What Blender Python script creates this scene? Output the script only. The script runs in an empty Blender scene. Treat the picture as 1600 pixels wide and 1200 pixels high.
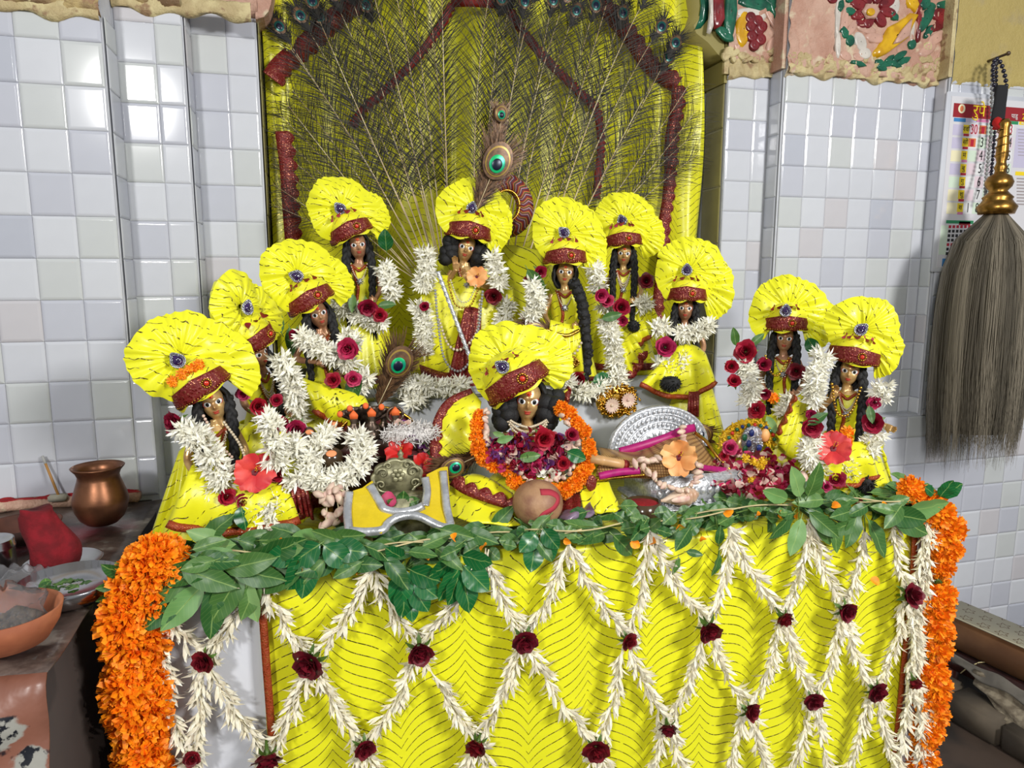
import bpy, bmesh, math, random
from mathutils import Vector, Matrix, Euler
from math import sin, cos, pi, radians, sqrt, atan2, exp
RN = random.Random(7)
SC = bpy.context.scene
COL = SC.collection

# ---------------------------------------------------------------- camera, light, exposure
CAM = Vector((-0.4353, -1.0656, 1.2504)); YAW = radians(15); PIT = radians(8.8); FPX = 1121.0
FWD = Vector((sin(YAW)*cos(PIT), cos(YAW)*cos(PIT), -sin(PIT)))
RIGHT = Vector((cos(YAW), -sin(YAW), 0)); UP = RIGHT.cross(FWD)
cd = bpy.data.cameras.new('camera'); cam = bpy.data.objects.new('camera', cd); COL.objects.link(cam)
cd.sensor_width = 36; cd.lens = FPX/1600*36; cd.clip_start = 0.02
cam.matrix_world = Matrix(((RIGHT.x, UP.x, -FWD.x, CAM.x), (RIGHT.y, UP.y, -FWD.y, CAM.y), (RIGHT.z, UP.z, -FWD.z, CAM.z), (0, 0, 0, 1)))
SC.camera = cam
w = bpy.data.worlds.new('world'); SC.world = w; w.use_nodes = True
w.node_tree.nodes['Background'].inputs[0].default_value = (0.90, 0.95, 1.0, 1)
w.node_tree.nodes['Background'].inputs[1].default_value = 0.34
def area_light(name, loc, target, sx, sy, power, color):
    l = bpy.data.lights.new(name, 'AREA'); l.shape = 'RECTANGLE'; l.size = sx; l.size_y = sy; l.energy = power; l.color = color
    o = bpy.data.objects.new(name, l); COL.objects.link(o); o.location = loc
    o.rotation_euler = (Vector(target)-Vector(loc)).to_track_quat('-Z', 'Y').to_euler()
    return o
area_light('ceiling_tube_light', (-1.39, -2.45, 2.21), (0, 0, .9), 0.26, 0.26, 42, (1, .99, .96))
area_light('ceiling_panel_light', (1.15, -2.15, 2.10), (0, 0, .7), 0.55, 0.40, 60, (1, .99, .96))
SC.view_settings.view_transform = 'Standard'; SC.view_settings.look = 'None'
SC.view_settings.gamma = 1; SC.view_settings.use_curve_mapping = False; SC.view_settings.exposure = 0.06

# ---------------------------------------------------------------- helpers
def ray(x, y): return FWD*FPX + RIGHT*(x-800) - UP*(y-600)
def at(x, y, Y):                     # the point that the photograph shows at x, y, on the upright plane at depth Y
    r = ray(x, y); return CAM + r*((Y-CAM.y)/r.y)
def atz(x, y, Z):                    # the same on the level plane at height Z
    r = ray(x, y); return CAM + r*((Z-CAM.z)/r.z)
def px(Y, x=800): return (at(x, 600, Y)-CAM).dot(FWD)/FPX     # metres per pixel at depth Y
def srgb(r, g, b):
    f = lambda c: c/12.92 if c <= .04045 else ((c+.055)/1.055)**2.4
    return (f(r/255), f(g/255), f(b/255))

class NT:                            # small node-building helper
    def __init__(s, name):
        s.m = bpy.data.materials.new(name); s.m.use_nodes = True; s.t = s.m.node_tree; s.b = s.t.nodes['Principled BSDF']
    def n(s, kind, **kw):
        nd = s.t.nodes.new(kind)
        for k, v in kw.items(): setattr(nd, k, v)
        return nd
    def put(s, sock, v):
        if isinstance(v, bpy.types.NodeSocket): s.t.links.new(v, sock)
        elif isinstance(v, (tuple, list)) and sock.type == 'RGBA': sock.default_value = (*v[:3], 1)
        else: sock.default_value = v
    def ma(s, op, a, b=0.0, c=0.0):
        nd = s.n('ShaderNodeMath', operation=op)
        for i, v in enumerate((a, b, c)): s.put(nd.inputs[i], v)
        return nd.outputs[0]
    def mix(s, f, a, b, blend='MIX'):
        nd = s.n('ShaderNodeMix', data_type='RGBA', blend_type=blend); s.put(nd.inputs[0], f); s.put(nd.inputs[6], a); s.put(nd.inputs[7], b); return nd.outputs[2]
    def coord(s, kind='Object'): return s.n('ShaderNodeTexCoord').outputs[kind]
    def sep(s, v):
        nd = s.n('ShaderNodeSeparateXYZ'); s.t.links.new(v, nd.inputs[0]); return nd.outputs
    def noise(s, scale, detail=2.0, vec=None, rough=.5, dist=0.0):
        nd = s.n('ShaderNodeTexNoise'); nd.inputs['Scale'].default_value = scale; nd.inputs['Detail'].default_value = detail; nd.inputs['Roughness'].default_value = rough; nd.inputs['Distortion'].default_value = dist
        s.t.links.new(vec if vec is not None else s.coord(), nd.inputs['Vector']); return nd.outputs['Fac']
    def voro(s, scale, vec=None, out='Distance', feat='F1'):
        nd = s.n('ShaderNodeTexVoronoi', feature=feat); nd.inputs['Scale'].default_value = scale
        s.t.links.new(vec if vec is not None else s.coord(), nd.inputs['Vector']); return nd.outputs[out]
    def step(s, v, a, b):            # smooth step from a to b
        nd = s.n('ShaderNodeMapRange', interpolation_type='SMOOTHSTEP'); s.put(nd.inputs[0], v); nd.inputs[1].default_value = a; nd.inputs[2].default_value = b; return nd.outputs[0]
    def bump(s, h, strength=.3, dist=.002):
        nd = s.n('ShaderNodeBump'); nd.inputs['Strength'].default_value = strength; nd.inputs['Distance'].default_value = dist
        s.put(nd.inputs['Height'], h); s.t.links.new(nd.outputs[0], s.b.inputs['Normal'])
    def done(s, color, rough=.5, metal=0.0, spec=.5, **kw):
        s.put(s.b.inputs['Base Color'], color); s.put(s.b.inputs['Roughness'], rough); s.put(s.b.inputs['Metallic'], metal); s.b.inputs['Specular IOR Level'].default_value = spec
        for k, v in kw.items(): s.put(s.b.inputs[k], v)
        return s.m
def mat(name, c, rough=.5, metal=0.0, spec=.5, var=.0, vscale=30, rnd=0.0, bump=0.0, bscale=60, c2=None, coat=0.0, sheen=0.0, trans=0.0):
    s = NT(name); col = c
    if c2 is not None or var:
        f = s.noise(vscale, 3); f = s.step(f, .35, .65)
        col = s.mix(f, c, c2 if c2 is not None else tuple(x*(1-var) for x in c))
    if rnd:
        oi = s.n('ShaderNodeObjectInfo').outputs['Random']
        hs = s.n('ShaderNodeHueSaturation'); s.put(hs.inputs['Value'], s.ma('MULTIPLY_ADD', oi, 2*rnd, 1-rnd)); s.put(hs.inputs['Hue'], s.ma('MULTIPLY_ADD', oi, rnd*.06, .5-rnd*.03)); s.put(hs.inputs['Color'], col); col = hs.outputs[0]
    if bump: s.bump(s.noise(bscale, 4), bump)
    kw = {}
    if coat: kw['Coat Weight'] = coat
    if sheen: kw['Sheen Weight'] = sheen
    if trans: kw['Transmission Weight'] = trans
    return s.done(col, rough, metal, spec, **kw)

class MB:                            # collects verts and faces, builds ONE mesh
    def __init__(s): s.v = []; s.f = []; s.mi = []; s.cur = 0
    def add(s, vs, fs, M=None):
        o = len(s.v)
        if M is not None: vs = [M @ Vector(v) for v in vs]
        s.v += [tuple(v) for v in vs]; s.f += [tuple(i+o for i in f) for f in fs]; s.mi += [s.cur]*len(fs); return s
    def box(s, a, b, M=None):
        (x0, y0, z0), (x1, y1, z1) = a, b
        return s.add([(x0,y0,z0),(x1,y0,z0),(x1,y1,z0),(x0,y1,z0),(x0,y0,z1),(x1,y0,z1),(x1,y1,z1),(x0,y1,z1)],
                     [(0,3,2,1),(4,5,6,7),(0,1,5,4),(1,2,6,5),(2,3,7,6),(3,0,4,7)], M)
    def bevbox(s, a, b, r=.004, M=None):      # box with bevelled edges
        (x0, y0, z0), (x1, y1, z1) = a, b; vs = []; fs = []
        bm = bmesh.new(); bmesh.ops.create_cube(bm, size=1)
        for v in bm.verts: v.co = Vector(((x0+x1)/2+v.co.x*(x1-x0), (y0+y1)/2+v.co.y*(y1-y0), (z0+z1)/2+v.co.z*(z1-z0)))
        bmesh.ops.bevel(bm, geom=bm.edges[:], offset=r, segments=2, affect='EDGES')
        bm.verts.index_update(); vs = [v.co.copy() for v in bm.verts]; fs = [[v.index for v in f.verts] for f in bm.faces]; bm.free()
        return s.add(vs, fs, M)
    def grid(s, rows, closed=False, M=None):  # rows of equal length
        m = len(rows[0]); vs = [p for r in rows for p in r]; fs = []
        for i in range(len(rows)-1):
            for j in range(m if closed else m-1):
                k = (j+1) % m; fs.append((i*m+j, i*m+k, (i+1)*m+k, (i+1)*m+j))
        return s.add(vs, fs, M)
    def lathe(s, prof, n=32, M=None, capb=True, capt=True, fn=None):
        rows = []
        for r, z in prof: rows.append([(r*cos(2*pi*j/n), r*sin(2*pi*j/n), z) if fn is None else fn(r, z, 2*pi*j/n) for j in range(n)])
        o = len(s.v); s.grid(rows, True, M); L = len(rows)
        if capb: s.f.append(tuple(o+j for j in reversed(range(n)))); s.mi.append(s.cur)
        if capt: s.f.append(tuple(o+(L-1)*n+j for j in range(n))); s.mi.append(s.cur)
        return s
    def tube(s, pts, r, n=8, M=None, flat=1.0, caps=True):
        pts = [Vector(p) for p in pts]; N = len(pts); rr = r if isinstance(r, (list, tuple)) else [r]*N; rows = []; prev = None
        for i, p in enumerate(pts):
            t = (pts[min(i+1, N-1)]-pts[max(i-1, 0)])
            if t.length < 1e-9: t = Vector((0, 0, 1))
            t.normalize()
            a = prev if prev is not None else (Vector((0, 1, 0)) if abs(t.y) < .9 else Vector((1, 0, 0)))
            a = (a-t*a.dot(t)).normalized(); prev = a; b = t.cross(a)
            rows.append([p+a*(cos(2*pi*j/n)*rr[i]*flat)+b*(sin(2*pi*j/n)*rr[i]) for j in range(n)])
        o = len(s.v); s.grid(rows, True, M)
        if caps:
            s.f.append(tuple(o+j for j in reversed(range(n)))); s.mi.append(s.cur)
            s.f.append(tuple(o+(N-1)*n+j for j in range(n))); s.mi.append(s.cur)
        return s
    def ball(s, c, r, nu=12, nv=8, M=None):
        rx, ry, rz = r if isinstance(r, (list, tuple)) else (r, r, r); c = Vector(c); rows = []
        for i in range(nv+1):
            a = -pi/2+pi*i/nv; q = max(cos(a), 1e-3)
            rows.append([(c.x+rx*q*cos(2*pi*j/nu), c.y+ry*q*sin(2*pi*j/nu), c.z+rz*sin(a)) for j in range(nu)])
        return s.grid(rows, True, M)
    def prism(s, pts, y0, y1, M=None):        # outline in x, z pushed along y
        n = len(pts); vs = [(x, y0, z) for x, z in pts]+[(x, y1, z) for x, z in pts]
        return s.add(vs, [tuple(range(n)), tuple(reversed(range(n, 2*n)))]+[(i, i+n, (i+1) % n+n, (i+1) % n) for i in range(n)], M)
    def mesh(s, name, m, smooth=True):
        me = bpy.data.meshes.new(name); me.from_pydata(s.v, [], s.f)
        for x in (m if isinstance(m, (list, tuple)) else [m]): me.materials.append(x)
        me.polygons.foreach_set('material_index', s.mi)
        if smooth: me.polygons.foreach_set('use_smooth', [True]*len(s.f))
        me.update(); return me
    def obj(s, name, m, parent=None, smooth=True, loc=(0, 0, 0), sharp=None):
        o = link(name, s.mesh(name, m, smooth), parent, loc)
        if sharp: o.data.set_sharp_from_angle(angle=radians(sharp))
        return o
def link(name, me, parent=None, loc=(0, 0, 0), M=None):
    o = bpy.data.objects.new(name, me); COL.objects.link(o)
    if parent is not None: o.parent = parent
    if M is not None: o.matrix_local = M
    else: o.location = loc
    return o
USED = set()
def tag(o, label, cat, group=None):
    assert label.lower() not in USED or group, label
    USED.add(label.lower()); o['label'] = label; o['category'] = cat
    if group: o['group'] = group
    return o
def thing(name, label, cat, loc=(0, 0, 0), group=None, rz=0, M=None):
    o = bpy.data.objects.new(name, None); COL.objects.link(o); o.empty_display_size = .02
    if M is not None: o.matrix_world = M
    else: o.location = loc; o.rotation_euler = (0, 0, rz)
    return tag(o, label, cat, group)
def frame(loc, zdir, ydir=(0, 1, 0), s=1.0):  # matrix whose local z points along zdir, local y near ydir
    z = Vector(zdir).normalized(); y = Vector(ydir); y = y-z*y.dot(z)
    if y.length < 1e-5: y = Vector((1, 0, 0)); y = y-z*y.dot(z)
    y.normalize(); x = y.cross(z); sx, sy, sz = s if isinstance(s, (list, tuple)) else (s, s, s)
    return Matrix(((x.x*sx, y.x*sy, z.x*sz, loc[0]), (x.y*sx, y.y*sy, z.y*sz, loc[1]), (x.z*sx, y.z*sy, z.z*sz, loc[2]), (0, 0, 0, 1)))
def resample(pts, n):
    pts = [Vector(p) for p in pts]; d = [0]
    for a, b in zip(pts, pts[1:]): d.append(d[-1]+(b-a).length)
    out = []; k = 0
    for i in range(n):
        t = d[-1]*i/(n-1)
        while k < len(pts)-2 and d[k+1] < t: k += 1
        q = (t-d[k])/max(d[k+1]-d[k], 1e-9); out.append(pts[k].lerp(pts[k+1], min(max(q, 0), 1)))
    return out
def smooth_path(pts, n):             # Catmull-Rom through the points, then even spacing
    p = [Vector(q) for q in pts]
    if len(p) < 3: return resample(p, n)
    p = [p[0]*2-p[1]]+p+[p[-1]*2-p[-2]]; out = []
    for i in range(1, len(p)-2):
        for k in range(12):
            t = k/12; a, b, c, d = p[i-1:i+3]
            out.append(.5*((2*b)+(c-a)*t+(2*a-5*b+4*c-d)*t*t+(3*b-a-3*c+d)*t**3))
    out.append(p[-2]); return resample(out, n)
def plen(pts): return sum((Vector(b)-Vector(a)).length for a, b in zip(pts, pts[1:]))
def loft(curves, n=24, m=10, fn=None):        # surface through a few polylines; fn(u, v) gives an offset
    cs = [smooth_path(c, n) for c in curves]; rows = []
    cols = [smooth_path([c[j] for c in cs], m) for j in range(n)]
    for i in range(m): rows.append([cols[j][i]+(fn(j/(n-1), i/(m-1)) if fn else Vector()) for j in range(n)])
    return rows
def sheet(name, curves, m, parent=None, n=24, k=10, fn=None, thick=.003, loc=None):
    b = MB(); loc = Vector(loc) if loc is not None else Vector()
    b.grid([[p-loc for p in r] for r in loft(curves, n, k, fn)]); o = b.obj(name, m, parent, loc=(0, 0, 0) if parent else loc)
    md = o.modifiers.new('thickness', 'SOLIDIFY'); md.thickness = thick; md.offset = 0
    return o
def strip_rows(pts, width, facing, n, scallop=0.0, period=.02, bulge=.0):  # flat band along a path, its face towards 'facing'
    pts = smooth_path(pts, n); rows = [[], [], []]; L = plen(pts)
    for i, p in enumerate(pts):
        t = (pts[min(i+1, n-1)]-pts[max(i-1, 0)]).normalized(); f = (Vector(facing)-p).normalized() if len(facing) == 3 else Vector((0, -1, 0))
        s = t.cross(f).normalized(); e = scallop*abs(sin(pi*L*i/(n-1)/period)) if scallop else 0
        rows[0].append(p+s*width/2); rows[1].append(p+f*bulge); rows[2].append(p-s*(width/2+e))
    return rows
def band(name, pts, width, m, parent, loc=(0, 0, 0), n=40, scallop=0.0, period=.02, thick=.0025, facing=None, bulge=.001):
    b = MB(); loc = Vector(loc); b.grid([[p-loc for p in r] for r in strip_rows(pts, width, CAM if facing is None else facing, n, scallop, period, bulge)])
    o = b.obj(name, m, parent); md = o.modifiers.new('thickness', 'SOLIDIFY'); md.thickness = thick; md.offset = 0
    return o
def rnd(a, b): return RN.uniform(a, b)
def rdir():
    z = rnd(-1, 1); a = rnd(0, 2*pi); q = sqrt(1-z*z); return Vector((q*cos(a), q*sin(a), z))
# ---------------------------------------------------------------- materials
YEL = srgb(238, 236, 32); YEL2 = srgb(226, 210, 15)
def lines_cloth(name, kind, base=YEL, rough=.36):
    s = NT(name); co = s.coord(); xyz = s.sep(co)
    if kind == 'curtain':            # chevron columns of thin curved lines
        u = s.ma('ABSOLUTE', s.ma('SUBTRACT', s.ma('FRACT', s.ma('MULTIPLY', s.ma('ADD', xyz[0], 5.0), 1/.212)), .5))   # 0 .. .5
        q = s.ma('SUBTRACT', s.ma('MULTIPLY', u, 4.0), 1.0)                                    # -1 .. 1
        S = s.ma('ADD', s.ma('MULTIPLY', q, .016), s.ma('MULTIPLY', s.ma('MULTIPLY', s.ma('MULTIPLY', q, q), q), .022))
        wob = s.ma('MULTIPLY', s.ma('SUBTRACT', s.noise(7, 2), .5), .012)
        ph = s.ma('MULTIPLY', s.ma('ADD', s.ma('ADD', s.ma('SUBTRACT', xyz[2], xyz[1]), S), wob), 1/.0175); lw = .05
    else:
        d = s.n('ShaderNodeVectorMath', operation='DOT_PRODUCT'); s.t.links.new(co, d.inputs[0]); d.inputs[1].default_value = (.78, .2, .62) if kind == 'a' else (-.45, .3, .85)
        wob = s.ma('MULTIPLY', s.ma('SUBTRACT', s.noise(26, 2), .5), .03)
        ph = s.ma('MULTIPLY', s.ma('ADD', d.outputs['Value'], wob), 1/.0150); lw = .050
    t = s.ma('ABSOLUTE', s.ma('SUBTRACT', s.ma('FRACT', ph), .5))
    line = s.ma('SUBTRACT', 1.0, s.step(t, lw*.6, lw*1.2))
    dash = s.step(s.noise(80 if kind != 'curtain' else 60, 2), .46 if kind != 'curtain' else .33, .52 if kind != 'curtain' else .38)
    line = s.ma('MULTIPLY', line, dash)
    glit = s.step(s.noise(240, 2), .45, .6)
    lc = s.mix(glit, srgb(48, 42, 12), srgb(190, 170, 90))
    soft = s.mix(s.noise(14, 3), base, tuple(c*.90 for c in base))
    col = s.mix(line, soft, lc)
    s.bump(s.noise(30, 4, rough=.6), .25, .004)
    return s.done(col, s.ma('MULTIPLY_ADD', line, -.08, rough), s.ma('MULTIPLY', line, .6), .45, **{'Sheen Weight': .15})
M = {}
M['curtain'] = lines_cloth('yellow_brocade', 'curtain')
M['cloth_a'] = lines_cloth('yellow_turban_cloth', 'a')
M['cloth_b'] = lines_cloth('yellow_robe_cloth', 'b', base=srgb(234, 230, 30))
M['backdrop'] = lines_cloth('yellow_backdrop_cloth', 'curtain', base=srgb(232, 228, 34))
M['plain_yellow'] = mat('plain_yellow_felt', srgb(214, 186, 8), .7, var=.12, vscale=40, bump=.3, bscale=300)
def sequin(name, c1, c2, sc=260, thr=.33):
    s = NT(name); v = s.voro(sc); f = s.step(v, thr, thr+.1); n = s.step(s.noise(90, 2), .4, .6)
    col = s.mix(f, s.mix(n, c2, c1), c1); s.bump(s.ma('SUBTRACT', 1.0, v), .5, .002)
    return s.done(col, s.ma('MULTIPLY_ADD', f, .3, .25), s.ma('MULTIPLY_ADD', f, -.55, .6), .5)
M['maroon'] = sequin('maroon_sequin_trim', srgb(112, 22, 18), srgb(190, 120, 90))
M['maroon_plain'] = mat('maroon_zigzag_ribbon', srgb(150, 26, 16), .55, var=.3, vscale=200)
M['orange_trim'] = sequin('rust_braid_trim', srgb(150, 58, 20), srgb(190, 120, 60), 340, .28)
M['white_cloth'] = mat('white_cotton', srgb(214, 216, 224), .75, var=.04, vscale=6, bump=.15, bscale=20)
M['plinth_white'] = mat('plinth_white_paint', srgb(205, 208, 214), .45, var=.08, vscale=12)
M['brass'] = mat('old_brass', srgb(172, 128, 62), .32, 1.0, var=.45, vscale=50, bump=.15, bscale=120)
M['idol_brass'] = mat('idol_brass', srgb(222, 182, 120), .28, .4, c2=srgb(182, 138, 88), vscale=45)
M['idol_dark'] = mat('idol_copper_brown', srgb(196, 148, 112), .32, .3, c2=srgb(160, 112, 82), vscale=45)
M['gold'] = mat('gold_ornament', srgb(220, 170, 70), .28, 1.0, var=.4, vscale=160, bump=.3, bscale=200)
M['silver'] = mat('embossed_silver', srgb(226, 228, 232), .36, .6, var=.35, vscale=160, bump=.8, bscale=140)
M['silver_foil'] = mat('silver_foil', srgb(220, 221, 223), .25, .65, var=.3, vscale=70, bump=.6, bscale=90)
M['pewter'] = mat('grey_bronze', srgb(168, 164, 130), .42, .5, c2=srgb(120, 116, 90), vscale=80, bump=.2)
M['dark_silver'] = mat('dark_silver', srgb(120, 104, 92), .36, .8, c2=srgb(62, 50, 42), vscale=90)
M['stone_dark'] = mat('polished_brown_stone', srgb(78, 60, 40), .16, var=.4, vscale=30)
M['eye'] = mat('enamel_white', srgb(240, 240, 238), .15)
M['black'] = mat('enamel_black', (.006, .006, .007), .2)
M['lips'] = mat('painted_lips', srgb(176, 52, 40), .4)
M['tilak'] = mat('orange_sandal_paste', srgb(240, 110, 50), .7, var=.1)
M['tilak_yellow'] = mat('saffron_dot', srgb(236, 148, 96), .7)
M['hair'] = mat('black_hair_wool', (.008, .0075, .008), .7, bump=.6, bscale=300)
M['purple_gem'] = mat('purple_gem', srgb(50, 18, 82), .08, coat=1, var=.5, vscale=120)
M['crystal'] = mat('rhinestones', srgb(214, 214, 224), .12, .75, var=.5, vscale=500, bump=.6, bscale=500)
M['red_gem'] = mat('red_gem', srgb(206, 46, 22), .1, coat=1)
M['green_gem'] = mat('green_gem', srgb(24, 96, 60), .1, coat=1)
M['blue_gem'] = mat('blue_gem', srgb(30, 50, 120), .1, coat=1)
M['pearl'] = mat('pearl', srgb(216, 200, 172), .25, .15, var=.2, vscale=300)
M['cream_thread'] = mat('cream_thread', srgb(206, 198, 160), .6)
M['maroon_petal'] = mat('dark_red_rose_petal', srgb(122, 12, 30), .55, c2=srgb(86, 4, 18), vscale=60, rnd=.15)
M['magenta_petal'] = mat('magenta_rose_petal', srgb(186, 44, 92), .55, c2=srgb(160, 20, 66), vscale=60, rnd=.15)
M['crimson_petal'] = mat('crimson_rose_petal', srgb(156, 16, 52), .55, c2=srgb(140, 6, 34), vscale=60, rnd=.2)
M['pale_petal'] = mat('pale_pink_petal', srgb(226, 196, 178), .55, c2=srgb(206, 160, 150), vscale=60, rnd=.15)
M['purple_petal'] = mat('purple_statice_petal', srgb(110, 48, 112), .6, c2=srgb(80, 26, 90), vscale=80, rnd=.2)
M['red_petal'] = mat('scarlet_hibiscus_petal', srgb(204, 30, 24), .5, c2=srgb(170, 14, 18), vscale=40)
M['coral_petal'] = mat('coral_hibiscus_petal', srgb(226, 76, 66), .5, c2=srgb(196, 44, 50), vscale=40)
M['peach_petal'] = mat('peach_hibiscus_petal', srgb(238, 178, 112), .5, c2=srgb(228, 150, 84), vscale=40)
M['white_petal'] = mat('white_jasmine_petal', srgb(249, 247, 236), .55, c2=srgb(238, 234, 214), vscale=50, rnd=.05)
M['cream_petal'] = mat('cream_tuberose_petal', srgb(240, 236, 218), .55, c2=srgb(226, 214, 182), vscale=60, rnd=.10)
M['marigold'] = mat('orange_marigold_petal', srgb(255, 158, 6), .6, c2=srgb(250, 126, 2), vscale=120, rnd=.05)
M['marigold_petal'] = M['marigold']
M['yellow_petal'] = mat('yellow_marigold_petal', srgb(236, 190, 30), .55, var=.15, vscale=120)
M['bud'] = mat('pale_flower_bud', srgb(224, 200, 176), .55, c2=srgb(206, 170, 156), vscale=90, rnd=.1)
M['stem'] = mat('green_stem', srgb(84, 116, 40), .5, var=.3)
M['straw'] = mat('dry_stalk', srgb(206, 190, 140), .6, var=.2)
def leafmat(name, a, b, rough=.42):
    s = NT(name); oi = s.n('ShaderNodeObjectInfo').outputs['Random']; xyz = s.sep(s.coord())
    vein = s.ma('SUBTRACT', 1.0, s.step(s.ma('ABSOLUTE', xyz[0]), .0004, .0011))
    side = s.ma('ABSOLUTE', s.ma('SUBTRACT', s.ma('FRACT', s.ma('MULTIPLY', s.ma('SUBTRACT', xyz[2], s.ma('ABSOLUTE', xyz[0])), 130.0)), .5))
    vein = s.ma('MAXIMUM', vein, s.ma('MULTIPLY', s.ma('SUBTRACT', 1.0, s.step(side, .03, .09)), .3))
    col = s.mix(oi, a, b); col = s.mix(s.ma('MULTIPLY', vein, .5), col, srgb(150, 176, 96))
    return s.done(col, rough, 0, .5)
M['leaf'] = leafmat('green_leaf', srgb(30, 80, 30), srgb(76, 114, 50))
M['leaf_dark'] = leafmat('glossy_dark_leaf', srgb(10, 82, 36), srgb(24, 100, 48), .3)
M['leaf_pale'] = leafmat('matt_pale_leaf', srgb(96, 140, 74), srgb(124, 160, 96), .5)
M['barb'] = mat('feather_barb', srgb(30, 24, 10), .5, .0, c2=srgb(14, 12, 7), vscale=40, spec=.3)
M['shaft'] = mat('feather_shaft', srgb(222, 206, 166), .35, c2=srgb(176, 150, 108), vscale=14)
M['f_brown'] = mat('feather_bronze', srgb(116, 84, 54), .4, .3, c2=srgb(78, 54, 36), vscale=90)
M['f_gold'] = mat('feather_gold_ring', srgb(156, 128, 54), .35, .35)
M['f_green'] = mat('feather_green_ring', srgb(16, 190, 110), .28, .35, c2=srgb(10, 150, 120), vscale=60)
M['f_teal'] = mat('feather_teal_ring', srgb(14, 84, 78), .3, .35)
M['f_blue'] = mat('feather_blue_eye', srgb(10, 18, 44), .3, .3)
M['copper'] = mat('tarnished_copper', srgb(146, 98, 70), .38, .8, c2=srgb(110, 72, 52), vscale=22, bump=.12, bscale=60)
M['water'] = mat('water', srgb(190, 210, 214), .03, trans=1.0)
M['steel'] = mat('stainless_steel', srgb(190, 190, 192), .2, 1.0, var=.12, vscale=12)
M['clay'] = mat('terracotta', srgb(178, 108, 70), .75, c2=srgb(150, 84, 54), vscale=20, bump=.2, bscale=150)
M['clay_dark'] = mat('sooty_clay', srgb(92, 52, 38), .8, c2=srgb(54, 32, 26), vscale=14, bump=.2, bscale=120)
M['red_cloth'] = mat('crimson_felt_cloth', srgb(128, 8, 24), .9, c2=srgb(100, 3, 14), vscale=50, bump=.5, bscale=260)
M['kumkum'] = mat('red_kumkum_powder', srgb(160, 16, 24), .9, var=.3, vscale=80, bump=.4, bscale=300)
M['ash'] = mat('incense_ash', srgb(170, 170, 168), .9)
M['incense'] = mat('incense_stick', srgb(176, 128, 70), .7)
M['chalk'] = mat('chalky_block', srgb(170, 164, 146), .85, var=.2)
M['coconut'] = mat('pale_brown_fruit_shell', srgb(172, 132, 96), .55, c2=srgb(136, 92, 70), vscale=26, bump=.35, bscale=220)
M['redmark'] = mat('red_powder_mark', srgb(170, 46, 62), .8)
M['paper_purple'] = mat('lilac_foil_paper', srgb(146, 128, 150), .35, .25, c2=srgb(98, 76, 92), vscale=40)
M['bamboo'] = mat('bamboo_flute', srgb(206, 160, 106), .4, var=.15, vscale=40)
M['magenta_cloth'] = mat('magenta_silk', srgb(176, 22, 110), .45, var=.2, vscale=80)
def gold_weave():
    s = NT('gold_brown_brocade'); xyz = s.sep(s.coord())
    w1 = s.ma('ABSOLUTE', s.ma('SINE', s.ma('MULTIPLY', xyz[0], 700.0))); w2 = s.ma('ABSOLUTE', s.ma('SINE', s.ma('MULTIPLY', xyz[2], 700.0)))
    return s.done(s.mix(s.ma('MULTIPLY', w1, w2), srgb(120, 80, 44), srgb(206, 164, 104)), .45, .25)
M['gold_weave'] = gold_weave()
M['conch'] = mat('conch_shell', srgb(226, 204, 180), .35, c2=srgb(190, 150, 122), vscale=30)
M['wood'] = mat('dark_varnished_wood', srgb(84, 40, 30), .4, c2=srgb(52, 24, 20), vscale=18)
M['velvet'] = mat('maroon_velvet', srgb(92, 16, 22), .8, sheen=.4)
M['rice'] = mat('shredded_white_petals', srgb(222, 218, 214), .7, rnd=.05)
M['whisk'] = mat('whisk_hair', srgb(120, 111, 95), .55)
M['bead_dark'] = mat('dark_glass_bead', srgb(30, 28, 44), .2)
M['bead_grey'] = mat('grey_bead', srgb(150, 150, 150), .35)
M['black_cloth'] = mat('black_cloth', (.012, .012, .014), .9)
M['red_thread'] = mat('red_thread', srgb(190, 20, 16), .8)
M['floor'] = mat('worn_floor_stone', srgb(74, 60, 50), .6, c2=srgb(44, 38, 34), vscale=6, bump=.2, bscale=40)
def plastic_print():                 # grimy brown sheet with a printed bunch of flowers
    s = NT('grimy_printed_plastic'); co = s.coord()
    n = s.noise(9, 6, rough=.65); base = s.mix(s.step(n, .38, .62), srgb(48, 34, 30), srgb(104, 88, 80))
    base = s.mix(s.step(s.noise(22, 5), .56, .7), base, srgb(150, 140, 130))
    base = s.mix(s.step(s.noise(5, 4), .58, .70), base, srgb(116, 50, 56))
    return s, co, base
def plastic_mat():
    s, co, base = plastic_print()
    s.bump(s.noise(16, 5), .6, .01); return s.done(base, .38)
M['plastic_sheet'] = plastic_mat()
def plastic_hang():
    s = NT('brown_plastic_hanging'); n = s.noise(6, 4); base = s.mix(s.step(n, .35, .65), srgb(112, 70, 54), srgb(138, 92, 76))
    co = s.coord(); wobble = s.ma('MULTIPLY', s.ma('SUBTRACT', s.noise(30, 4), .5), .05); dm = 9.0
    for c in ((-.800, -.21, .735), (-.86, -.21, .715), (-.775, -.20, .690), (-.83, -.21, .655)):
        d = s.n('ShaderNodeVectorMath', operation='DISTANCE'); s.t.links.new(co, d.inputs[0]); d.inputs[1].default_value = c; dm = s.ma('MINIMUM', dm, d.outputs['Value'])
    cl = s.ma('SUBTRACT', 1.0, s.step(s.ma('ADD', dm, wobble), .022, .026)); n2 = s.noise(60, 4)
    fl = s.mix(s.step(n2, .42, .48), srgb(20, 22, 30), srgb(150, 148, 140)); fl = s.mix(s.step(s.noise(24, 2), .60, .64), fl, srgb(206, 170, 70))
    fl = s.mix(s.step(s.noise(29, 2), .66, .69), fl, srgb(190, 50, 70))
    s.bump(s.noise(14, 4), .4, .01); return s.done(s.mix(cl, base, fl), .35)
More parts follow.
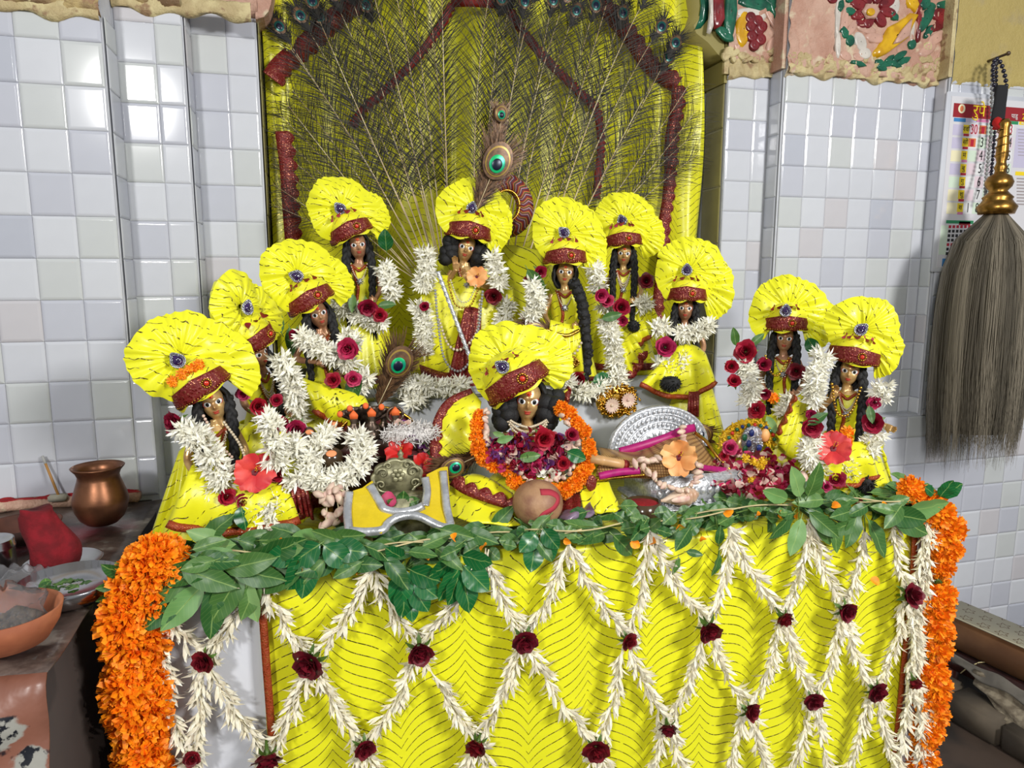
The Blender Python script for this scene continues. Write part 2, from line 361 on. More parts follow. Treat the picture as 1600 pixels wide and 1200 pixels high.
M['plastic_hang'] = plastic_hang()
M['ledge_stone'] = mat('dark_stone', srgb(52, 40, 34), .7, var=.3, vscale=8)
def clear_bag():
    s = NT('clear_polythene'); s.bump(s.noise(40, 3), .5, .004)
    m = s.done((.93, .93, .95), .12, 0, .6, **{'Transmission Weight': .92}); s.b.inputs['IOR'].default_value = 1.08; return m
M['bag'] = clear_bag()
def relief(name, a, b, c, sc=9):
    s = NT(name); n = s.noise(sc, 6, rough=.6); col = s.mix(s.step(n, .4, .6), a, b); col = s.mix(s.step(s.noise(sc*2.3, 5), .56, .66), col, c)
    s.bump(s.noise(60, 5, rough=.7), .7, .008); return s.done(col, .55)
M['plaster_pink'] = relief('pink_flaking_plaster', srgb(196, 158, 138), srgb(180, 136, 116), srgb(206, 190, 160))
M['plaster_cream'] = relief('cream_lumpy_plaster', srgb(206, 190, 142), srgb(180, 160, 116), srgb(150, 120, 88), 14)
M['plaster_ochre'] = relief('ochre_painted_plaster', srgb(186, 166, 98), srgb(176, 156, 92), srgb(170, 152, 104), 4)
M['plaster_brown'] = relief('brown_flaking_plaster', srgb(120, 92, 62), srgb(196, 172, 116), srgb(150, 112, 88), 12)
M['ochre_wall'] = mat('ochre_niche_paint', srgb(150, 138, 76), .6, var=.15, vscale=5)
M['gloss_green'] = mat('green_enamel_paint', srgb(28, 100, 74), .22, c2=srgb(20, 74, 58), vscale=30, bump=.4, bscale=60)
M['gloss_maroon'] = mat('maroon_enamel_paint', srgb(128, 36, 40), .22, c2=srgb(96, 24, 30), vscale=30, bump=.4, bscale=60)
M['gloss_yellow'] = mat('yellow_enamel_paint', srgb(214, 168, 24), .22, c2=srgb(190, 140, 20), vscale=30, bump=.4, bscale=60)
M['gloss_white'] = mat('white_enamel_paint', srgb(208, 200, 190), .3, var=.2, vscale=30, bump=.4, bscale=60)
M['gloss_pink'] = mat('pink_enamel_paint', srgb(200, 158, 140), .3, var=.2, vscale=30, bump=.4, bscale=60)
M['grout'] = mat('tile_joint', srgb(204, 206, 212), .6, var=.1)
TINTS = [srgb(212, 214, 221), srgb(216, 218, 224), srgb(200, 202, 212), srgb(207, 204, 208), srgb(207, 210, 210), srgb(192, 195, 206)]
M['tiles'] = [mat('glazed_tile_%s' % n, tuple(v*.91 for v in c), .09, var=.03, vscale=14, spec=.5) for n, c in zip(('white', 'bright', 'cool', 'warm', 'green', 'grey'), TINTS)]
M['tile_niche'] = mat('ochre_glazed_tile', srgb(158, 150, 106), .15, var=.1, vscale=14)
# ---------------------------------------------------------------- the room
FL = MB(); FL.box((-3.2, -3.4, -.06), (3.4, 1.2, 0)); fl = FL.obj('floor', M['floor'], smooth=False); fl['kind'] = 'structure'
TM = {}
def tile_mesh(w, h, tint, m):
    k = (round(w, 4), round(h, 4), tint)
    if k not in TM:
        g = .0002; rows = []
        for ins, y in ((g, -.0028), (g+.0012, -.0038), (g+.0034, -.0046), (g+.0062, -.0049)):
            a, b = w/2-ins, h/2-ins; rows.append([(-a, y, -b), (a, y, -b), (a, y, b), (-a, y, b)])
        mb = MB(); mb.grid(rows, True); mb.f.append((12, 13, 14, 15)); mb.mi.append(0)
        TM[k] = mb.mesh('tile', m, smooth=True); me_ = TM[k]; me_.polygons[len(mb.f)-1].use_smooth = False
        for e in me_.edges: e.use_edge_sharp = (e.vertices[0] % 4 == e.vertices[1] % 4) or min(e.vertices) >= 12
    return TM[k]
TR = random.Random(3)
def tiles(parent, u0, u1, z0, z1, plane, cw, ch, ua, za, axis='x', m=None, colfn=None):
    # plane: Y for walls that face the camera (axis x), X for side faces (axis y, facing +1 / -1)
    i0 = math.floor((u0-ua)/cw+1e-6); j0 = math.floor((z0-za)/ch+1e-6); i = i0
    while ua+i*cw < u1-1e-4:
        j = j0; a, b = max(u0, ua+i*cw), min(u1, ua+(i+1)*cw)
        while za+j*ch < z1-1e-4:
            c, d = max(z0, za+j*ch), min(z1, za+(j+1)*ch)
            if b-a > .004 and d-c > .004:
                t = (TR.choice((0, 1, 0, 1, 2)) if (i+j) % 2 else TR.choice((2, 3, 4, 5, 4, 2, 0)))
                me = tile_mesh(b-a, d-c, -1 if m else t, m or M['tiles'][t]); u = (a+b)/2; z = (c+d)/2
                if axis == 'x': Mx = Matrix.Translation((u, plane, z))
                elif axis == '+x': Mx = Matrix.Translation((plane, u, z)) @ Matrix.Rotation(pi/2, 4, 'Z')
                else: Mx = Matrix.Translation((plane, u, z)) @ Matrix.Rotation(-pi/2, 4, 'Z')
                jit = Euler((rnd(-.004, .004), 0, rnd(-.004, .004))).to_matrix().to_4x4()
                link('tile', me, parent, M=Mx @ jit)
            j += 1
        i += 1
CW, CH = .0735, .079
# left wall, its return and the stepped pilasters
mb = MB(); mb.box((-2.6, .5, 0), (-.803, .9, 2.6)); mb.box((-.803, .502, 0), (-.768, .62, 1.085)); wl = mb.obj('wall_left', M['grout'], smooth=False); wl['kind'] = 'structure'
tiles(wl, -1.80, -.805, .80, 1.722, .5, CW, CH, at(37, 200, .5).x, at(37, 200, .5).z)
tiles(wl, .504, .58, 1.09, 1.722, -.803, .08, CH, .50, at(37, 200, .5).z, '+x')
tiles(wl, -.803, -.768, .80, 1.085, .502, CW, CH, -.815, .80)
mb = MB(); mb.box((-.803, .58, 0), (-.676, .95, 2.6)); mb.box((-.676, .65, 0), (-.541, .95, 2.6))
mb.box((-.541, .93, 0), (.70, 1.0, 2.6)); mb.box((.621, .70, 0), (.752, .95, 1.81)); mb.box((.621, .70, 1.81), (.752, .95, 2.6))
wb = mb.obj('wall_back', M['grout'], smooth=False); wb['kind'] = 'structure'
za = at(245, 101, .58).z
tiles(wb, -.80, -.678, .80, 1.765, .58, .0745, CH*.97, at(245, 101, .58).x, za)
tiles(wb, -.676, -.544, .80, 1.785, .65, .07, CH*.97, at(360, 176, .65).x, at(360, 176, .65).z)
tiles(wb, .58, .65, .80, 1.765, -.676, .08, CH*.97, .58, za, '+x')
tiles(wb, .652, .80, .80, 1.79, -.541, .10, CH*1.2, .652, za, '+x', m=M['tile_niche'])
tiles(wb, .622, .745, .80, 1.762, .70, .079, CH, .622, at(1160, 188, .7).z)
tiles(wb, .704, .80, .80, 1.745, .621, .10, CH*1.9, .704, 1.33, '-x', m=M['tile_niche'])
mb = MB(); mb.box((.752, .645, .843), (1.235, .95, 2.6)); mb.box((.752, .60, 0), (2.9, .95, .843)); mb.box((1.235, .60, .843), (2.9, .95, 2.6))
wr = mb.obj('wall_right', M['grout'], smooth=False); wr['kind'] = 'structure'
zr = at(1298, 165, .645).z; xr = at(1298, 165, .645).x
tiles(wr, .757, 1.232, .846, 1.772, .645, CW, CH*1.01, xr, zr)
tiles(wr, .648, .698, .80, 1.772, .752, .06, CH*1.01, .645, zr, '-x')
tiles(wr, .604, .643, .846, 1.772, 1.235, .06, CH*1.01, .60, zr, '-x')
xl = at(1500, 800, .6).x; zl = at(1500, 800, .6).z
tiles(wr, .80, 1.90, .02, .841, .60, CW*1.02, CH*1.03, xl, zl)
tiles(wr, 1.238, 1.90, .843, 1.772, .60, CW*1.02, CH*1.03, xl, zl)
# plaster above the tiles, modelled in relief
def rough_slab(name, x0, x1, z0, z1, y, m, depth=.02, amp=.010, nx=40, nz=26, seed=1, lower=.012):
    q = random.Random(seed); ph = [(q.uniform(20, 260), q.uniform(-200, 200), q.uniform(0, 6.3), q.uniform(.2, .8)) for _ in range(12)]
    rows = []
    for j in range(nz+1):
        r = []
        for i in range(nx+1):
            x = x0+(x1-x0)*i/nx; z = z0+(z1-z0)*j/nz
            h = sum(a*sin(fx*x+fz*z+p) for fx, fz, p, a in ph)/3
            if j == 0: z += lower*sin(57*x+seed)*sin(23*x)
            e = min(i, nx-i, 2)/2*1.0
            r.append((x, y-(depth+amp*h)*(1 if j else .2), z))
        rows.append(r)
    rows.insert(0, [(p[0], y+.01, p[2]) for p in rows[0]]); rows.append([(p[0], y+.01, p[2]) for p in rows[-1]])
    mb = MB(); mb.grid(rows); o = mb.obj(name, m); o['kind'] = 'structure'; return o
t1 = rough_slab('trim_1', .752, 1.238, 1.762, 2.05, .645, M['plaster_pink'], .014, .006, 60, 40, 2)
t2 = rough_slab('trim_2', .615, .756, 1.795, 2.05, .70, M['plaster_pink'], .016, .006, 26, 40, 5)
t3 = rough_slab('trim_3', 1.238, 1.95, 1.752, 2.1, .60, M['plaster_ochre'], .006, .002, 60, 30, 6)
t4 = rough_slab('trim_4', -1.5, -.803, 1.722, 1.95, .50, M['plaster_brown'], .014, .008, 70, 26, 7)
t5 = rough_slab('trim_5', -.803, -.676, 1.768, 1.98, .58, M['plaster_brown'], .014, .008, 20, 26, 8)
t6 = rough_slab('trim_6', -.690, -.536, 1.786, 2.0, .65, M['plaster_pink'], .02, .008, 24, 26, 9)
rough_slab('trim_7', .756, 1.238, 1.758, 1.80, .637, M['plaster_cream'], .006, .008, 150, 18, 12, .010)
rough_slab('trim_8', .618, .752, 1.757, 1.812, .694, M['plaster_cream'], .006, .007, 44, 14, 13, .008)
rough_slab('trim_9', -1.5, -.805, 1.712, 1.738, .494, M['plaster_cream'], .006, .004, 70, 6, 14, .010)
rough_slab('trim_10', -.801, -.545, 1.758, 1.79, .575, M['plaster_cream'], .006, .004, 30, 6, 15, .010)
def blob_rows(outline, y, h, inset=.80):
    h *= .62  # pillow-shaped relief piece from an outline in x, z
    cx = sum(p[0] for p in outline)/len(outline); cz = sum(p[1] for p in outline)/len(outline)
    sc = lambda k, yy: [(cx+(x-cx)*k, yy, cz+(z-cz)*k) for x, z in outline]
    return [sc(1.06, y), sc(.98, y-h*.75), sc(inset, y-h), sc(.45, y-h*.8), sc(.05, y-h*.95)]
def relief_piece(name, pts, Y, m, parent, h=.012):
    o = [(at(x, y, Y).x, at(x, y, Y).z) for x, y in pts]
    if sum(a[0]*b[1]-b[0]*a[1] for a, b in zip(o, o[1:]+o[:1])) < 0: o.reverse()
    mb = MB(); mb.grid(blob_rows(o, Y, h), True); return mb.obj(name, m, parent)
def ell(cx, cy, a, b, rot=0, n=14, k=.0, lobes=5):
    out = []
    for i in range(n):
        t = 2*pi*i/n; r = 1+k*cos(lobes*t); x, y = a*r*cos(t), b*r*sin(t)
        out.append((cx+x*cos(rot)-y*sin(rot), cy+x*sin(rot)+y*cos(rot)))
    return out
Yp = .632; Yq = .686
# right pilaster: a bud in yellow and maroon under green leaves
relief_piece('petal', ell(1160, 46, 11, 28, .1), Yq, M['gloss_yellow'], t2)
for i, (x, y) in enumerate([(1172, 28), (1183, 33), (1172, 42), (1185, 48), (1174, 57), (1188, 62), (1178, 71), (1190, 42)]): relief_piece('petal', ell(x, y, 8, 9), Yq-.004, M['gloss_maroon'], t2, .010)
relief_piece('halo', ell(1172, 24, 24, 11, .1), Yq, M['gloss_white'], t2, .010)
for x, y, a, b, r in [(1141, 18, 9, 44, .05), (1182, 8, 30, 9, .2), (1216, 22, 10, 30, -.5), (1221, 48, 8, 18, -.3), (1132, 54, 16, 8, .7), (1205, 2, 22, 8, .6), (1222, 30, 7, 20, -.2)]: relief_piece('leaf', ell(x, y, a, b, r, k=.06), Yq, M['gloss_green'], t2, .012)
relief_piece('rib', [(1113, -6), (1129, -6), (1131, 30), (1124, 44), (1115, 44), (1113, 20)], Yq, M['gloss_maroon'], t2, .012)
relief_piece('rib', [(1107, -8), (1112, -8), (1113, 42), (1109, 52), (1104, 50), (1108, 20)], Yq, M['gloss_white'], t2, .014)
for x, y, a, b, r in [(1207, 72, 9, 16, .3), (1151, 66, 5, 16, 0), (1204, 30, 4, 24, -.5), (1222, 66, 8, 14, -.4)]: relief_piece('scroll', ell(x, y, a, b, r), Yq, M['gloss_pink'], t2, .008)
# wide panel: maroon flower, yellow leaf, scrolls
for a in range(8): relief_piece('petal', ell(1363+24*cos(a*pi/4+.3), 14+20*sin(a*pi/4+.3), 13, 8, a*pi/4+.3), Yp, M['gloss_maroon'], t1, .012)
relief_piece('flower_centre', ell(1360, 18, 12, 12, 0, 12, .1, 6), Yp-.008, M['gloss_pink'], t1, .012)
relief_piece('flower_centre', ell(1360, 19, 6, 6), Yp-.016, M['gloss_yellow'], t1, .008)
relief_piece('leaf', [(1362, 84), (1376, 66), (1386, 44), (1402, 36), (1420, 22), (1432, 24), (1424, 40), (1416, 60), (1400, 72), (1384, 84), (1370, 90)], Yp, M['gloss_yellow'], t1, .018)
relief_piece('leaf', [(1412, -8), (1428, -8), (1434, 8), (1428, 20), (1418, 12)], Yp, M['gloss_yellow'], t1, .014)
relief_piece('leaf', [(1408, 48), (1424, 30), (1420, 56), (1406, 66), (1396, 68)], Yp-.012, M['gloss_pink'], t1, .010)
relief_piece('rib', [(1434, -8), (1441, -8), (1437, 40), (1436, 64), (1430, 66), (1432, 30)], Yp, M['gloss_maroon'], t1, .010)
for x, y, a, b, r in [(1446, 30, 8, 24, .5), (1476, 8, 14, 7, -.1), (1452, 10, 9, 6, .2), (1327, 18, 9, 6, .3), (1327, 64, 7, 9, 0), (1326, 0, 6, 5, 0), (1424, 70, 6, 8, .2), (1450, 50, 5, 12, .5), (1404, 88, 14, 5, -.6), (1385, 100, 16, 5, -.2), (1376, 106, 9, 5, .4)]: relief_piece('leaf', ell(x, y, a, b, r), Yp, M['gloss_green'], t1, .010)
for x, y, a, b, r in [(1312, 10, 5, 10, .2), (1318, 52, 6, 10, -.3), (1340, 100, 12, 4, .3), (1410, 96, 12, 5, -.5), (1398, 102, 9, 4, .3), (1444, 6, 8, 10, .4), (1396, 26, 8, 5, .9), (1372, 98, 7, 5, .1), (1388, 92, 9, 3, -.7)]: relief_piece('leaf', ell(x, y, a, b, r, k=.1), Yp, M['gloss_green'], t1, .012)
for x, y, a, b, r in [(1469, 24, 14, 11, .2), (1466, 40, 18, 7, -.5), (1482, 20, 6, 20, .2), (1300, 0, 8, 6, 0), (1344, 38, 10, 6, .4)]: relief_piece('petal', ell(x, y, a, b, r), Yp, M['gloss_maroon'], t1, .010)
for x, y, a, b, r in [(1308, 20, 4, 40, .05), (1343, 66, 9, 16, -.3), (1396, 10, 8, 16, .1), (1350, 84, 10, 9, .2), (1308, 70, 4, 22, 0), (1424, 46, 3, 22, .1)]: relief_piece('scroll', ell(x, y, a, b, r), Yp, M['gloss_white'], t1, .010)
for x, y, a, b, r in [(1318, 36, 6, 26, .1), (1352, 46, 16, 7, .3), (1340, 90, 9, 6, .4), (1330, 44, 6, 14, .5), (1365, 60, 14, 8, .2), (1320, 88, 10, 7, .6), (1448, 78, 8, 16, .9), (1462, 60, 8, 18, .9)]: relief_piece('scroll', ell(x, y, a, b, r), Yp, M['gloss_pink'], t1, .009)
q = random.Random(4)
for i in range(34): relief_piece('plaster_lump', ell(q.uniform(1235, 1480), q.uniform(86, 112), q.uniform(4, 11), q.uniform(3, 7), q.uniform(0, 3), 9, .15, 3), Yp+.004, M['plaster_cream'] if i % 4 else M['plaster_pink'], t1, .012)
for i in range(16): relief_piece('plaster_lump', ell(q.uniform(1130, 1220), q.uniform(78, 96), q.uniform(4, 10), q.uniform(3, 7), q.uniform(0, 3), 9, .15, 3), Yq, M['plaster_cream'], t2, .012)
for i in range(14): relief_piece('plaster_lump', ell(q.uniform(1430, 1482), q.uniform(62, 112), q.uniform(5, 13), q.uniform(4, 9), q.uniform(0, 3), 9, .15, 3), Yp+.004, M['plaster_cream'], t1, .016)
for k, (x, z0, y0, y1, m) in enumerate(((.7515, 1.772, .640, .70, 'plaster_pink'), (1.2345, 1.772, .595, .645, 'plaster_cream'))):
    mb = MB(); mb.box((x-.010, y0, z0), (x+.002, y1, 2.1)); o = mb.obj('trim_%d' % (15+k), M[m], smooth=False); o['kind'] = 'structure'
mb = MB(); mb.box((.612, .699, 1.742), (.6205, .93, 2.1)); o = mb.obj('trim_17', M['ochre_wall'], smooth=False); o['kind'] = 'structure'
mb = MB(); mb.box((.605, .69, 1.762), (.70, .70, 1.80)); o = mb.obj('trim_18', M['plaster_cream'], smooth=False); o['kind'] = 'structure'
# niche head: cusped ochre arch with a dark green edge
mb = MB(); Ya = .735
arch = [(1128, 92), (1106, 66), (1088, 52), (1084, 40), (1092, 30), (1096, 12), (1094, -20), (1080, -50)]
A1 = [at(x, y, .70) for x, y in arch]; A2 = [p+Vector((-.004, .20, 0)) for p in A1]
mb.grid([A1, A2]); o = mb.obj('trim_11', M['ochre_wall']); o['kind'] = 'structure'; md = o.modifiers.new('thickness', 'SOLIDIFY'); md.thickness = .008
mb = MB(); edge = [(1095, 44), (1106, 30), (1108, 4), (1104, -30)]; inn = [(1086, 46), (1093, 30), (1096, 8), (1093, -30)]
mb.grid([[at(x, y, .698) for x, y in edge], [at(x, y, .698) for x, y in inn]]); o = mb.obj('trim_12', M['gloss_green']); o['kind'] = 'structure'; md = o.modifiers.new('thickness', 'SOLIDIFY'); md.thickness = .008
mb = MB(); ol = [(1128, 92), (1106, 66), (1088, 52), (1084, 40), (1092, 30), (1096, 12), (1094, -20), (1130, -20), (1132, 92)]
mb.prism([(at(x, y, .70).x, at(x, y, .70).z) for x, y in reversed(ol)], .70, .90); o = mb.obj('trim_13', M['ochre_wall'], smooth=False); o['kind'] = 'structure'
mb = MB(); ol = [(413, 30), (420, 22), (424, 10), (428, -20), (400, -20), (400, 34)]
mb.prism([(at(x, y, .645).x, at(x, y, .645).z) for x, y in reversed(ol)], .63, .80); o = mb.obj('trim_14', M['plaster_pink'], smooth=False); o['kind'] = 'structure'
# ---------------------------------------------------------------- altar table and its cloths
TX0, TX1, TZ = -.715, .705, .80
t = thing('altar_table', 'wooden altar table hidden under the white and yellow cloths', 'table', (0, .3, 0))
mb = MB(); mb.bevbox((TX0+.01, -.29, .76), (TX1-.01, .275, .792)); mb.obj('table_top', M['wood'], t)
for x in (TX0+.03, TX1-.09):
    for y in (-.28, .21): MB().bevbox((x, y, .0), (x+.06, y+.06, .76)).obj('leg', M['wood'], t)
def cloth_over(x0, x1, yf, zt, zb, yb, amp, freq, seed, n=90, side=False):
    q = random.Random(seed); ph = [q.uniform(0, 6.3) for _ in range(4)]; rows = []
    def fold(x, d): return -amp*d*(sin(freq*x+ph[0])+.6*sin(freq*1.83*x+ph[1])+.4*sin(freq*.57*x+ph[2])+.8)
    xs = [x0+(x1-x0)*i/n for i in range(n+1)]
    prof = [(yb, zt, 0), ((yb+yf)/2, zt, 0), (yf+.012, zt, 0), (yf+.004, zt-.002, .0), (yf, zt-.010, .05)]+[(yf, zt-.010-(zt-.010-zb)*k/14, k/14) for k in range(1, 15)]
    for y, z, d in prof: rows.append([(x+.006*d*sin(3*z+x*9), y+fold(x, d), z+.002*sin(x*31+seed)*(1 if z < zt-.01 else 0)) for x in xs])
    return rows
mb = MB(); mb.grid(cloth_over(TX0, TX1, .002, TZ, .06, .58, .0035, 17, 1)); wc = mb.obj('white_table_cloth', M['white_cloth'])
for x in (TX0, TX1):
    rows = [[(x, .002+.57*i/12+0*j, TZ-.002-(TZ-.06)*j/10) if False else (x+(.004*sin(i*2.1)*j/10), .004+.575*i/12, TZ-.001-(TZ-.061)*j/10) for i in range(13)] for j in range(11)]
    MB().grid(rows).obj('side_drop', M['white_cloth'], wc)
md = wc.modifiers.new('thickness', 'SOLIDIFY'); md.thickness = .003; md.offset = 0
tag(wc, 'white cotton cloth covering the altar table, showing at both ends of the front', 'tablecloth')
mb = MB(); YX0, YX1 = -.537, .632
mb.grid(cloth_over(YX0, YX1, -.006, TZ+.006, .10, .34, .007, 24, 5, 130)); yc = mb.obj('yellow_table_cloth', M['curtain'])
md = yc.modifiers.new('thickness', 'SOLIDIFY'); md.thickness = .002; md.offset = 0
tag(yc, 'bright yellow satin cloth with curved dark and gold lines hanging down the altar front', 'tablecloth')
for xe, m in ((YX0+.004, 'orange_trim'), (YX1-.004, 'orange_trim')):
    band('braid_edge', [(xe+(.012 if xe < 0 else -.006)*k/6, -.016-.006*(k > 0), .80-.115*k) for k in range(7)], .011, M[m], yc, n=60, facing=(xe, -3, .5), thick=.003)
# white stepped plinth under the back row
pl_ = thing('altar_plinth', 'white painted plinth raising the back row of figures', 'plinth', (-.02, .5, .80))
MB().bevbox((-.42, -.135, .0005), (.42, .12, .20), .006).obj('block', M['plinth_white'], pl_)
MB().bevbox((-.43, -.145, .20), (.43, .125, .212), .004).obj('top_slab', M['plinth_white'], pl_)
# ---------------------------------------------------------------- left ledge
lg = thing('stone_ledge', 'low dark stone ledge built against the tiled wall at the left', 'ledge', (-1.1, .2, 0))
MB().bevbox((-.9, -.36, 0), (.325, .298, .792), .006).obj('slab', M['ledge_stone'], lg)
MB().bevbox((-.9, .268, .793), (.30, .298, .815), .004).obj('back_kerb', M['plaster_pink'], lg)
rows = []
for j in range(34):
    r = []
    for i in range(60):
        x = -2.0+1.245*i/59; wob = .010*sin(x*40+j)*sin(x*13)
        if j < 16: y = .47-.655*j/15; z = .797+.0035*sin(x*37+j*1.3)*sin(j*.9+x*11)+.004*(sin(x*19)*sin(j*.55))
        else:
            k = (j-15)/18; cut = .16+.12*max(0, sin((x+.92)*9.5))+.05*sin(x*31)+(-.0 if x < -.80 else (x+.80)*-1.2)
            y = -.187-.02*sin(k*3)-.02*sin(x*22+1)*k; z = .793-k*max(cut, .03)+.006*sin(x*23)
        r.append((x, y+wob*(j > 14), z))
    rows.append(r)
top = MB(); top.grid(rows[:16]); ps = top.obj('plastic_table_sheet', M['plastic_sheet'])
hang = MB(); hang.grid(rows[15:]); hang.obj('hanging_flap', M['plastic_hang'], ps)
for o in [ps]+list(ps.children): md = o.modifiers.new('thickness', 'SOLIDIFY'); md.thickness = .002; md.offset = 1
tag(ps, 'grimy brown plastic sheet with printed flowers spread over the stone ledge', 'table cover')
for x, y in [(8, 1160), (60, 1080)]: pass
# ---------------------------------------------------------------- right: bench, boards and sacking beside the altar
BM = Matrix(((.17, .985, 0, 1.325), (-.985, .17, 0, .565), (0, 0, 1, 0), (0, 0, 0, 1)))      # x runs along the bench towards the viewer
br = thing('low_wooden_bench', 'dark red wooden bench frame under the star-printed board at the right', 'bench', M=BM)
MB().bevbox((0, -.015, .095), (1.3, .03, .150), .006).obj('rail', M['wood'], br)
MB().bevbox((0, .23, .095), (1.3, .27, .150), .006).obj('rail', M['wood'], br)
for x in (.02, .55, 1.2):
    MB().bevbox((x, -.012, 0), (x+.05, .028, .095), .004).obj('leg', M['wood'], br); MB().bevbox((x, .232, 0), (x+.05, .268, .095), .004).obj('leg', M['wood'], br)
for x in (.12, .45, .85): MB().bevbox((x, .03, .105), (x+.06, .23, .14), .004).obj('cross_piece', M['wood'], br)
mb = MB(); mb.tube([(.10, -.018, .10), (.12, -.021, .13), (.14, -.005, .152), (.15, .02, .153)], .0018, 5); mb.obj('twine', M['straw'], br)
def stars():
    s = NT('cream_cloth_with_brown_stars'); xyz = s.sep(s.coord())
    row = s.ma('FLOOR', s.ma('MULTIPLY', xyz[1], 1/.05))
    gx = s.ma('SUBTRACT', s.ma('FRACT', s.ma('ADD', s.ma('MULTIPLY', xyz[0], 1/.05), s.ma('MULTIPLY', row, .5))), .5)
    gy = s.ma('SUBTRACT', s.ma('FRACT', s.ma('MULTIPLY', xyz[1], 1/.05)), .5)
    r = s.ma('SQRT', s.ma('ADD', s.ma('MULTIPLY', gx, gx), s.ma('MULTIPLY', gy, gy))); a = s.ma('ARCTAN2', gx, gy)
    k = s.ma('ABSOLUTE', s.ma('SUBTRACT', s.ma('FRACT', s.ma('MULTIPLY', s.ma('ADD', a, 7.0), 5/(2*pi))), .5))   # 0 .5
    edge = s.ma('MULTIPLY_ADD', k, .38, .15); d = s.ma('ABSOLUTE', s.ma('SUBTRACT', r, edge))
    f = s.ma('SUBTRACT', 1.0, s.step(d, .02, .045))
    return s.done(s.mix(f, srgb(196, 188, 160), srgb(112, 80, 40)), .6)
M['stars'] = stars()
M['brown_cloth'] = mat('brown_card_cover', srgb(152, 104, 62), .6, c2=srgb(128, 84, 48), vscale=9, bump=.2, bscale=30)
bd = thing('padded_board', 'long padded board with a star-printed cream top and brown sides', 'board', M=Matrix.Translation((0, 0, .152)) @ BM)
MB().bevbox((-.01, 0, 0), (1.35, .125, .092), .010).obj('side_cover', M['brown_cloth'], bd)
MB().bevbox((-.008, .002, .092), (1.348, .123, .099), .004).obj('star_print_top', M['stars'], bd)
st = thing('stone_step', 'worn grey stone step on the floor under the red bench', 'step', M=BM)
for k, (a, b) in enumerate(((-.0, .12), (.125, .27), (.275, .52))): MB().bevbox((a, -.115, 0), (b, -.02, .082-.004*k), .008).obj('stone', mat('grey_step_stone', srgb(100, 88, 72), .8, var=.35, vscale=10), st)
M['sack'] = mat('grey_woven_sacking', srgb(150, 138, 116), .85, c2=srgb(110, 98, 80), vscale=60, bump=.5, bscale=200)
W_ = lambda *p: BM @ Vector(p)
sheet('folded_sack', [[W_(.14, -.02, .135), W_(.4, -.022, .11), W_(.8, -.02, .09), W_(1.2, -.02, .08)], [W_(.15, -.035, .110), W_(.4, -.075, .075), W_(.8, -.10, .05), W_(1.2, -.10, .03)], [W_(.17, -.04, .095), W_(.4, -.125, .04), W_(.8, -.14, .012), W_(1.2, -.14, .006)]], M['sack'], None, 40, 12, lambda u, v: Vector((-.006*sin(v*12+u*7), 0, .005*sin(u*26+v*8))), .006)
tag(bpy.data.objects['folded_sack'], 'rough woven sack drooping beside the stone step under the bench', 'sack')
sheet('grey_rag', [[W_(.05, -.019, .148), W_(.3, -.02, .148), W_(.7, -.02, .147)], [W_(.08, -.03, .125), W_(.3, -.045, .118), W_(.7, -.05, .10)]], mat('grey_rag_cloth', srgb(112, 106, 96), .85, var=.25), None, 40, 8, lambda u, v: Vector((-.005*sin(u*25+v*4), 0, .004*sin(u*31))), .004)
tag(bpy.data.objects['grey_rag'], 'crumpled grey cloth tucked along the red bench rail', 'cloth')
# ---------------------------------------------------------------- flowers and leaves (shared meshes)
def petal_rows(L, W, curl=.3, cup=.2, n=5, tipw=.15, z0=0.0, notch=0):
    rows = []
    for i in range(n):
        t = i/(n-1); wd = W*(sin(pi*min(.08+t*.80, 1))**.8)*(1 if t < 1 else tipw); a = curl*t
        y = -L*t*sin(a)*.9; z = z0+L*t*cos(a*.6)
        rows.append([(-wd, y+cup*wd, z), (0, y, z-(notch if i == n-1 else 0)), (wd, y+cup*wd, z)])
    return rows
def floret_mesh(name, m, L=.020, W=.0032, np_=6, spread=.95, jit=.25, tube=.007, seed=0):
    q = random.Random(seed); mb = MB()
    mb.tube([(0, 0, -tube), (0, 0, 0), (0, 0, .002)], [.0012, .0018, .0022], 5, caps=False)
    for k in range(np_):
        a = 2*pi*(k+q.uniform(-jit, jit))/np_; sp = spread*q.uniform(.75, 1.2)
        Mx = Matrix.Rotation(a, 4, 'Z') @ Matrix.Rotation(sp, 4, 'X')
        mb.grid(petal_rows(L*q.uniform(.8, 1.1), W, q.uniform(-.5, .7), .3, 4, .12), M=Mx)
    return mb.mesh(name, m)
FLOR = [floret_mesh('floret', M['white_petal'], .0215, .0023, 10, .95, jit=.45, seed=i) for i in range(5)]
FLOR_S = [floret_mesh('floret', M['cream_petal'], .024, .0028, 5, .32, seed=20+i, tube=.010) for i in range(6)]
def rose_mesh(name, m, r=.02, seed=0, openness=1.0):
    q = random.Random(seed); mb = MB()
    for ring, (n, tilt, sc, z) in enumerate(((3, .12, .55, .35), (4, .35, .72, .22), (5, .62, .92, .10), (5, .95, 1.05, .0))):
        for k in range(n):
            a = 2*pi*(k+.5*ring+q.uniform(-.15, .15))/n; L = r*sc*q.uniform(.9, 1.1)*1.15; W = r*sc*.62; rows = []
            for i in range(5):
                t = i/4; wd = W*(.35+.65*sin(pi*min(.15+t*.62, 1)))*(.8 if i == 4 else 1); rad = r*.10+L*.75*sin(tilt*openness)*t+(.12*r*t*t*(ring > 1)); zz = z*r+L*cos(tilt*openness)*t-.10*r*(ring > 1)*t**4
                rows.append([(rad-abs(u)*wd*.45, u*wd, zz-.12*r*abs(u)**2*t+q.uniform(-.03, .03)*r) for u in (-1, -.5, 0, .5, 1)])
            mb.grid(rows, M=Matrix.Rotation(a, 4, 'Z'))
    return mb.mesh(name, m)
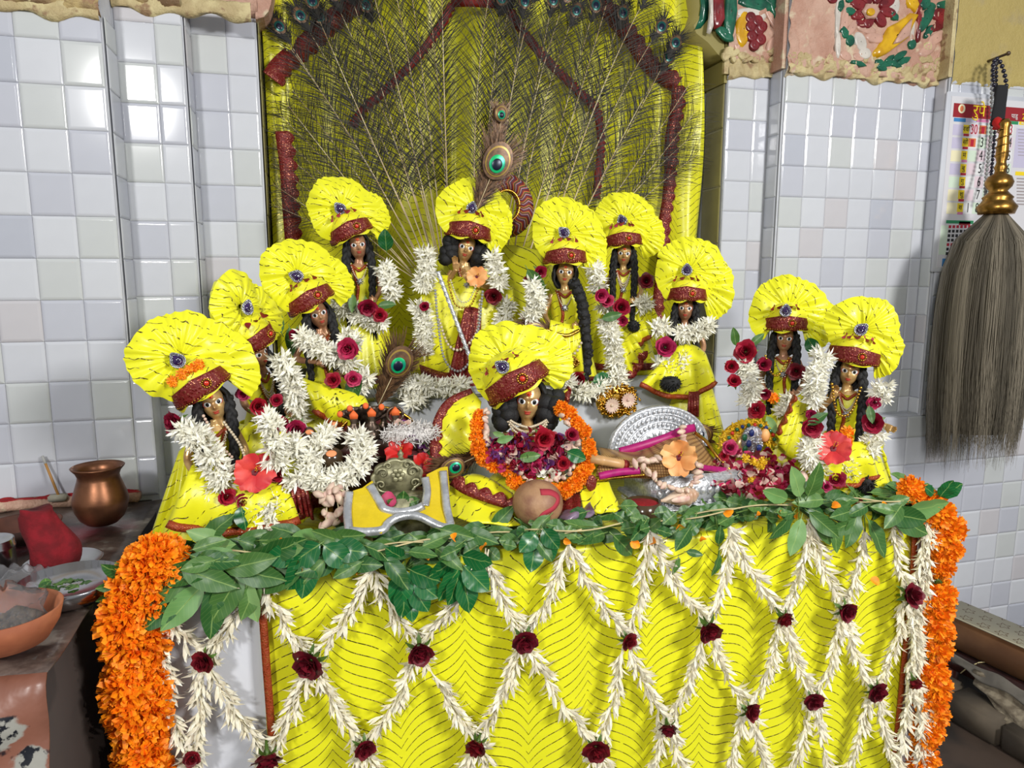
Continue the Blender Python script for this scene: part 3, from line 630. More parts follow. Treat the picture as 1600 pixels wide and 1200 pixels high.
def calyx_mesh(r=.02):
    mb = MB(); mb.tube([(0, 0, -.9*r), (0, 0, -.3*r), (0, 0, .05*r)], [r*.08, r*.13, r*.34], 8)
    for k in range(5): mb.grid(petal_rows(r*.9, r*.16, 1.2, .2, 4, .1), M=Matrix.Rotation(2*pi*k/5, 4, 'Z') @ Matrix.Rotation(1.15, 4, 'X'))
    return mb.mesh('calyx', M['stem'])
ROSE = {c: [rose_mesh('bloom', M[c+'_petal'], .02, i, .85+.15*i) for i in range(3)] for c in ('maroon', 'magenta', 'crimson')}
CALYX = calyx_mesh()
def rose(p, r, c, label, name='rose', group=None, face=None, roll=0):
    d = (CAM-Vector(p)).normalized() if face is None else Vector(face).normalized()
    d = (d+rdir()*.35).normalized()
    t = thing(name, label, 'flower', group=group, M=frame(p, d, (rnd(-1, 1), rnd(-1, 1), rnd(-1, 1)), r/.02))
    link('bloom', RN.choice(ROSE[c]), t); link('calyx', CALYX, t)
    return t
def marigold_mesh(m, r=.03, n=120, seed=0, pw=.17):
    q = random.Random(seed); mb = MB()
    for k in range(n):
        z = 1-1.75*(k+.5)/n; a = k*2.39996+q.uniform(-.2, .2); s = sqrt(max(0, 1-z*z)); d = Vector((s*cos(a), s*sin(a), z+.25)).normalized()
        L = r*(.42+.2*s)*q.uniform(.85, 1.15); base = Vector((s*cos(a)*r*.55, s*sin(a)*r*.55, z*r*.42)); F = frame(base, d+rdir_q(q)*.35, rdir_q(q))
        W = r*pw; mb.grid([[(-W*.3, 0, 0), (W*.3, 0, 0)], [(-W, .15*W, L*.6), (W, -.15*W, L*.62)], [(-W*.9, -.8*W, L*.92), (W*.7, -1.0*W, L)]], M=F)
    mb.ball((0, 0, 0), (r*.62, r*.62, r*.5), 10, 6)
    return mb.mesh('marigold', m)
def rdir_q(q):
    z = q.uniform(-1, 1); a = q.uniform(0, 2*pi); s = sqrt(1-z*z); return Vector((s*cos(a), s*sin(a), z))
MARI = [marigold_mesh(M['marigold'], .03, 230, i, .115) for i in range(4)]
MARI_S = [marigold_mesh(M['marigold'], .012, 60, i+10) for i in range(3)]
MARI_Y = [marigold_mesh(M['yellow_petal'], .009, 36, i+20) for i in range(2)]
def leaf_mesh(m, L=.06, W=.014, tip=1.0, fold=.25, droop=.35, seed=0, blunt=.9):
    q = random.Random(seed); rows = []; n = 8; tw = q.uniform(-.3, .3)
    for i in range(n+1):
        t = i/n; wd = W*sin(pi*t**blunt)**.75 if 0 < t < 1 else .0004
        y = L*droop*(t*t)*.5+.0012*sin(t*14+seed); z = L*t; r = []
        for u in (-1, -.5, 0, .5, 1): r.append((u*wd, y+(-fold*abs(u)*wd)+tw*u*wd*t+.0008*sin(t*22+u*3+seed), z))
        rows.append(r)
    mb = MB(); mb.grid(rows); mb.tube([(0, 0, -L*.14), (0, .0003, 0), (0, L*droop*.1, L*.45)], [.0009, .0009, .0004], 5)
    return mb.mesh('leaf', m)
LEAF = [leaf_mesh(M['leaf'], .055, .013, seed=i, droop=.2+.12*i) for i in range(5)]
LEAF_R = [leaf_mesh(M['leaf'], .030, .0115, seed=i+5, droop=.2, fold=.1, blunt=1.0) for i in range(4)]
LEAF_B = [leaf_mesh(M['leaf_pale' if i == 1 else 'leaf'], .075, .017, seed=i+9, droop=.25) for i in range(4)]
LEAF_D = [leaf_mesh(M['leaf_dark'], .05, .018, seed=i+14, droop=.3, fold=.15) for i in range(3)]
PETAL = {}
def loose_petal(c, L=.016, W=.009):
    k = (c, L, W)
    if k not in PETAL:
        mb = MB(); mb.grid(petal_rows(L, W, .5, .6, 5, .75)); PETAL[k] = mb.mesh('petal', M[c+'_petal'])
    return PETAL[k]
def hibiscus(p, r, c, label, face=None):
    p = Vector(p); d = (CAM-p).normalized() if face is None else Vector(face).normalized()
    t = thing('hibiscus_flower', label, 'flower', M=frame(p, d, (.2, .3, 1)))
    q = random.Random(hash(c) % 100 if False else len(label)); mb0 = None
    for k in range(5):
        rows = []; ph = q.uniform(0, 6)
        for i in range(8):
            tt = i/7; wd = r*.52*sin(pi*(.06+tt*.72))**.8
            rows.append([(u*wd*(1+.06*sin(9*u+ph)), r*.10*tt*sin(u*5+ph)*tt+.25*r*tt*(1-tt), r*(.05+.95*tt)+(-.07*r*abs(sin(u*4+ph)) if i == 7 else 0)) for u in (-1, -.7, -.35, 0, .35, .7, 1)])
        mb = MB(); Mx = Matrix.Rotation(2*pi*k/5+q.uniform(-.15, .15), 4, 'Z') @ Matrix.Rotation(q.uniform(.9, 1.35), 4, 'X'); mb.grid(rows, M=Mx); mb.obj('petal', M[c+'_petal'], t)
    mb = MB(); mb.ball((0, 0, r*.06), (r*.22, r*.22, r*.05), 12, 6); mb.obj('throat', M['maroon_petal'], t)
    mb = MB(); mb.tube([(0, 0, 0), (.05*r, .1*r, .35*r), (.12*r, .25*r, .75*r)], [r*.05, r*.045, r*.03], 6); mb.obj('stamen', M['crimson_petal'], t)
    mb = MB()
    for i in range(16): mb.ball(Vector((.05*r+.07*r*i/16, .1*r+.15*r*i/16, .35*r+.4*r*i/16))+rdir_q(q)*r*.09, r*.025, 5, 4)
    mb.obj('pollen', M['yellow_petal'], t)
    return t
def bloom_part(parent, name, me, p, d, s=1.0, up=None):   # a small piece put in place under its thing
    base = Vector(parent.location) if parent.rotation_euler[:] == (0, 0, 0) else None
    F = frame(Vector(p)-Vector(parent.location), d, up if up is not None else rdir(), s)
    return link(name, me, parent, M=F)
def rope(parent, path, r, meshes, step=.011, ring=5, name='floret', tight=.0, tilt=.25, sc=1.0, back=True):
    n = max(3, int(plen(path)/step)); pts = smooth_path(path, n+1)
    for i in range(n):
        p = pts[i]; tg = (pts[i+1]-pts[i]).normalized(); v = (CAM-p).normalized(); s = tg.cross(v).normalized(); f = s.cross(tg)
        if f.dot(v) < 0: f = -f
        a0 = rnd(0, 2*pi)
        for k in range(ring):
            a = a0+2*pi*k/ring+rnd(-.3, .3); d = s*cos(a)+f*sin(a)
            if not back and sin(a) < -.5: continue
            d2 = (d+tg*rnd(-tilt, tilt*2)+rdir()*.15).normalized()
            bloom_part(parent, name, RN.choice(meshes), p+d*r*.38+tg*rnd(-.3, .3)*step, d2, sc*rnd(.8, 1.12))
def thread(parent, path, r=.001, m=None, name='thread'):
    b = MB(); L = Vector(parent.location); b.tube([p-L for p in smooth_path(path, max(4, int(plen(path)/.012)))], r, 5); return b.obj(name, m or M['cream_thread'], parent)
# ---------------------------------------------------------------- the dressed figures
def head_rows(fs):                   # head and neck with a face, front is -y, face centre at the origin
    rows = []; n = 40; G = lambda a, b, s: exp(-((a-b)/s)**2)
    prof = [(.0280, .002), (.0270, .008), (.0240, .0128), (.0205, .0152), (.0170, .0166), (.0135, .0174), (.0105, .0178), (.0080, .0179), (.0055, .0178), (.0030, .0177), (.0005, .0176), (-.0020, .0174), (-.0045, .0171), (-.0070, .0167), (-.0095, .0161), (-.0120, .0152), (-.0145, .0141), (-.0170, .0127), (-.0195, .0110), (-.0220, .0092), (-.0245, .0078), (-.0280, .0074), (-.0330, .0076), (-.0400, .0086)]
    for z, r in prof:
        row = []
        for j in range(n):
            a = 2*pi*j/n; x = r*sin(a); y = -r*1.08*cos(a); fr = max(0, cos(a)); ax = atan2(sin(a), cos(a)); f = 0
            if fr > 0:
                f += .0052*G(ax, 0, .15)*(G(z, -.0040, .0036)+.55*G(z, .0010, .0042))          # nose
                f += .0016*G(ax, 0, .6)*G(z, .0095, .0035)                                      # brow
                f -= .0017*(G(ax, .5, .24)+G(ax, -.5, .24))*G(z, .0045, .0035)                    # eye sockets
                f += .0017*(G(ax, .62, .3)+G(ax, -.62, .3))*G(z, -.0045, .005)                   # cheeks
                f += .0022*G(ax, 0, .28)*(G(z, -.0098, .0014)+G(z, -.0128, .0016))               # lips
                f += .0034*G(ax, 0, .36)*G(z, -.0185, .004)                                     # chin
            f += .0028*(G(ax, 1.62, .16)+G(ax, -1.62, .16))*G(z, .001, .0065)                    # ears
            row.append((fs*(x*(1+f/r)), fs*(y*(1+f/r)), fs*z))
        rows.append(row)
    return rows
def make_body(parent, h, fs, froll, fyaw, m, arms, low):
    mb = MB(); R = Matrix.Translation((0, 0, h)) @ Matrix.Rotation(froll, 4, 'Y') @ Matrix.Rotation(fyaw, 4, 'Z')
    hr = head_rows(fs); o = len(mb.v); mb.grid(hr, True, R); n = 40
    mb.f.append(tuple(o+j for j in range(n))); mb.mi.append(0); L = len(hr)-1; mb.f.append(tuple(o+L*n+j for j in reversed(range(n)))); mb.mi.append(0)
    tors = [(-.026, .0072, .0072), (-.034, .009, .008), (-.041, .022, .011), (-.047, .030, .0135), (-.058, .0285, .0155), (-.075, .026, .0165), (-.092, .0225, .0145), (-.106, .021, .0135), (-.122, .026, .017), (-.14, .030, .02), (-.16, .028, .02)]
    rows = [[(fs*rx*sin(2*pi*j/28), -fs*ry*cos(2*pi*j/28), h+fs*z) for j in range(28)] for z, rx, ry in tors]
    o = len(mb.v); mb.grid(rows, True); mb.f.append(tuple(o+j for j in range(28))); mb.mi.append(0); mb.f.append(tuple(o+(len(rows)-1)*28+j for j in reversed(range(28)))); mb.mi.append(0)
    for sh, el, wr, fing in arms:     # arm with palm, four fingers and thumb, points relative to the face
        P = [Vector((a[0]*fs, a[1]*fs, h+a[2]*fs)) for a in (sh, el, wr)]; F = Vector(fing).normalized()
        mb.tube(smooth_path(P, 14), [fs*(.0088-.0040*i/13) for i in range(14)], 10)
        side = F.cross(Vector((0, -1, .2))).normalized()
        if side.length < .5: side = Vector((1, 0, 0))
        nrm = side.cross(F).normalized(); w0 = P[2]
        palm = [w0-F*.002*fs, w0+F*.006*fs, w0+F*.013*fs]
        for k in (-1, 0, 1): mb.tube([p+side*k*.0032*fs for p in palm], [.0032*fs, .0038*fs, .0034*fs], 8)
        for k, ln in ((-1.5, .013), (-.5, .016), (.5, .0155), (1.5, .012)):
            b0 = w0+F*.0125*fs+side*k*.0026*fs; mb.tube([b0, b0+F*ln*.45*fs+side*k*.0006*fs, b0+(F*ln*.8+nrm*ln*.22)*fs+side*k*.0009*fs, b0+(F*ln+nrm*ln*.5)*fs+side*k*.0009*fs], [.0017*fs, .0016*fs, .0014*fs, .0009*fs], 7)
        b0 = w0+F*.003*fs+side*.0036*fs; mb.tube([b0, b0+(F*.005+side*.005)*fs, b0+(F*.011+side*.006+nrm*.003)*fs], [.002*fs, .0018*fs, .0011*fs], 7)
    o = mb.obj('body', m, parent)
    md = o.modifiers.new('merge', 'REMESH'); md.mode = 'VOXEL'; md.voxel_size = .00105*fs; md.use_smooth_shade = True
    # painted face
    for s in (-1, 1):
        e = MB(); e.ball((0, 0, 0), (.0070*fs, .0028*fs, .0050*fs), 14, 8)
        F = R @ Matrix.Translation((s*.0082*fs, -.0152*fs, .0042*fs)) @ Matrix.Rotation(s*.42, 4, 'Z') @ Matrix.Rotation(s*-.12, 4, 'Y')
        eo = link('eye', e.mesh('eye', M['eye']), parent, M=F)
        e = MB(); e.ball((-.0004*s*fs, -.0021*fs, 0), (.0032*fs, .0012*fs, .0034*fs), 12, 6); e.obj('pupil', M['black'], eo)
        e = MB(); e.tube([(.0075*fs*cos(a), -.0005*fs, .0055*fs*sin(a)) for a in [pi*2*i/20 for i in range(21)]], .0006*fs, 5); e.obj('eye_rim', M['lips'], eo)
    e = MB(); e.ball((0, -.0182*fs, -.0100*fs), (.0052*fs, .0020*fs, .0013*fs), 12, 6); e.ball((0, -.0180*fs, -.0128*fs), (.0044*fs, .0022*fs, .0014*fs), 12, 6)
    link('lips', e.mesh('lips', M['lips']), parent, M=R)
    e = MB(); e.ball((0, -.0172*fs, .0136*fs), (.0052*fs, .0020*fs, .0050*fs), 12, 6); tk = link('forehead_mark', e.mesh('forehead_mark', M['tilak']), parent, M=R)
    e = MB(); e.ball((0, -.0190*fs, .0136*fs), (.0022*fs, .0010*fs, .0024*fs), 8, 5); e.obj('dot', M['red_gem'], tk)
    return o
def rosette(R, pleats, a0, a1, seed, depth=.015, amp=.0052, irr=.10, nr=12):
    q = random.Random(seed); n = pleats*5; full = (a1-a0) > 6.2; fr = []; bk = []; ph = [q.uniform(0, 6.3) for _ in range(5)]
    off = [q.uniform(.55, 1.35) for _ in range(pleats)]; sh = [q.uniform(-.22, .22) for _ in range(pleats)]
    for i in range(nr+1):
        t = .07+.93*i/nr; rf = []; rb = []
        for j in range(n if full else n+1):
            u = j/n; a = a0+(a1-a0)*u; k = (u*pleats+.55*sin(2*a+ph[0])+.4*sin(3*a+ph[1])+.25*sin(5*a+ph[2])) % pleats; ki = int(k) % pleats; w = sin(2*pi*(k+sh[ki]*sin(pi*(k % 1))))
            rad = R*t*(1+irr*t*(sin(a+ph[0])*.35+sin(2*a+ph[1])*.4+sin(3*a+ph[2])*.45+.2*sin(7*a+ph[3]))+(.016*t*t*w*off[ki]))
            y = -depth*(1-t)**1.5*.0-amp*off[ki]*w*(t**.6)*(1-.62*t)-depth*sin(pi*min(t*.86+.08, 1))+.003*sin(5*a+ph[4]+t*4)*t
            rf.append((rad*cos(a), y, rad*sin(a))); rb.append((rad*cos(a)*.985, depth*.55*sin(pi*min(t*.9+.05, 1))+.001, rad*sin(a)*.985))
        fr.append(rf); bk.append(rb)
    mb = MB(); mb.grid(fr, full); mb.grid(list(reversed(bk)), full); mb.grid([fr[-1], bk[-1]], full)
    if not full:
        for c in (0, -1): mb.grid([[r[c] for r in fr], [r[c] for r in bk]])
    return mb
def make_turban(parent, h, fs, roll, R, jx, jz, seed, side=1, petals='crimson', npet=4, band_tilt=0.0, lobe=1.0, fan2=.06, gem='red_gem'):
    Mt = Matrix.Translation((0, 0, h)) @ Matrix.Rotation(roll, 4, 'Y'); ln = sqrt(jx*jx+jz*jz); q = random.Random(seed)
    mb = MB(); rows = []                                    # wrapped cap
    for i in range(13):
        t = i/12; z = .0205+.0615*sin(t*pi/2); rr = cos(t*pi/2*.97)**.72; rows.append([((.046*rr+.003)*sin(a)*fs, (-(.045*rr+.002)*cos(a)+.006-.012*t)*fs, (z+.0012*sin(7*a+i*1.1)*rr+.0032*sin(5*a*side+z*260+seed)*rr*(t < .97))*fs) for a in [2*pi*j/44 for j in range(44)]])
    mb.grid(rows, True)
    tb = link('turban', mb.mesh('turban', M['cloth_b']), parent, M=Mt)
    ro = rosette(R, 22, 0, 2*pi, seed); cz = ln*1.02; zm = -(cz-.026*fs)
    def tuckup(v):
        x, y, z = v; k = min(1, max(0, (abs(x)-.030*fs)/(.030*fs))); k = k*k*(3-2*k)
        return (x, y, z if z > zm else (zm+(z-zm)*.12)*(1-k)+z*k)
    ro.v = [tuckup(v) for v in ro.v]
    rs = link('pleated_rosette', ro.mesh('pleated_rosette', M['cloth_a']), tb, M=Matrix.Translation((side*.004, -.001*fs, cz)) @ Matrix.Rotation(-.12, 4, 'X') @ Matrix.Rotation(side*.15, 4, 'Z'))
    ro = rosette(R*lobe, 13, radians(-75), radians(95), seed+50)
    link('side_fan', ro.mesh('side_fan', M['cloth_a']), tb, M=Matrix.Translation((side*.030*fs, .012*fs, cz*.62)) @ (Matrix.Rotation(pi, 4, 'Z') if side < 0 else Matrix.Identity(4)) @ Matrix.Rotation(-.1, 4, 'X'))
    mb = MB(); rows = []                                    # maroon sequin band
    for i in range(5):
        v = i/4; row = []
        for j in range(41):
            a = radians(-82+164*j/40); sc = .0030*abs(sin(a*4.6))*(1 if i == 0 else 0)+.010*(a/1.4)**2*-1*0
            z = (.0250-sc+.021*v+.010*(1-abs(a)/1.43)*v)
            rr = .0482-.004*v; row.append((rr*sin(a)*fs, (-(rr*.98)*cos(a)+.006-.0045*v)*fs, z*fs))
        rows.append(row)
    mb.grid(rows); bd_ = mb.obj('sequin_band', M['maroon'], tb); md = bd_.modifiers.new('thickness', 'SOLIDIFY'); md.thickness = .0022*fs; md.offset = 1
    for v, zz in ((0, .0440), (1, .0260)):
        e = MB()
        for j in range(25):
            a = radians(-72+144*j/24); rr = .0492-.003*(1-v); e.ball((rr*sin(a)*fs, (-(rr*.98)*cos(a)+.003)*fs, (zz+.008*(1-abs(a)/1.43)*(1-v))*fs), .0011*fs, 5, 4)
        e.obj('gold_studs', M['gold'], bd_)
    e = MB(); ax = side*.30; px_, py_ = .0478*sin(ax)*fs, (-.048*cos(ax)+.003)*fs
    for j in range(12): e.ball((px_+.0066*cos(j*pi/6)*fs, py_-.001, .039*fs+.0066*sin(j*pi/6)*fs), .0019*fs, 6, 4)
    bj = e.obj('band_brooch', M['gold'], bd_); e = MB(); e.ball((px_, py_-.002, .039*fs), (.0042*fs, .0022*fs, .0042*fs), 10, 6); e.obj('stone', M[gem], bj)
    # teardrop brooch pinned at the centre of the rosette
    F = Matrix.Translation((0, -(.031+1.3*max(0, .080-ln/fs))*fs, ln*1.03)) @ Matrix.Rotation(-.12, 4, 'X') @ Matrix.Rotation(q.uniform(-.9, .9), 4, 'Y')
    tear = lambda s: [(s*(cos(a)*(1-.30*max(0, sin(a))**2)), s*(sin(a)*1.0+.35*max(0, sin(a))**3)) for a in [2*pi*j/28 for j in range(28)]]
    e = MB(); e.prism(tear(.0112), 0, .003)
    for x, z in tear(.0106): e.ball((x, -.0010, z), .0017, 6, 4)
    for x, z in tear(.0082): e.ball((x, -.0012, z), .0012, 5, 4)
    br_ = link('brooch', e.mesh('brooch', M['crystal']), tb, M=F)
    e = MB(); e.grid([[(x, -.0004, z) for x, z in tear(.0074)], [(x, -.0026, z-.0002) for x, z in tear(.0064)], [(x, -.0042, z) for x, z in tear(.0035)], [(x, -.0046, z) for x, z in tear(.0003)]], True); e.obj('purple_stone', M['purple_gem'], br_)
    e = MB(); e.tube([(.0034*cos(a)+.0008, -.0046, .0034*sin(a)-.001) for a in [radians(-150+240*i/12) for i in range(13)]], .0005, 4); e.obj('silver_crescent', M['crystal'], br_)
    if npet:
        for k in range(npet):
            a = radians(-48+96*(k+.5)/npet)+rnd(-.06, .06); z = .058+.010*cos(a)*1.2; rr = .0455*(1-((z-.016)/.070)**2)**.36+.002
            F = frame((rr*sin(a)*fs*1.05, (-(rr+.003)*cos(a)+.002)*fs-.003, z*fs), (sin(a)*.3+rnd(-.2, .2), -.6, .8), (sin(a), cos(a)*.2, .2))
            if petals == 'marigold': link('flower_bit', RN.choice(MARI_S), tb, M=Matrix.Translation(F.to_translation()) @ Matrix.Rotation(pi/2, 4, 'X') @ Matrix.Diagonal((.7, .7, .5, 1)))
            else: link('petal', loose_petal(petals, .0125, .0075), tb, M=F)
    return tb
def braid(parent, pts, r, seed=0, end_tuft=True):
    p = smooth_path(pts, 46); q = random.Random(seed); mb = MB()
    for k in range(3):                                      # three plaited strands
        path = []; rr = []
        for i, c in enumerate(p):
            t = i/45; a = t*plen(p)/.024*pi*2/2+2*pi*k/3; s = r*(1-.35*t)
            path.append(Vector(c)+Vector((cos(a)*s*.62, sin(2*a)*s*.30, 0))); rr.append(s*.66*(1+.12*sin(i*1.7+k)))
        mb.tube(path, rr, 8)
    if end_tuft:
        e = Vector(p[-1])
        for i in range(26): d = Vector((q.uniform(-.5, .5), q.uniform(-.5, .3), -1)).normalized(); mb.tube([e, e+d*r*1.6, e+d*r*3.4+Vector((0, 0, -.004))], [r*.25, r*.16, r*.03], 5)
    return mb.obj('braid', M['hair'], parent)
def pleated_skirt(parent, h, top, wt, wb, dt, db, seed, pleats=18, m='cloth_b', border=True, cy=0.0, amp=.006, zb=0.0):
    q = random.Random(seed); rows = []; n = pleats*6; ph = [q.uniform(0, 6.3) for _ in range(3)]; N = 18
    for i in range(N+1):
        t = i/N; z = (h-top)*(1-t)+zb*t; e = t**.75; w = wt+(wb-wt)*e; d = dt+(db-dt)*e; r = []
        for j in range(n):
            a = 2*pi*j/n; f = 1+amp*8*t*(sin(pleats*a+ph[0])*.6+.4*sin(pleats*.5*a+ph[1]+t)); r.append((w*sin(a)*f, -d*cos(a)*f+cy, z+.003*sin(3*a+ph[2])*t*(1-t)*4))
        rows.append(r)
    mb = MB(); mb.grid(rows, True); sk = mb.obj('skirt', M[m], parent)
    md = sk.modifiers.new('thickness', 'SOLIDIFY'); md.thickness = .002; md.offset = 0
    if border:
        for k in (.86,):
            i = int(k*N); mb = MB(); mb.grid([[(p[0]*1.02, (p[1]-cy)*1.02+cy, p[2]) for p in rows[i]], [(p[0]*1.022, (p[1]-cy)*1.022+cy, p[2]) for p in rows[i+1]], [(p[0]*1.022, (p[1]-cy)*1.022+cy, p[2]+.002) for p in rows[i+2 if i+2 <= N else N]]], True)
            o = mb.obj('hem_border', M['maroon'], sk); md = o.modifiers.new('thickness', 'SOLIDIFY'); md.thickness = .002
    return sk
def blouse(parent, h, fs, m='cloth_b', neck=True):
    tors = [(-.037, .017, .0115), (-.043, .0275, .015), (-.050, .0335, .017), (-.062, .033, .0195), (-.078, .031, .0215), (-.095, .028, .0195), (-.108, .027, .019), (-.124, .032, .022), (-.142, .040, .027), (-.165, .048, .033)]
    mb = MB(); mb.grid([[(fs*rx*sin(a)*(1+.02*sin(9*a+z*300)), -fs*ry*cos(a), h+fs*z-(.012*fs*max(0, cos(a))**6 if i == 0 else 0)) for a in [2*pi*j/48 for j in range(48)]] for i, (z, rx, ry) in enumerate(tors)], True)
    o = mb.obj('robe', M[m], parent); md = o.modifiers.new('thickness', 'SOLIDIFY'); md.thickness = .0015; md.offset = 1
    # rust braid running down the front like the edge of a wrap
    s = RN.choice((-1, 1)); F = Vector((0, -3, h))
    band('wrap_edge', [(s*.017*fs, -.015*fs, h-.037*fs), (s*.010*fs, -.0215*fs, h-.06*fs), (s*.004*fs, -.0245*fs, h-.085*fs), (s*.006*fs, -.0215*fs, h-.105*fs), (s*.012*fs, -.030*fs, h-.14*fs)], .0065*fs, M['orange_trim'], parent, n=24, facing=F, thick=.002)
    band('neck_edge', [(-.020*fs, -.009*fs, h-.036*fs), (-.010*fs, -.0170*fs, h-.043*fs), (0, -.0205*fs, h-.050*fs), (.010*fs, -.0170*fs, h-.043*fs), (.020*fs, -.009*fs, h-.036*fs)], .005*fs, M['orange_trim'], parent, n=20, facing=F, thick=.002)
    return o
def necklace(parent, h, fs, drop, wid, m='pearl', r=.0016, rows=1, pend=True):
    e = MB()
    for k in range(rows):
        for j in range(27):
            u = -1+2*j/26; e.ball((u*wid*fs*(1+.03*k), -(.0195+.006*(1-u*u)+.0006*k)*fs-.0015, h-(.040+(drop+k*.006)*(1-u*u)**.8)*fs+.004*abs(u)*fs), r, 6, 4)
    o = e.obj('necklace', M[m], parent)
    if pend:
        e = MB(); e.ball((0, -.0275*fs-.002, h-(.043+drop+.006*(rows-1))*fs), (.0048, .002, .0048), 10, 6)
        for j in range(8): e.ball((.006*cos(j*pi/4), -.0275*fs-.002, h-(.043+drop+.006*(rows-1))*fs+.006*sin(j*pi/4)), .0016, 5, 4)
        e.obj('pendant', M['crystal'], o)
    return o
def hair_cap(parent, h, fs, froll, wide=1.0, curls=False):
    mb = MB(); R = Matrix.Translation((0, 0, h)) @ Matrix.Rotation(froll, 4, 'Y'); rows = []
    for i in range(13):
        t = i/12; z = .030-.064*t; rr = .0225*(sin(pi*(.12+.80*t))**.5)*(1+.10*t); row = []
        for j in range(36):
            a = radians(58)+radians(244)*j/35; b = 1+.06*sin(9*a+i*1.3); row.append((rr*wide*sin(a)*fs*b*1.12, (-rr*cos(a)*b*1.0+.003)*fs, z*fs))
        rows.append(row)
    mb.grid(rows)
    if curls:
        q = random.Random(5)
        for s in (-1, 1):
            for k in range(26): mb.ball((s*(.024+q.uniform(-.004, .010))*fs*wide, (.0+q.uniform(-.014, .010))*fs, q.uniform(-.030, .012)*fs), q.uniform(.006, .010)*fs, 8, 6)
    o = link('hair', mb.mesh('hair', M['hair']), parent, M=R); md = o.modifiers.new('thickness', 'SOLIDIFY'); md.thickness = .004*fs; md.offset = 1
    return o
LA = lambda s, *a: a
ARM_DOWN = lambda s: ((s*.028, 0, -.046), (s*.044, -.010, -.085), (s*.030, -.040, -.112), (s*-.5, -.6, .05))
ARM_OUT = lambda s: ((s*.028, 0, -.046), (s*.046, -.004, -.082), (s*.070, -.024, -.098), (s*.75, -.6, -.12))
ARM_UP = lambda s: ((s*.028, 0, -.046), (s*.048, -.016, -.078), (s*.026, -.038, -.046), (s*-.25, -.15, 1))
FIG = {}
def figure(key, label, face, Y, zb, jewel, Rpx, froll, m='idol_dark', seed=0, fs=1.0, yaw=0, side=1, petals='crimson', npet=4, skirt=(.10, .085), braids=((-1, .15), (1, .15)), arms=None, curls=False, lobe=.92, fyaw=0, gem='red_gem', cut=None, rows_=1, body_low=True):
    fpt = at(face[0], face[1], Y); base = Vector((fpt.x, Y, zb)); h = fpt.z-zb; dv = CAM-fpt; rz = atan2(dv.x, -dv.y)+radians(yaw); s = (fpt-CAM).dot(FWD)/FPX
    t = thing('deity_figurine', label, 'figurine', base, rz=rz)
    jx, jz = (jewel[0]-face[0])*s, (face[1]-jewel[1])*s
    make_body(t, h, fs, radians(froll), fyaw, M[m], arms if arms is not None else (ARM_DOWN(-1), ARM_DOWN(1)), body_low)
    hair_cap(t, h, fs, radians(froll), 1.25 if curls else 1.1, curls)
    make_turban(t, h, fs, atan2(jx, jz), Rpx*s, jx, jz, seed, side, petals, npet, lobe=lobe, gem=gem)
    blouse(t, h, fs)
    if skirt: pleated_skirt(t, h, .125*fs, .042*fs, skirt[0], .030*fs, skirt[1], seed, cy=0.0)
    for sx, ln in braids:
        w0 = .0255*fs; braid(t, [(sx*.020*fs, .002*fs, h+.012*fs), (sx*w0, -.012*fs, h-.020*fs), (sx*w0*1.05, -.026*fs, h-.055*fs), (sx*w0*.98, -.032*fs, h-.055*fs-ln*.5), (sx*w0*.92, -.040*fs, h-.05*fs-ln)], .0085*fs, seed+sx)
    necklace(t, h, fs, .030, .017, 'pearl', .0016, rows_)
    FIG[key] = (t, label, s, rz); return t
ORD = 'the figure'
figure('A', 'brass goddess figurine at the front left corner, coral hibiscus on its lap', (334, 631), .17, .801, (290, 560), 73, -16, 'idol_brass', 11, 1.0, 0, 1, 'marigold', 4, (.110, .085), ((-1, .10), (1, .125)), lobe=.98, rows_=3)
figure('A2', 'figurine half hidden behind the front left one, only its right half showing', (401, 554), .275, .801, (366, 482), 52, -22, 'idol_dark', 23, .95, 42, 1, 'crimson', 3, (.10, .08), ((1, .15),), lobe=1.05, rows_=3)
figure('B', 'figurine third from the left with a pink rose on its chest and bent arm', (498, 493), .36, .801, (466, 434), 56, -20, 'idol_dark', 32, .98, 8, 1, 'crimson', 4, (.115, .085), ((-1, .07), (1, .07)), arms=(((-.028, 0, -.046), (-.046, -.01, -.080), (-.012, -.045, -.086), (.9, -.4, .05)), ARM_DOWN(1)))
figure('C', 'figurine at the left end of the raised back row with two long braids', (559, 386), .50, 1.012, (534, 332), 53, -7, 'idol_dark', 47, .98, 4, 1, 'magenta', 4, (.085, .07), ((-1, .115), (1, .115)), lobe=.88)
figure('D', 'flute playing brass figurine with raised hand in the middle of the back row', (728, 390), .50, 1.012, (737, 331), 54, 14, 'idol_brass', 58, 1.06, 0, 1, 'crimson', 4, (.10, .075), (), arms=(((-.028, 0, -.046), (-.046, -.016, -.078), (-.020, -.044, -.040), (-.1, -.2, 1)), ((.028, 0, -.046), (.046, -.020, -.076), (.006, -.052, -.062), (-.5, -.1, .7))), curls=True, lobe=.85)
figure('E', 'brass goddess figurine with one thick braid and gold anklet, right of the flute player', (883, 428), .42, 1.012, (881, 368), 55, 4, 'idol_brass', 66, .98, 0, 1, 'magenta', 4, (.075, .06), (), lobe=.9)
figure('F', 'figurine with a red rose on its chest at the right end of the back row', (975, 399), .54, 1.012, (971, 349), 47, 4, 'idol_brass', 71, .95, 0, 1, 'magenta', 5, (.085, .065), ((-1, .10), (1, .105)), lobe=.95, rows_=3)
figure('G', 'figurine right of the plinth with a pink rose between white flowers', (1071, 484), .40, .801, (1071, 425), 54, 2, 'idol_dark', 83, .96, 0, 1, 'crimson', 4, (.115, .09), ((-1, .05), (1, .03)), lobe=1.0)
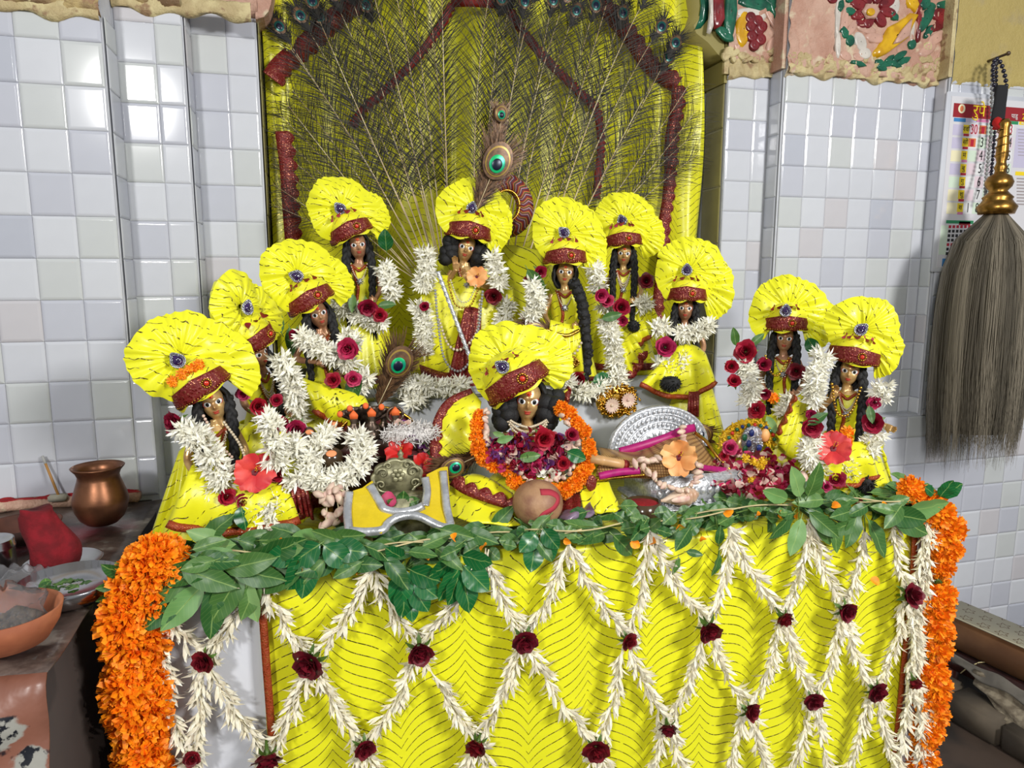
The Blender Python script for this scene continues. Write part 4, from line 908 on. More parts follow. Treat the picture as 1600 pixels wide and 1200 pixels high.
figure('H', 'figurine second from the right end with dark red roses at its shoulder', (1226, 531), .27, .801, (1225, 486), 57, 4, 'idol_dark', 94, .98, 0, 1, 'crimson', 4, (.105, .08), ((-1, .11), (1, .10)), lobe=.9, gem='red_gem')
figure('I', 'brass goddess figurine at the far right with one open hand held out', (1327, 582), .12, .801, (1338, 515), 52, 8, 'idol_brass', 105, 1.0, 0, 1, 'magenta', 5, (.10, .075), ((-1, .13), (1, .125)), arms=(ARM_UP(-1), ARM_OUT(1)), lobe=.85, rows_=2)
# the seated child figure at the front
fpt = at(825, 629, .17); zb = .801; h = fpt.z-zb; s = (fpt-CAM).dot(FWD)/FPX; rz = atan2((CAM-fpt).x, -(CAM-fpt).y)
J = thing('child_deity_figurine', 'crawling brass child deity in the front middle inside a marigold garland', 'figurine', (fpt.x, .17, zb), rz=rz); FIG['J'] = (J, J['label'], s, rz); fs = 1.28
make_body(J, h, fs, radians(4), 0, M['idol_brass'], (((-.028, 0, -.046), (-.040, -.03, -.085), (-.018, -.062, -.075), (.1, -.3, .8)), ((.028, 0, -.046), (.044, -.02, -.085), (.05, -.05, -.115), (.2, -.9, -.2))), False)
hair_cap(J, h, fs, .07, 1.2, True); make_turban(J, h, fs, atan2(-40, 59)*.9, 62*s, -40*s*1.0, 59*s, 117, 1, 'magenta', 4, lobe=1.0)
pleated_skirt(J, h, .10*fs, .05, .13, .04, .085, 6, 20, border=False)
blouse(J, h, fs)
for k, dr in enumerate((.006, .012, .018)): necklace(J, h+.020-.002*k, fs, dr, .026+.001*k, 'pearl', .0026, 1, False)
# ---------------------------------------------------------------- niche hanging, trims and peacock feathers
def yb_(x): return .905-.20*max(0, abs((x-.03)/.57))**3.0          # the hanging curves round the niche
rows = []; q = random.Random(21); ph = [q.uniform(0, 6.3) for _ in range(5)]
for j in range(46):
    z = 1.02+1.1*j/45; r = []
    for i in range(110):
        u = i/109; x = -.532+1.10*u+(-.015*sin(z*7)+(-.03 if z < 1.5 else 0.0)*0)*(u**6)
        y = yb_(x)-.020*(sin(33*x+ph[0]+z*2.2)+.6*sin(61*x+ph[1]-z*3)+.5*sin(17*x+z*6+ph[2]))*(.5+.5*min(1, abs(z-1.02)*3))-.02
        r.append((x, min(y, .90), z))
    rows.append(r)
mb = MB(); mb.grid(rows); dr = mb.obj('niche_hanging', M['backdrop']); md = dr.modifiers.new('thickness', 'SOLIDIFY'); md.thickness = .002
tag(dr, 'yellow lined satin hanging with maroon trims covering the back of the niche', 'curtain')
def on_drape(x, y, off=.02):
    Y = .86
    for _ in range(6): p = at(x, y, Y); Y = min(yb_(p.x)-.02, .9)-.012-off
    return at(x, y, Y)
def dband(pts, wpx, m, scallop=0, period=.02, n=50): return band('ribbon', [on_drape(x, y) for x, y in pts], wpx*px(.86), M[m], dr, n=n, scallop=scallop, period=period, thick=.003)
dband([(705, 6), (680, 50), (640, 100), (600, 140), (568, 168), (548, 196)], 8, 'maroon_plain', .010, .016)
dband([(705, 6), (740, 6), (790, 10)], 8, 'maroon_plain', .010, .016)
dband([(790, 10), (815, 50), (850, 92), (890, 132), (932, 172)], 9, 'maroon_plain', .010, .016)
dband([(932, 172), (938, 220), (934, 268), (930, 310)], 9, 'maroon_plain', .008, .016)
dband([(560, 0), (520, 28), (480, 66), (440, 100), (424, 122)], 22, 'maroon', .010, .034)
dband([(924, -20), (950, 18), (985, 60), (1012, 100), (1040, 122), (1058, 134)], 22, 'maroon', .010, .034)
dband([(1058, 134), (1057, 165), (1050, 200), (1047, 225), (1046, 262)], 16, 'maroon', .010, .03)
dband([(1046, 262), (1042, 310), (1036, 350), (1034, 400), (1028, 460), (1022, 520)], 14, 'maroon', .010, .03)
dband([(440, 205), (447, 260), (451, 320), (456, 385), (460, 440)], 16, 'maroon', .012, .03)
# feathers
def barb(mb, p, d, L, w, droop, q, seg=5):
    d = Vector(d).normalized(); a = []; s = d.cross(Vector((0, 1, 0))); s = s.normalized() if s.length > .1 else Vector((1, 0, 0)); p = Vector(p); st = L/seg
    for i in range(seg+1):
        wd = w*(1-.75*i/seg); a.append((p-s*wd, p+s*wd)); d = (d+Vector((droop*.5*(1 if d.x > 0 else -1), q.uniform(-.06, .06), -abs(droop)*.30+q.uniform(-.05, .05)))).normalized(); p = p+d*st
    mb.grid([[b[0], b[1]] for b in a])
def eye_parts(parent, M0, s=1.0, dull=False):
    def ring(name, a, b, y, c, m, par):
        mb = MB(); mb.grid([[(a*k*cos(t), y-(.0012 if k < .9 else 0), c+b*k*sin(t)) for t in [2*pi*i/28 for i in range(28)]] for k in (1, .7, .02)], True); return link(name, mb.mesh(name, m), par, M=M0)
    if dull: spec = ((.017, .022, .0, .002, 'f_brown'), (.012, .014, -.002, 0, 'f_teal'), (.0075, .0085, -.004, -.001, 'f_blue'))
    else: spec = ((.021, .027, .0, .004, 'f_brown'), (.0175, .022, -.0016, .003, 'f_gold'), (.0155, .0195, -.0030, .0025, 'f_brown'), (.0112, .0128, -.0046, -.001, 'f_green'), (.0072, .0082, -.0064, -.002, 'f_blue'))
    for a, b, y, c, m in spec: ring('eye_ring', a*s, b*s, y*s, c*s, M[m], parent)
def feather_mesh(L, bend, seed, spread=.135, n=54, start=.24, side=None):
    q = random.Random(seed); mb = MB(); S = lambda t: Vector((bend*t*t, .01*sin(t*4+seed), L*t)); P = [S(i/16) for i in range(17)]
    mb.cur = 0; mb.tube(P, [.0024-.0016*i/16 for i in range(17)], 5); mb.cur = 1
    for i in range(n):
        t = start+(.985-start)*i/n+q.uniform(-.004, .004); p = S(t); tg = (S(min(t+.01, 1))-S(t-.01)).normalized()
        if q.random() < .08: continue
        for s in (-1, 1):
            if side and q.random() < .6 and s != side: continue
            ln = spread*(.55+.6*sin(pi*min(1, (t-start)/(1.02-start))))*q.uniform(.6, 1.1); a = q.uniform(.35, .75)*(1.25-.5*t)
            d = tg*cos(a)+Vector((s*sin(a), q.uniform(-.35, .12), 0)); barb(mb, p, d, ln, .00105, q.uniform(.05, .26), q)
    return mb.mesh('vane', [M['shaft'], M['barb']]), S(1), (S(1)-S(.95)).normalized()
FM = [feather_mesh(.70, b, 100+i) for i, b in enumerate((-.05, -.02, 0, .02, .05, .08, -.08, .0))]
def feather(basepx, tippx, label, Yb=.62, Yt=.73, k=None, eye=True):
    a, b = at(*basepx, Yb), at(*tippx, Yt); d = b-a; k = RN.randrange(8) if k is None else k; me, tip, td = FM[k]
    sc = d.length/tip.length; rot = tip.normalized().rotation_difference(d.normalized()).to_matrix().to_4x4()
    f = thing('peacock_feather', label, 'feather', M=Matrix.Translation(a) @ rot @ Matrix.Scale(sc, 4), group='peacock feathers fanned out in the niche')
    link('vane', me, f)
    if not eye: return f
    mb = MB(); q = random.Random(len(label)+k); M0 = frame(tip+Vector((0, -.012, 0)), td, (0, 1, 0), 1.0)
    for i in range(230):
        s = q.choice((-1, 1)); t = q.uniform(-.05, .022); aa = q.uniform(.1, .9); barb(mb, (0, .001, t), (s*sin(aa), q.uniform(-.1, .1), cos(aa)), q.uniform(.03, .055), .0009, .03, q, 3)
    link('tip_fringe', mb.mesh('tip_fringe', M['barb']), f, M=M0); eye_parts(f, M0, 1.0, True)
    return f
tips = [((648, 436), (421, 318)), ((646, 433), (423, 285)), ((644, 430), (424, 255)), ((643, 427), (425, 226)), ((642, 424), (427, 200)), ((646, 420), (429, 172)), ((650, 416), (431, 140)), ((654, 414), (432, 110)), ((656, 412), (450, 70)), ((660, 412), (437, 45)), ((664, 408), (470, 28)), ((668, 408), (488, 6)), ((670, 406), (500, 30)), ((674, 404), (520, -6)), ((678, 404), (545, -16)), ((682, 402), (572, 12)), ((686, 400), (575, -40)), ((690, 400), (612, -44)), ((694, 400), (640, -30)), ((700, 400), (662, -60)), ((704, 400), (690, -46)),
        ((742, 400), (768, -30)), ((748, 400), (782, 2)), ((754, 402), (800, -8)), ((760, 400), (818, 6)), ((770, 402), (838, -20)), ((780, 404), (862, 4)), ((790, 404), (884, -4)), ((800, 406), (898, 20)), ((812, 406), (928, 12)), ((824, 408), (955, -20)), ((836, 408), (970, 24)), ((848, 412), (1012, -10)), ((858, 414), (1030, 45)), ((866, 418), (1052, 70)), ((872, 420), (1042, 92)), ((878, 424), (1078, 130)), ((882, 430), (1088, 172)), ((884, 434), (1090, 205)), ((884, 438), (1092, 240))]
NL = 21
NUM = ['first', 'second', 'third', 'fourth', 'fifth', 'sixth', 'seventh', 'eighth', 'ninth', 'tenth', 'eleventh', 'twelfth', 'thirteenth', 'fourteenth', 'fifteenth', 'sixteenth', 'seventeenth', 'eighteenth', 'nineteenth', 'twentieth', 'last']
for i, (b, tp) in enumerate(tips):
    if i < NL: lab = 'long peacock feather, %s of the left spray counted from the left wall edge' % NUM[i]
    else: lab = 'long peacock feather, %s of the right spray counted from the figure with flute' % NUM[i-NL]
    side = (i < NL)
    feather(b, tp, lab, .615+.0012*(i % 6), .700+.004*(i % 8), RN.choice((6, 0, 1, 3)) if side else RN.choice((5, 4, 3, 1)), not (tp[1] > 60 and (tp[0] < 460 or tp[0] > 1060)))
# dark bushy part of a feather standing beside the flute player, and bright plume on his turban
def plume(key, eye, basep, Y, label, s=1.0, wide=1.0, loose=90):
    p, b = at(*eye, Y), at(*basep, Y+.006); d = p-b; L = d.length
    f = thing('peacock_plume', label, 'feather', M=frame(b, d, (0, 1, 0))); q = random.Random(len(label)); mb = MB()
    mb.cur = 0; mb.tube([(0, 0, 0), (0, -.002, L*.5), (0, -.004, L)], [.0012, .001, .0006], 5); mb.cur = 1
    for i in range(620):                                   # dense bronze vane
        t = q.random()**.8; s_ = q.choice((-1, 1)); z = L*(.10+.88*t); a = q.uniform(.05, .62)*(.6+.5*wide); ln = s*q.uniform(.75, 1.08)*(.020+.042*t); barb(mb, (s_*.001, .001+q.uniform(0, .004), z), (s_*sin(a), q.uniform(-.10, .10), cos(a)), ln, .0012, .02, q, 4)
    mb.cur = 2
    for i in range(loose):
        s_ = q.choice((-1, 1)); z = L*q.uniform(.05, .9); a = q.uniform(.2, 1.0); barb(mb, (0, .003, z), (s_*sin(a), q.uniform(-.2, .2), cos(a)), q.uniform(.03, .06)*s, .0005, .08, q, 4)
    mb.obj('vane', [M['shaft'], M['f_brown'], M['barb']], f)
    eye_parts(f, Matrix.Translation((0, -.008, L)), s); return f
plume('D', (775, 256), (742, 335), .47, 'bright green-eyed peacock plume standing behind the flute player turban', 1.5, 1.3)
plume('B', (622, 568), (588, 640), .30, 'bright green-eyed peacock plume leaning between the front figures, beside the snake hood', 1.2, 1.35)
plume('E', (836, 517), (905, 527), .36, 'dark peacock plume lying sideways across the waist of the braid figure', .9, 1.0, 50)
plume('J', (708, 729), (756, 708), .12, 'dark peacock plume lying beside the child deity garland', .85, 1.0, 90)
plume('K', (1093, 676), (1040, 655), .24, 'short peacock plume lying on the silver throne', .9, .6, 20)
plume('top', (782, 180), (775, 290), .60, 'small dull peacock plume standing upright above the flute player', .75, .8, 80)
# multicoloured padded ring behind the flute player
def stripes():
    s = NT('multicoloured_striped_cloth'); co = s.sep(s.coord()); a = s.ma('ARCTAN2', co[0], co[2]); r = s.ma('SQRT', s.ma('ADD', s.ma('MULTIPLY', co[0], co[0]), s.ma('MULTIPLY', co[2], co[2])))
    zz = s.ma('ABSOLUTE', s.ma('SUBTRACT', s.ma('FRACT', s.ma('MULTIPLY', r, 40.0)), .5)); f = s.ma('FRACT', s.ma('ADD', s.ma('MULTIPLY', a, 3.2), zz))
    cr = s.n('ShaderNodeValToRGB'); cr.color_ramp.interpolation = 'CONSTANT'; e = cr.color_ramp.elements
    for i, (p, c) in enumerate([(0, srgb(112, 24, 22)), (.30, srgb(196, 110, 40)), (.42, srgb(60, 90, 50)), (.55, srgb(112, 24, 22)), (.72, srgb(196, 150, 140)), (.82, srgb(60, 80, 120)), (.92, srgb(90, 16, 22))]):
        el = e[i] if i < 2 else e.new(p); el.position = p; el.color = (*c, 1)
    s.t.links.new(f, cr.inputs[0]); return s.done(cr.outputs[0], .7)
M['stripes'] = stripes()
cp = at(790, 322, .56); t = thing('padded_ring', 'maroon multicoloured padded ring with gold cord behind the flute player turban', 'ring', cp)
mb = MB(); mb.tube([(.046*cos(a), .004*sin(a*2), .052*sin(a)) for a in [2*pi*i/40 for i in range(41)]], .020, 14, caps=False); mb.obj('padding', M['stripes'], t)
mb = MB(); mb.tube([(.029*cos(a)-.0, -.014, .034*sin(a)) for a in [2*pi*i/60 for i in range(61)]], [.0022+.0008*(i % 2) for i in range(61)], 6); mb.obj('gold_cord', M['gold'], t)
# yellow cushion-like back cloth behind the flute player
sheet('back_cushion_cloth', [[at(x, y, .575) for x, y in [(690, 470), (690, 400), (790, 383), (845, 392)]], [at(x, y, .56) for x, y in [(690, 560), (720, 470), (800, 450), (850, 470)]], [at(x, y, .57) for x, y in [(690, 610), (740, 590), (810, 580), (850, 600)]]], M['curtain'], None, 30, 20, lambda u, v: Vector((0, .008*sin(u*9+v*3), 0)), .006)
tag(bpy.data.objects['back_cushion_cloth'], 'yellow lined cloth draped over a stand behind the flute player shoulder', 'cloth')
# ---------------------------------------------------------------- jasmine garlands and flowers on the figures
IY = dict(A=.17, A2=.275, B=.36, C=.50, D=.50, E=.42, F=.54, G=.40, H=.27, I=.12, J=.17)
def garland(key, pieces, label, dy=-.050, r=.018, ring=6, step=.0105, loop=()):
    Y0 = IY[key]; p0 = at(*pieces[0][0], Y0+dy)
    t = thing('jasmine_garland', label, 'garland', p0, group=None)
    for pc in pieces:
        path = [at(x, y, Y0+dy-(.012*sin(pi*i/max(1, len(pc)-1)))) for i, (x, y) in enumerate(pc)]
        L = plen(path)
        if len(pc) == 2 and L < .03: path = [path[0]-(path[1]-path[0])*.3, path[1]+(path[1]-path[0])*.3]
        rope(t, path, r, FLOR, step, ring, sc=1.0, back=False); thread(t, path, .004, M['cream_petal'], 'core')
    return t
L_ = lambda k: FIG[k][1]
garland('A', [[(284, 668), (316, 690), (336, 726), (352, 750), (326, 764)], [(392, 784), (418, 800), (445, 776)], [(388, 824), (408, 818), (440, 800)], [(415, 654), (434, 682), (424, 712), (452, 722)]], 'fluffy white jasmine garland round the front left goddess figurine', -.075)
garland('A2', [[(437, 560), (456, 598), (462, 640)]], 'white jasmine garland on the half hidden figurine behind the front left one', -.06)
garland('B', [[(468, 524), (500, 543), (530, 560), (554, 572)], [(560, 604), (576, 582)], [(454, 610), (462, 640), (470, 665)], [(540, 528), (560, 536)]], 'white jasmine garland slanting across the figurine with bent arm and pink rose', -.055)
garland('C', [[(600, 420), (610, 446), (614, 470)], [(556, 488), (580, 501), (604, 508)], [(533, 470), (536, 490)]], 'white jasmine garland on the long-braided figurine at the left end of the back row', -.05)
garland('D', [[(664, 394), (668, 420), (658, 454)], [(655, 478), (664, 515), (660, 556)], [(768, 402), (776, 426), (780, 452)], [(792, 476), (788, 496), (782, 512)]], 'white jasmine garland hanging from both shoulders of the flute player', -.05)
garland('E', [[(832, 443), (840, 474), (822, 500)], [(929, 420), (938, 456)], [(949, 500), (957, 538), (964, 584)]], 'white jasmine garland on the single-braid figurine right of the flute player', -.05)
garland('F', [[(996, 480), (1016, 470)], [(940, 476), (962, 488)]], 'small white jasmine garland on the figurine with the red rose at the back right', -.05)
garland('G', [[(1022, 516), (1044, 508)], [(1062, 522), (1086, 520), (1112, 505)], [(1028, 566), (1050, 576), (1074, 556)]], 'white jasmine garland with a pink rose in it on the figurine right of the plinth', -.055)
garland('H', [[(1160, 566), (1174, 598), (1168, 636)], [(1236, 626), (1216, 652)]], 'white jasmine garland on the figurine second from the right end', -.06)
garland('I', [[(1286, 556), (1272, 598), (1270, 632)], [(1270, 684), (1264, 708), (1284, 740)], [(1312, 720), (1330, 748)], [(1368, 680), (1350, 716)], [(1380, 602), (1374, 628)]], 'fluffy white jasmine garland round the far right goddess figurine', -.075)
def ground_garland(pieces, label, r=.016, ring=5, step=.011, core=.004):
    t = thing('jasmine_garland', label, 'garland', at(*pieces[0][0][:2], pieces[0][0][2]))
    for pc in pieces: path = [at(*p) for p in pc]; rope(t, path, r, FLOR, step, ring, back=False); thread(t, path, core, M['cream_petal'], 'core')
    return t
ground_garland([[(628, 604, .345), (660, 600, .34), (692, 606, .34), (734, 600, .335)], [(640, 630, .34), (664, 612, .34)]], 'white jasmine garland lying along the plinth edge below the flute player')
ground_garland([[(880, 594, .345), (906, 612, .34), (934, 610, .34), (952, 594, .34), (980, 590, .34)]], 'white jasmine garland lying on the plinth edge below the single-braid figurine')
ground_garland([[(514, 672, .15), (496, 700, .13), (478, 736, .11), (516, 752, .10), (552, 734, .10), (570, 706, .12), (552, 676, .15)], [(450, 700, .12), (474, 694, .12)], [(460, 745, .10), (470, 764, .10)]], 'loose white jasmine ring round the dark polished stone', .018, 6)
# roses and other blossoms pinned to the garlands
def R(key, x, y, rp, c, label, dy=-.085, face=None): s = FIG[key][2]; return rose(at(x, y, IY[key]+dy), rp*s, c, label, face=face)
R('A', 280, 660, 20, 'crimson', 'dark pink rose at the shoulder of the front left figurine', -.06, (-1, -1, .1))
R('A', 352, 776, 15, 'crimson', 'crimson rose below the left arm of jasmine on the front left figurine', -.09)
R('A', 380, 782, 14, 'crimson', 'crimson rose right under the coral hibiscus')
R('A', 432, 742, 13, 'crimson', 'crimson rose right of the coral hibiscus', -.07)
R('A', 436, 760, 12, 'magenta', 'pink rose at the lower right of the coral hibiscus', -.065)
R('A2', 402, 634, 16, 'crimson', 'crimson rose between the two braids of the front left pair', -.075)
R('A2', 380, 615, 11, 'magenta', 'small pink rose above the braid of the front left figurine', -.075)
R('A2', 432, 626, 11, 'crimson', 'red rose on the braid of the half hidden figurine', -.075)
R('A2', 464, 668, 17, 'magenta', 'pink rose low between the jasmine of the front left pair', -.1)
R('A2', 440, 660, 14, 'crimson', 'crimson rose beside the front left jasmine garland', -.1)
R('B', 546, 543, 19, 'magenta', 'large pink rose at the end of the slanting jasmine garland', -.085)
R('B', 552, 592, 13, 'magenta', 'pink rose under the bent arm figurine garland', -.08)
R('B', 522, 594, 13, 'crimson', 'red rose above the black hair tuft', -.08)
R('B', 463, 522, 13, 'crimson', 'dark rose at the shoulder of the bent arm figurine', -.03)
R('C', 574, 478, 16, 'crimson', 'red rose below the pendant of the back row left figurine', -.075)
R('C', 594, 492, 12, 'crimson', 'red rose on the jasmine of the back row left figurine', -.08)
R('D', 664, 480, 9, 'crimson', 'small dark rose between the jasmine pieces left of the flute player', -.07)
R('D', 772, 462, 15, 'maroon', 'dark rose between the jasmine pieces right of the flute player', -.06)
R('E', 842, 424, 12, 'crimson', 'rose on the leaf left of the single-braid figurine', -.04)
R('E', 826, 440, 11, 'maroon', 'dark rose behind the peach petals left of the single-braid figurine', -.04)
R('E', 938, 460, 13, 'magenta', 'pink rose at the right shoulder of the single-braid figurine', -.065)
R('E', 906, 592, 13, 'crimson', 'dark red rose at the feet of the single-braid figurine', -.07)
R('F', 970, 480, 16, 'crimson', 'red rose on the chest of the back row right figurine', -.075)
R('F', 974, 500, 10, 'magenta', 'small pink rose under the red rose at the back right', -.075)
R('F', 1010, 440, 13, 'maroon', 'dark rose behind the braid of the back row right figurine', -.03)
R('F', 948, 470, 11, 'magenta', 'pink rose left of the back row right figurine', -.08)
R('G', 1039, 543, 18, 'magenta', 'large pink rose amid the jasmine of the figurine right of the plinth', -.085)
R('H', 1166, 550, 19, 'crimson', 'dark red rose on top of the jasmine second from the right end', -.06)
R('H', 1143, 572, 12, 'crimson', 'red rose bud hanging left of the jasmine second from the right end', -.07)
R('H', 1147, 597, 12, 'crimson', 'lower red rose bud left of the same jasmine', -.07)
R('H', 1192, 570, 13, 'crimson', 'red rose against the left braid second from the right end', -.055)
R('H', 1244, 580, 14, 'maroon', 'dark rose against the right braid second from the right end', -.055)
R('H', 1184, 640, 15, 'crimson', 'crimson rose low on the figurine second from the right end', -.075)
R('H', 1196, 614, 10, 'crimson', 'small red rose on the hair second from the right end', -.065)
R('I', 1268, 664, 18, 'crimson', 'crimson rose between the left jasmine pieces of the far right figurine', -.08)
R('I', 1268, 646, 10, 'magenta', 'small pink rose above the green leaf at the far right figurine', -.08)
R('I', 1365, 660, 19, 'crimson', 'dark red rose under the open hand of the far right figurine', -.075)
R('I', 1366, 628, 12, 'magenta', 'pink rose at the right elbow of the far right figurine', -.07)
R('I', 1306, 748, 15, 'crimson', 'crimson rose at the hem of the far right figurine', -.085)
R('I', 1290, 760, 9, 'magenta', 'small pink rose near the hem of the far right figurine', -.085)
hibiscus(at(398, 738, .085), .034, 'coral', 'large coral hibiscus on the lap of the front left figurine')
hibiscus(at(1302, 702, .020), .034, 'coral', 'coral hibiscus on the skirt of the far right figurine', face=(-.6, -.8, .4))
hibiscus(at(745, 432, .42), .024, 'peach', 'peach hibiscus held by the raised hand of the flute player')
hibiscus(at(1060, 714, .045), .036, 'peach', 'peach hibiscus with dark throat on the shawl over the silver throne')
hibiscus(at(626, 708, .16), .028, 'red', 'scarlet hibiscus above the carved grey throne', face=(-.3, -1, .7))
hibiscus(at(658, 728, .14), .024, 'red', 'scarlet hibiscus right of the carved grey throne', face=(.5, -1, .5))
def marig(x, y, Y, s, label): t = thing('marigold_flower', label, 'flower', M=frame(at(x, y, Y), CAM-at(x, y, Y), (0, 0, 1), s)); link('bloom', RN.choice(MARI_S), t); return t
marig(1304, 682, .05, .9, 'small orange marigold left above the coral hibiscus at the far right'); marig(1324, 676, .05, 1.0, 'small orange marigold right above the coral hibiscus at the far right'); marig(1323, 690, .05, .9, 'small orange marigold under its neighbour at the far right figurine')
marig(1208, 622, .20, .9, 'small orange marigold on the skirt second from the right end')
# single leaves tucked into the garlands
def tuck(x, y, Y, dx, dy_, me, s, label):
    p = at(x, y, Y); q_ = at(x+dx, y+dy_, Y-.01); t = thing('tucked_leaf', label, 'leaf', M=frame(p, q_-p, -(CAM-p)+rdir()*.4, s)); link('blade', me, t); return t
for a in [(440, 520, .34, -12, -26, LEAF_B[1], .85, 'green leaf behind the shoulder of the bent arm figurine'), (452, 512, .34, 6, 40, LEAF_B[0], .7, 'second green leaf below the shoulder rose'), (560, 580, .29, -16, 54, LEAF_B[2], .9, 'long green leaf hanging from the pink rose'), (604, 392, .46, -2, -20, LEAF_D[0], .9, 'dark green leaf behind the left back row jasmine'), (552, 460, .43, -2, 24, LEAF_B[1], .5, 'pale leaf beside the pendant of the back row left figurine'),
          (590, 478, .43, 30, -4, LEAF_B[0], .5, 'green leaf under the back row left jasmine'), (824, 420, .37, 26, 40, LEAF_B[2], .9, 'large green leaf on the shoulder of the single-braid figurine'), (940, 498, .35, 26, -6, LEAF_B[3], .6, 'green leaf between the jasmine right of the thick braid'), (926, 596, .34, 36, -6, LEAF_D[1], .9, 'dark leaf at the feet of the single-braid figurine'), (1150, 540, .25, -3, -26, LEAF_B[0], .55, 'pointed green leaf behind the dark red shoulder rose'),
          (1172, 540, .25, 16, -14, LEAF_B[2], .5, 'green leaf right of the dark red shoulder rose'), (1262, 528, .2, 12, 22, LEAF_D[2], .8, 'dark leaf between the two right end turbans'), (1262, 664, .03, 22, -14, LEAF_B[3], .55, 'green leaf under the left jasmine of the far right figurine'), (1198, 650, .19, 10, 18, LEAF_B[1], .55, 'pale leaf low on the figurine second from the right end'), (372, 800, .08, -16, 12, LEAF_B[0], .6, 'green leaf under the coral hibiscus lap flower'), (376, 790, .075, 8, 34, LEAF_D[0], .8, 'dark green leaf hanging under the lap flower'),
          (1358, 634, .04, 4, 20, LEAF_B[2], .45, 'small green leaf beside the open hand')]: tuck(*a)
# extra dress pieces
def dress(key, name, top, bot, Yt, Yb, m='cloth_b', fn=None, edge=None, n=24, k=12):
    t = FIG[key][0]; inv = (Matrix.Translation(t.location) @ t.rotation_euler.to_matrix().to_4x4()).inverted()
    cur = [[at(x, y, Yt) for x, y in top], [at((x+X)/2, (y+Yy)/2, (Yt+Yb)/2-.012) for (x, y), (X, Yy) in zip(resample2(top, 5), resample2(bot, 5))], [at(x, y, Yb) for x, y in bot]]
    rows = loft(cur, n, k, fn or (lambda u, v: Vector((0, -.006*v*sin(u*22), 0)))); b = MB(); b.grid([[inv @ p for p in r] for r in rows]); o = b.obj(name, M[m], t)
    md = o.modifiers.new('thickness', 'SOLIDIFY'); md.thickness = .003; md.offset = 0
    if edge:
        w_, mm = edge; e = MB(); e.grid([[inv @ p for p in r] for r in strip_rows([p+(CAM-p).normalized()*.003 for p in rows[-1]], w_, CAM, 40, .006 if w_ > .012 else 0, .018, .002)]); eo = e.obj('border', M[mm], o); md = eo.modifiers.new('thickness', 'SOLIDIFY'); md.thickness = .003; md.offset = 0
    return o
def resample2(pts, n): return [(p.x, p.y) for p in resample([Vector((x, y, 0)) for x, y in pts], n)]
dress('A', 'wrap', [(300, 725), (330, 740), (400, 745), (450, 760)], [(262, 818), (330, 832), (400, 828), (468, 812)], .10, .075, edge=(.012, 'orange_trim'))
dress('A', 'cloak', [(312, 680), (296, 690), (280, 706)], [(330, 838), (280, 842), (236, 838)], .185, .15)
dress('A', 'sash', [(452, 748), (470, 750), (478, 756)], [(460, 800), (480, 806), (490, 812)], .10, .09, 'maroon', edge=None)
dress('B', 'wrap', [(470, 590), (500, 600), (540, 610), (570, 620)], [(490, 640), (520, 660), (556, 668), (584, 650)], .285, .28, edge=(.010, 'orange_trim'))
dress('D', 'cloak', [(660, 440), (690, 430), (760, 440), (800, 450)], [(640, 590), (690, 596), (760, 590), (815, 580)], .475, .455)
dress('D', 'front_panel', [(726, 480), (740, 480), (752, 485)], [(700, 592), (724, 596), (748, 590)], .437, .425, 'maroon')
dress('D', 'robe_hem', [(655, 570), (700, 585), (745, 592)], [(660, 590), (705, 604), (745, 608)], .43, .425, 'maroon')
dress('E', 'wrap', [(860, 500), (880, 505), (905, 510)], [(850, 580), (880, 588), (912, 582)], .365, .36, edge=(.008, 'orange_trim'))
dress('E', 'skirt_fan', [(960, 540), (975, 530), (985, 520)], [(965, 590), (990, 580), (1005, 550)], .40, .385, edge=(.020, 'maroon'))
dress('F', 'cloak', [(985, 440), (1005, 450), (1015, 470)], [(1000, 520), (1020, 520), (1030, 500)], .52, .50)
dress('F', 'wrap', [(950, 500), (975, 510), (1005, 500)], [(965, 535), (990, 542), (1016, 524)], .49, .47, edge=(.010, 'orange_trim'))
dress('G', 'wrap', [(1040, 560), (1062, 540), (1085, 540), (1102, 552)], [(1000, 600), (1040, 618), (1085, 618), (1118, 596)], .345, .315, edge=(.010, 'orange_trim'))
dress('G', 'front_trim', [(1076, 612), (1084, 612), (1092, 612)], [(1074, 650), (1082, 652), (1090, 650)], .305, .300, 'maroon')
dress('H', 'side_wing', [(1246, 620), (1262, 606), (1272, 600)], [(1212, 680), (1230, 712), (1262, 722)], .20, .17, edge=None)
dress('H', 'wing_edge', [(1240, 616), (1228, 645), (1212, 676)], [(1244, 620), (1232, 648), (1217, 680)], .185, .165, 'orange_trim')
dress('I', 'wrap', [(1290, 680), (1320, 690), (1355, 690)], [(1270, 748), (1320, 760), (1372, 742)], .05, .035, edge=(.008, 'orange_trim'))
dress('I', 'cloak', [(1362, 670), (1374, 690), (1380, 710)], [(1376, 690), (1386, 730), (1394, 764)], .12, .10)
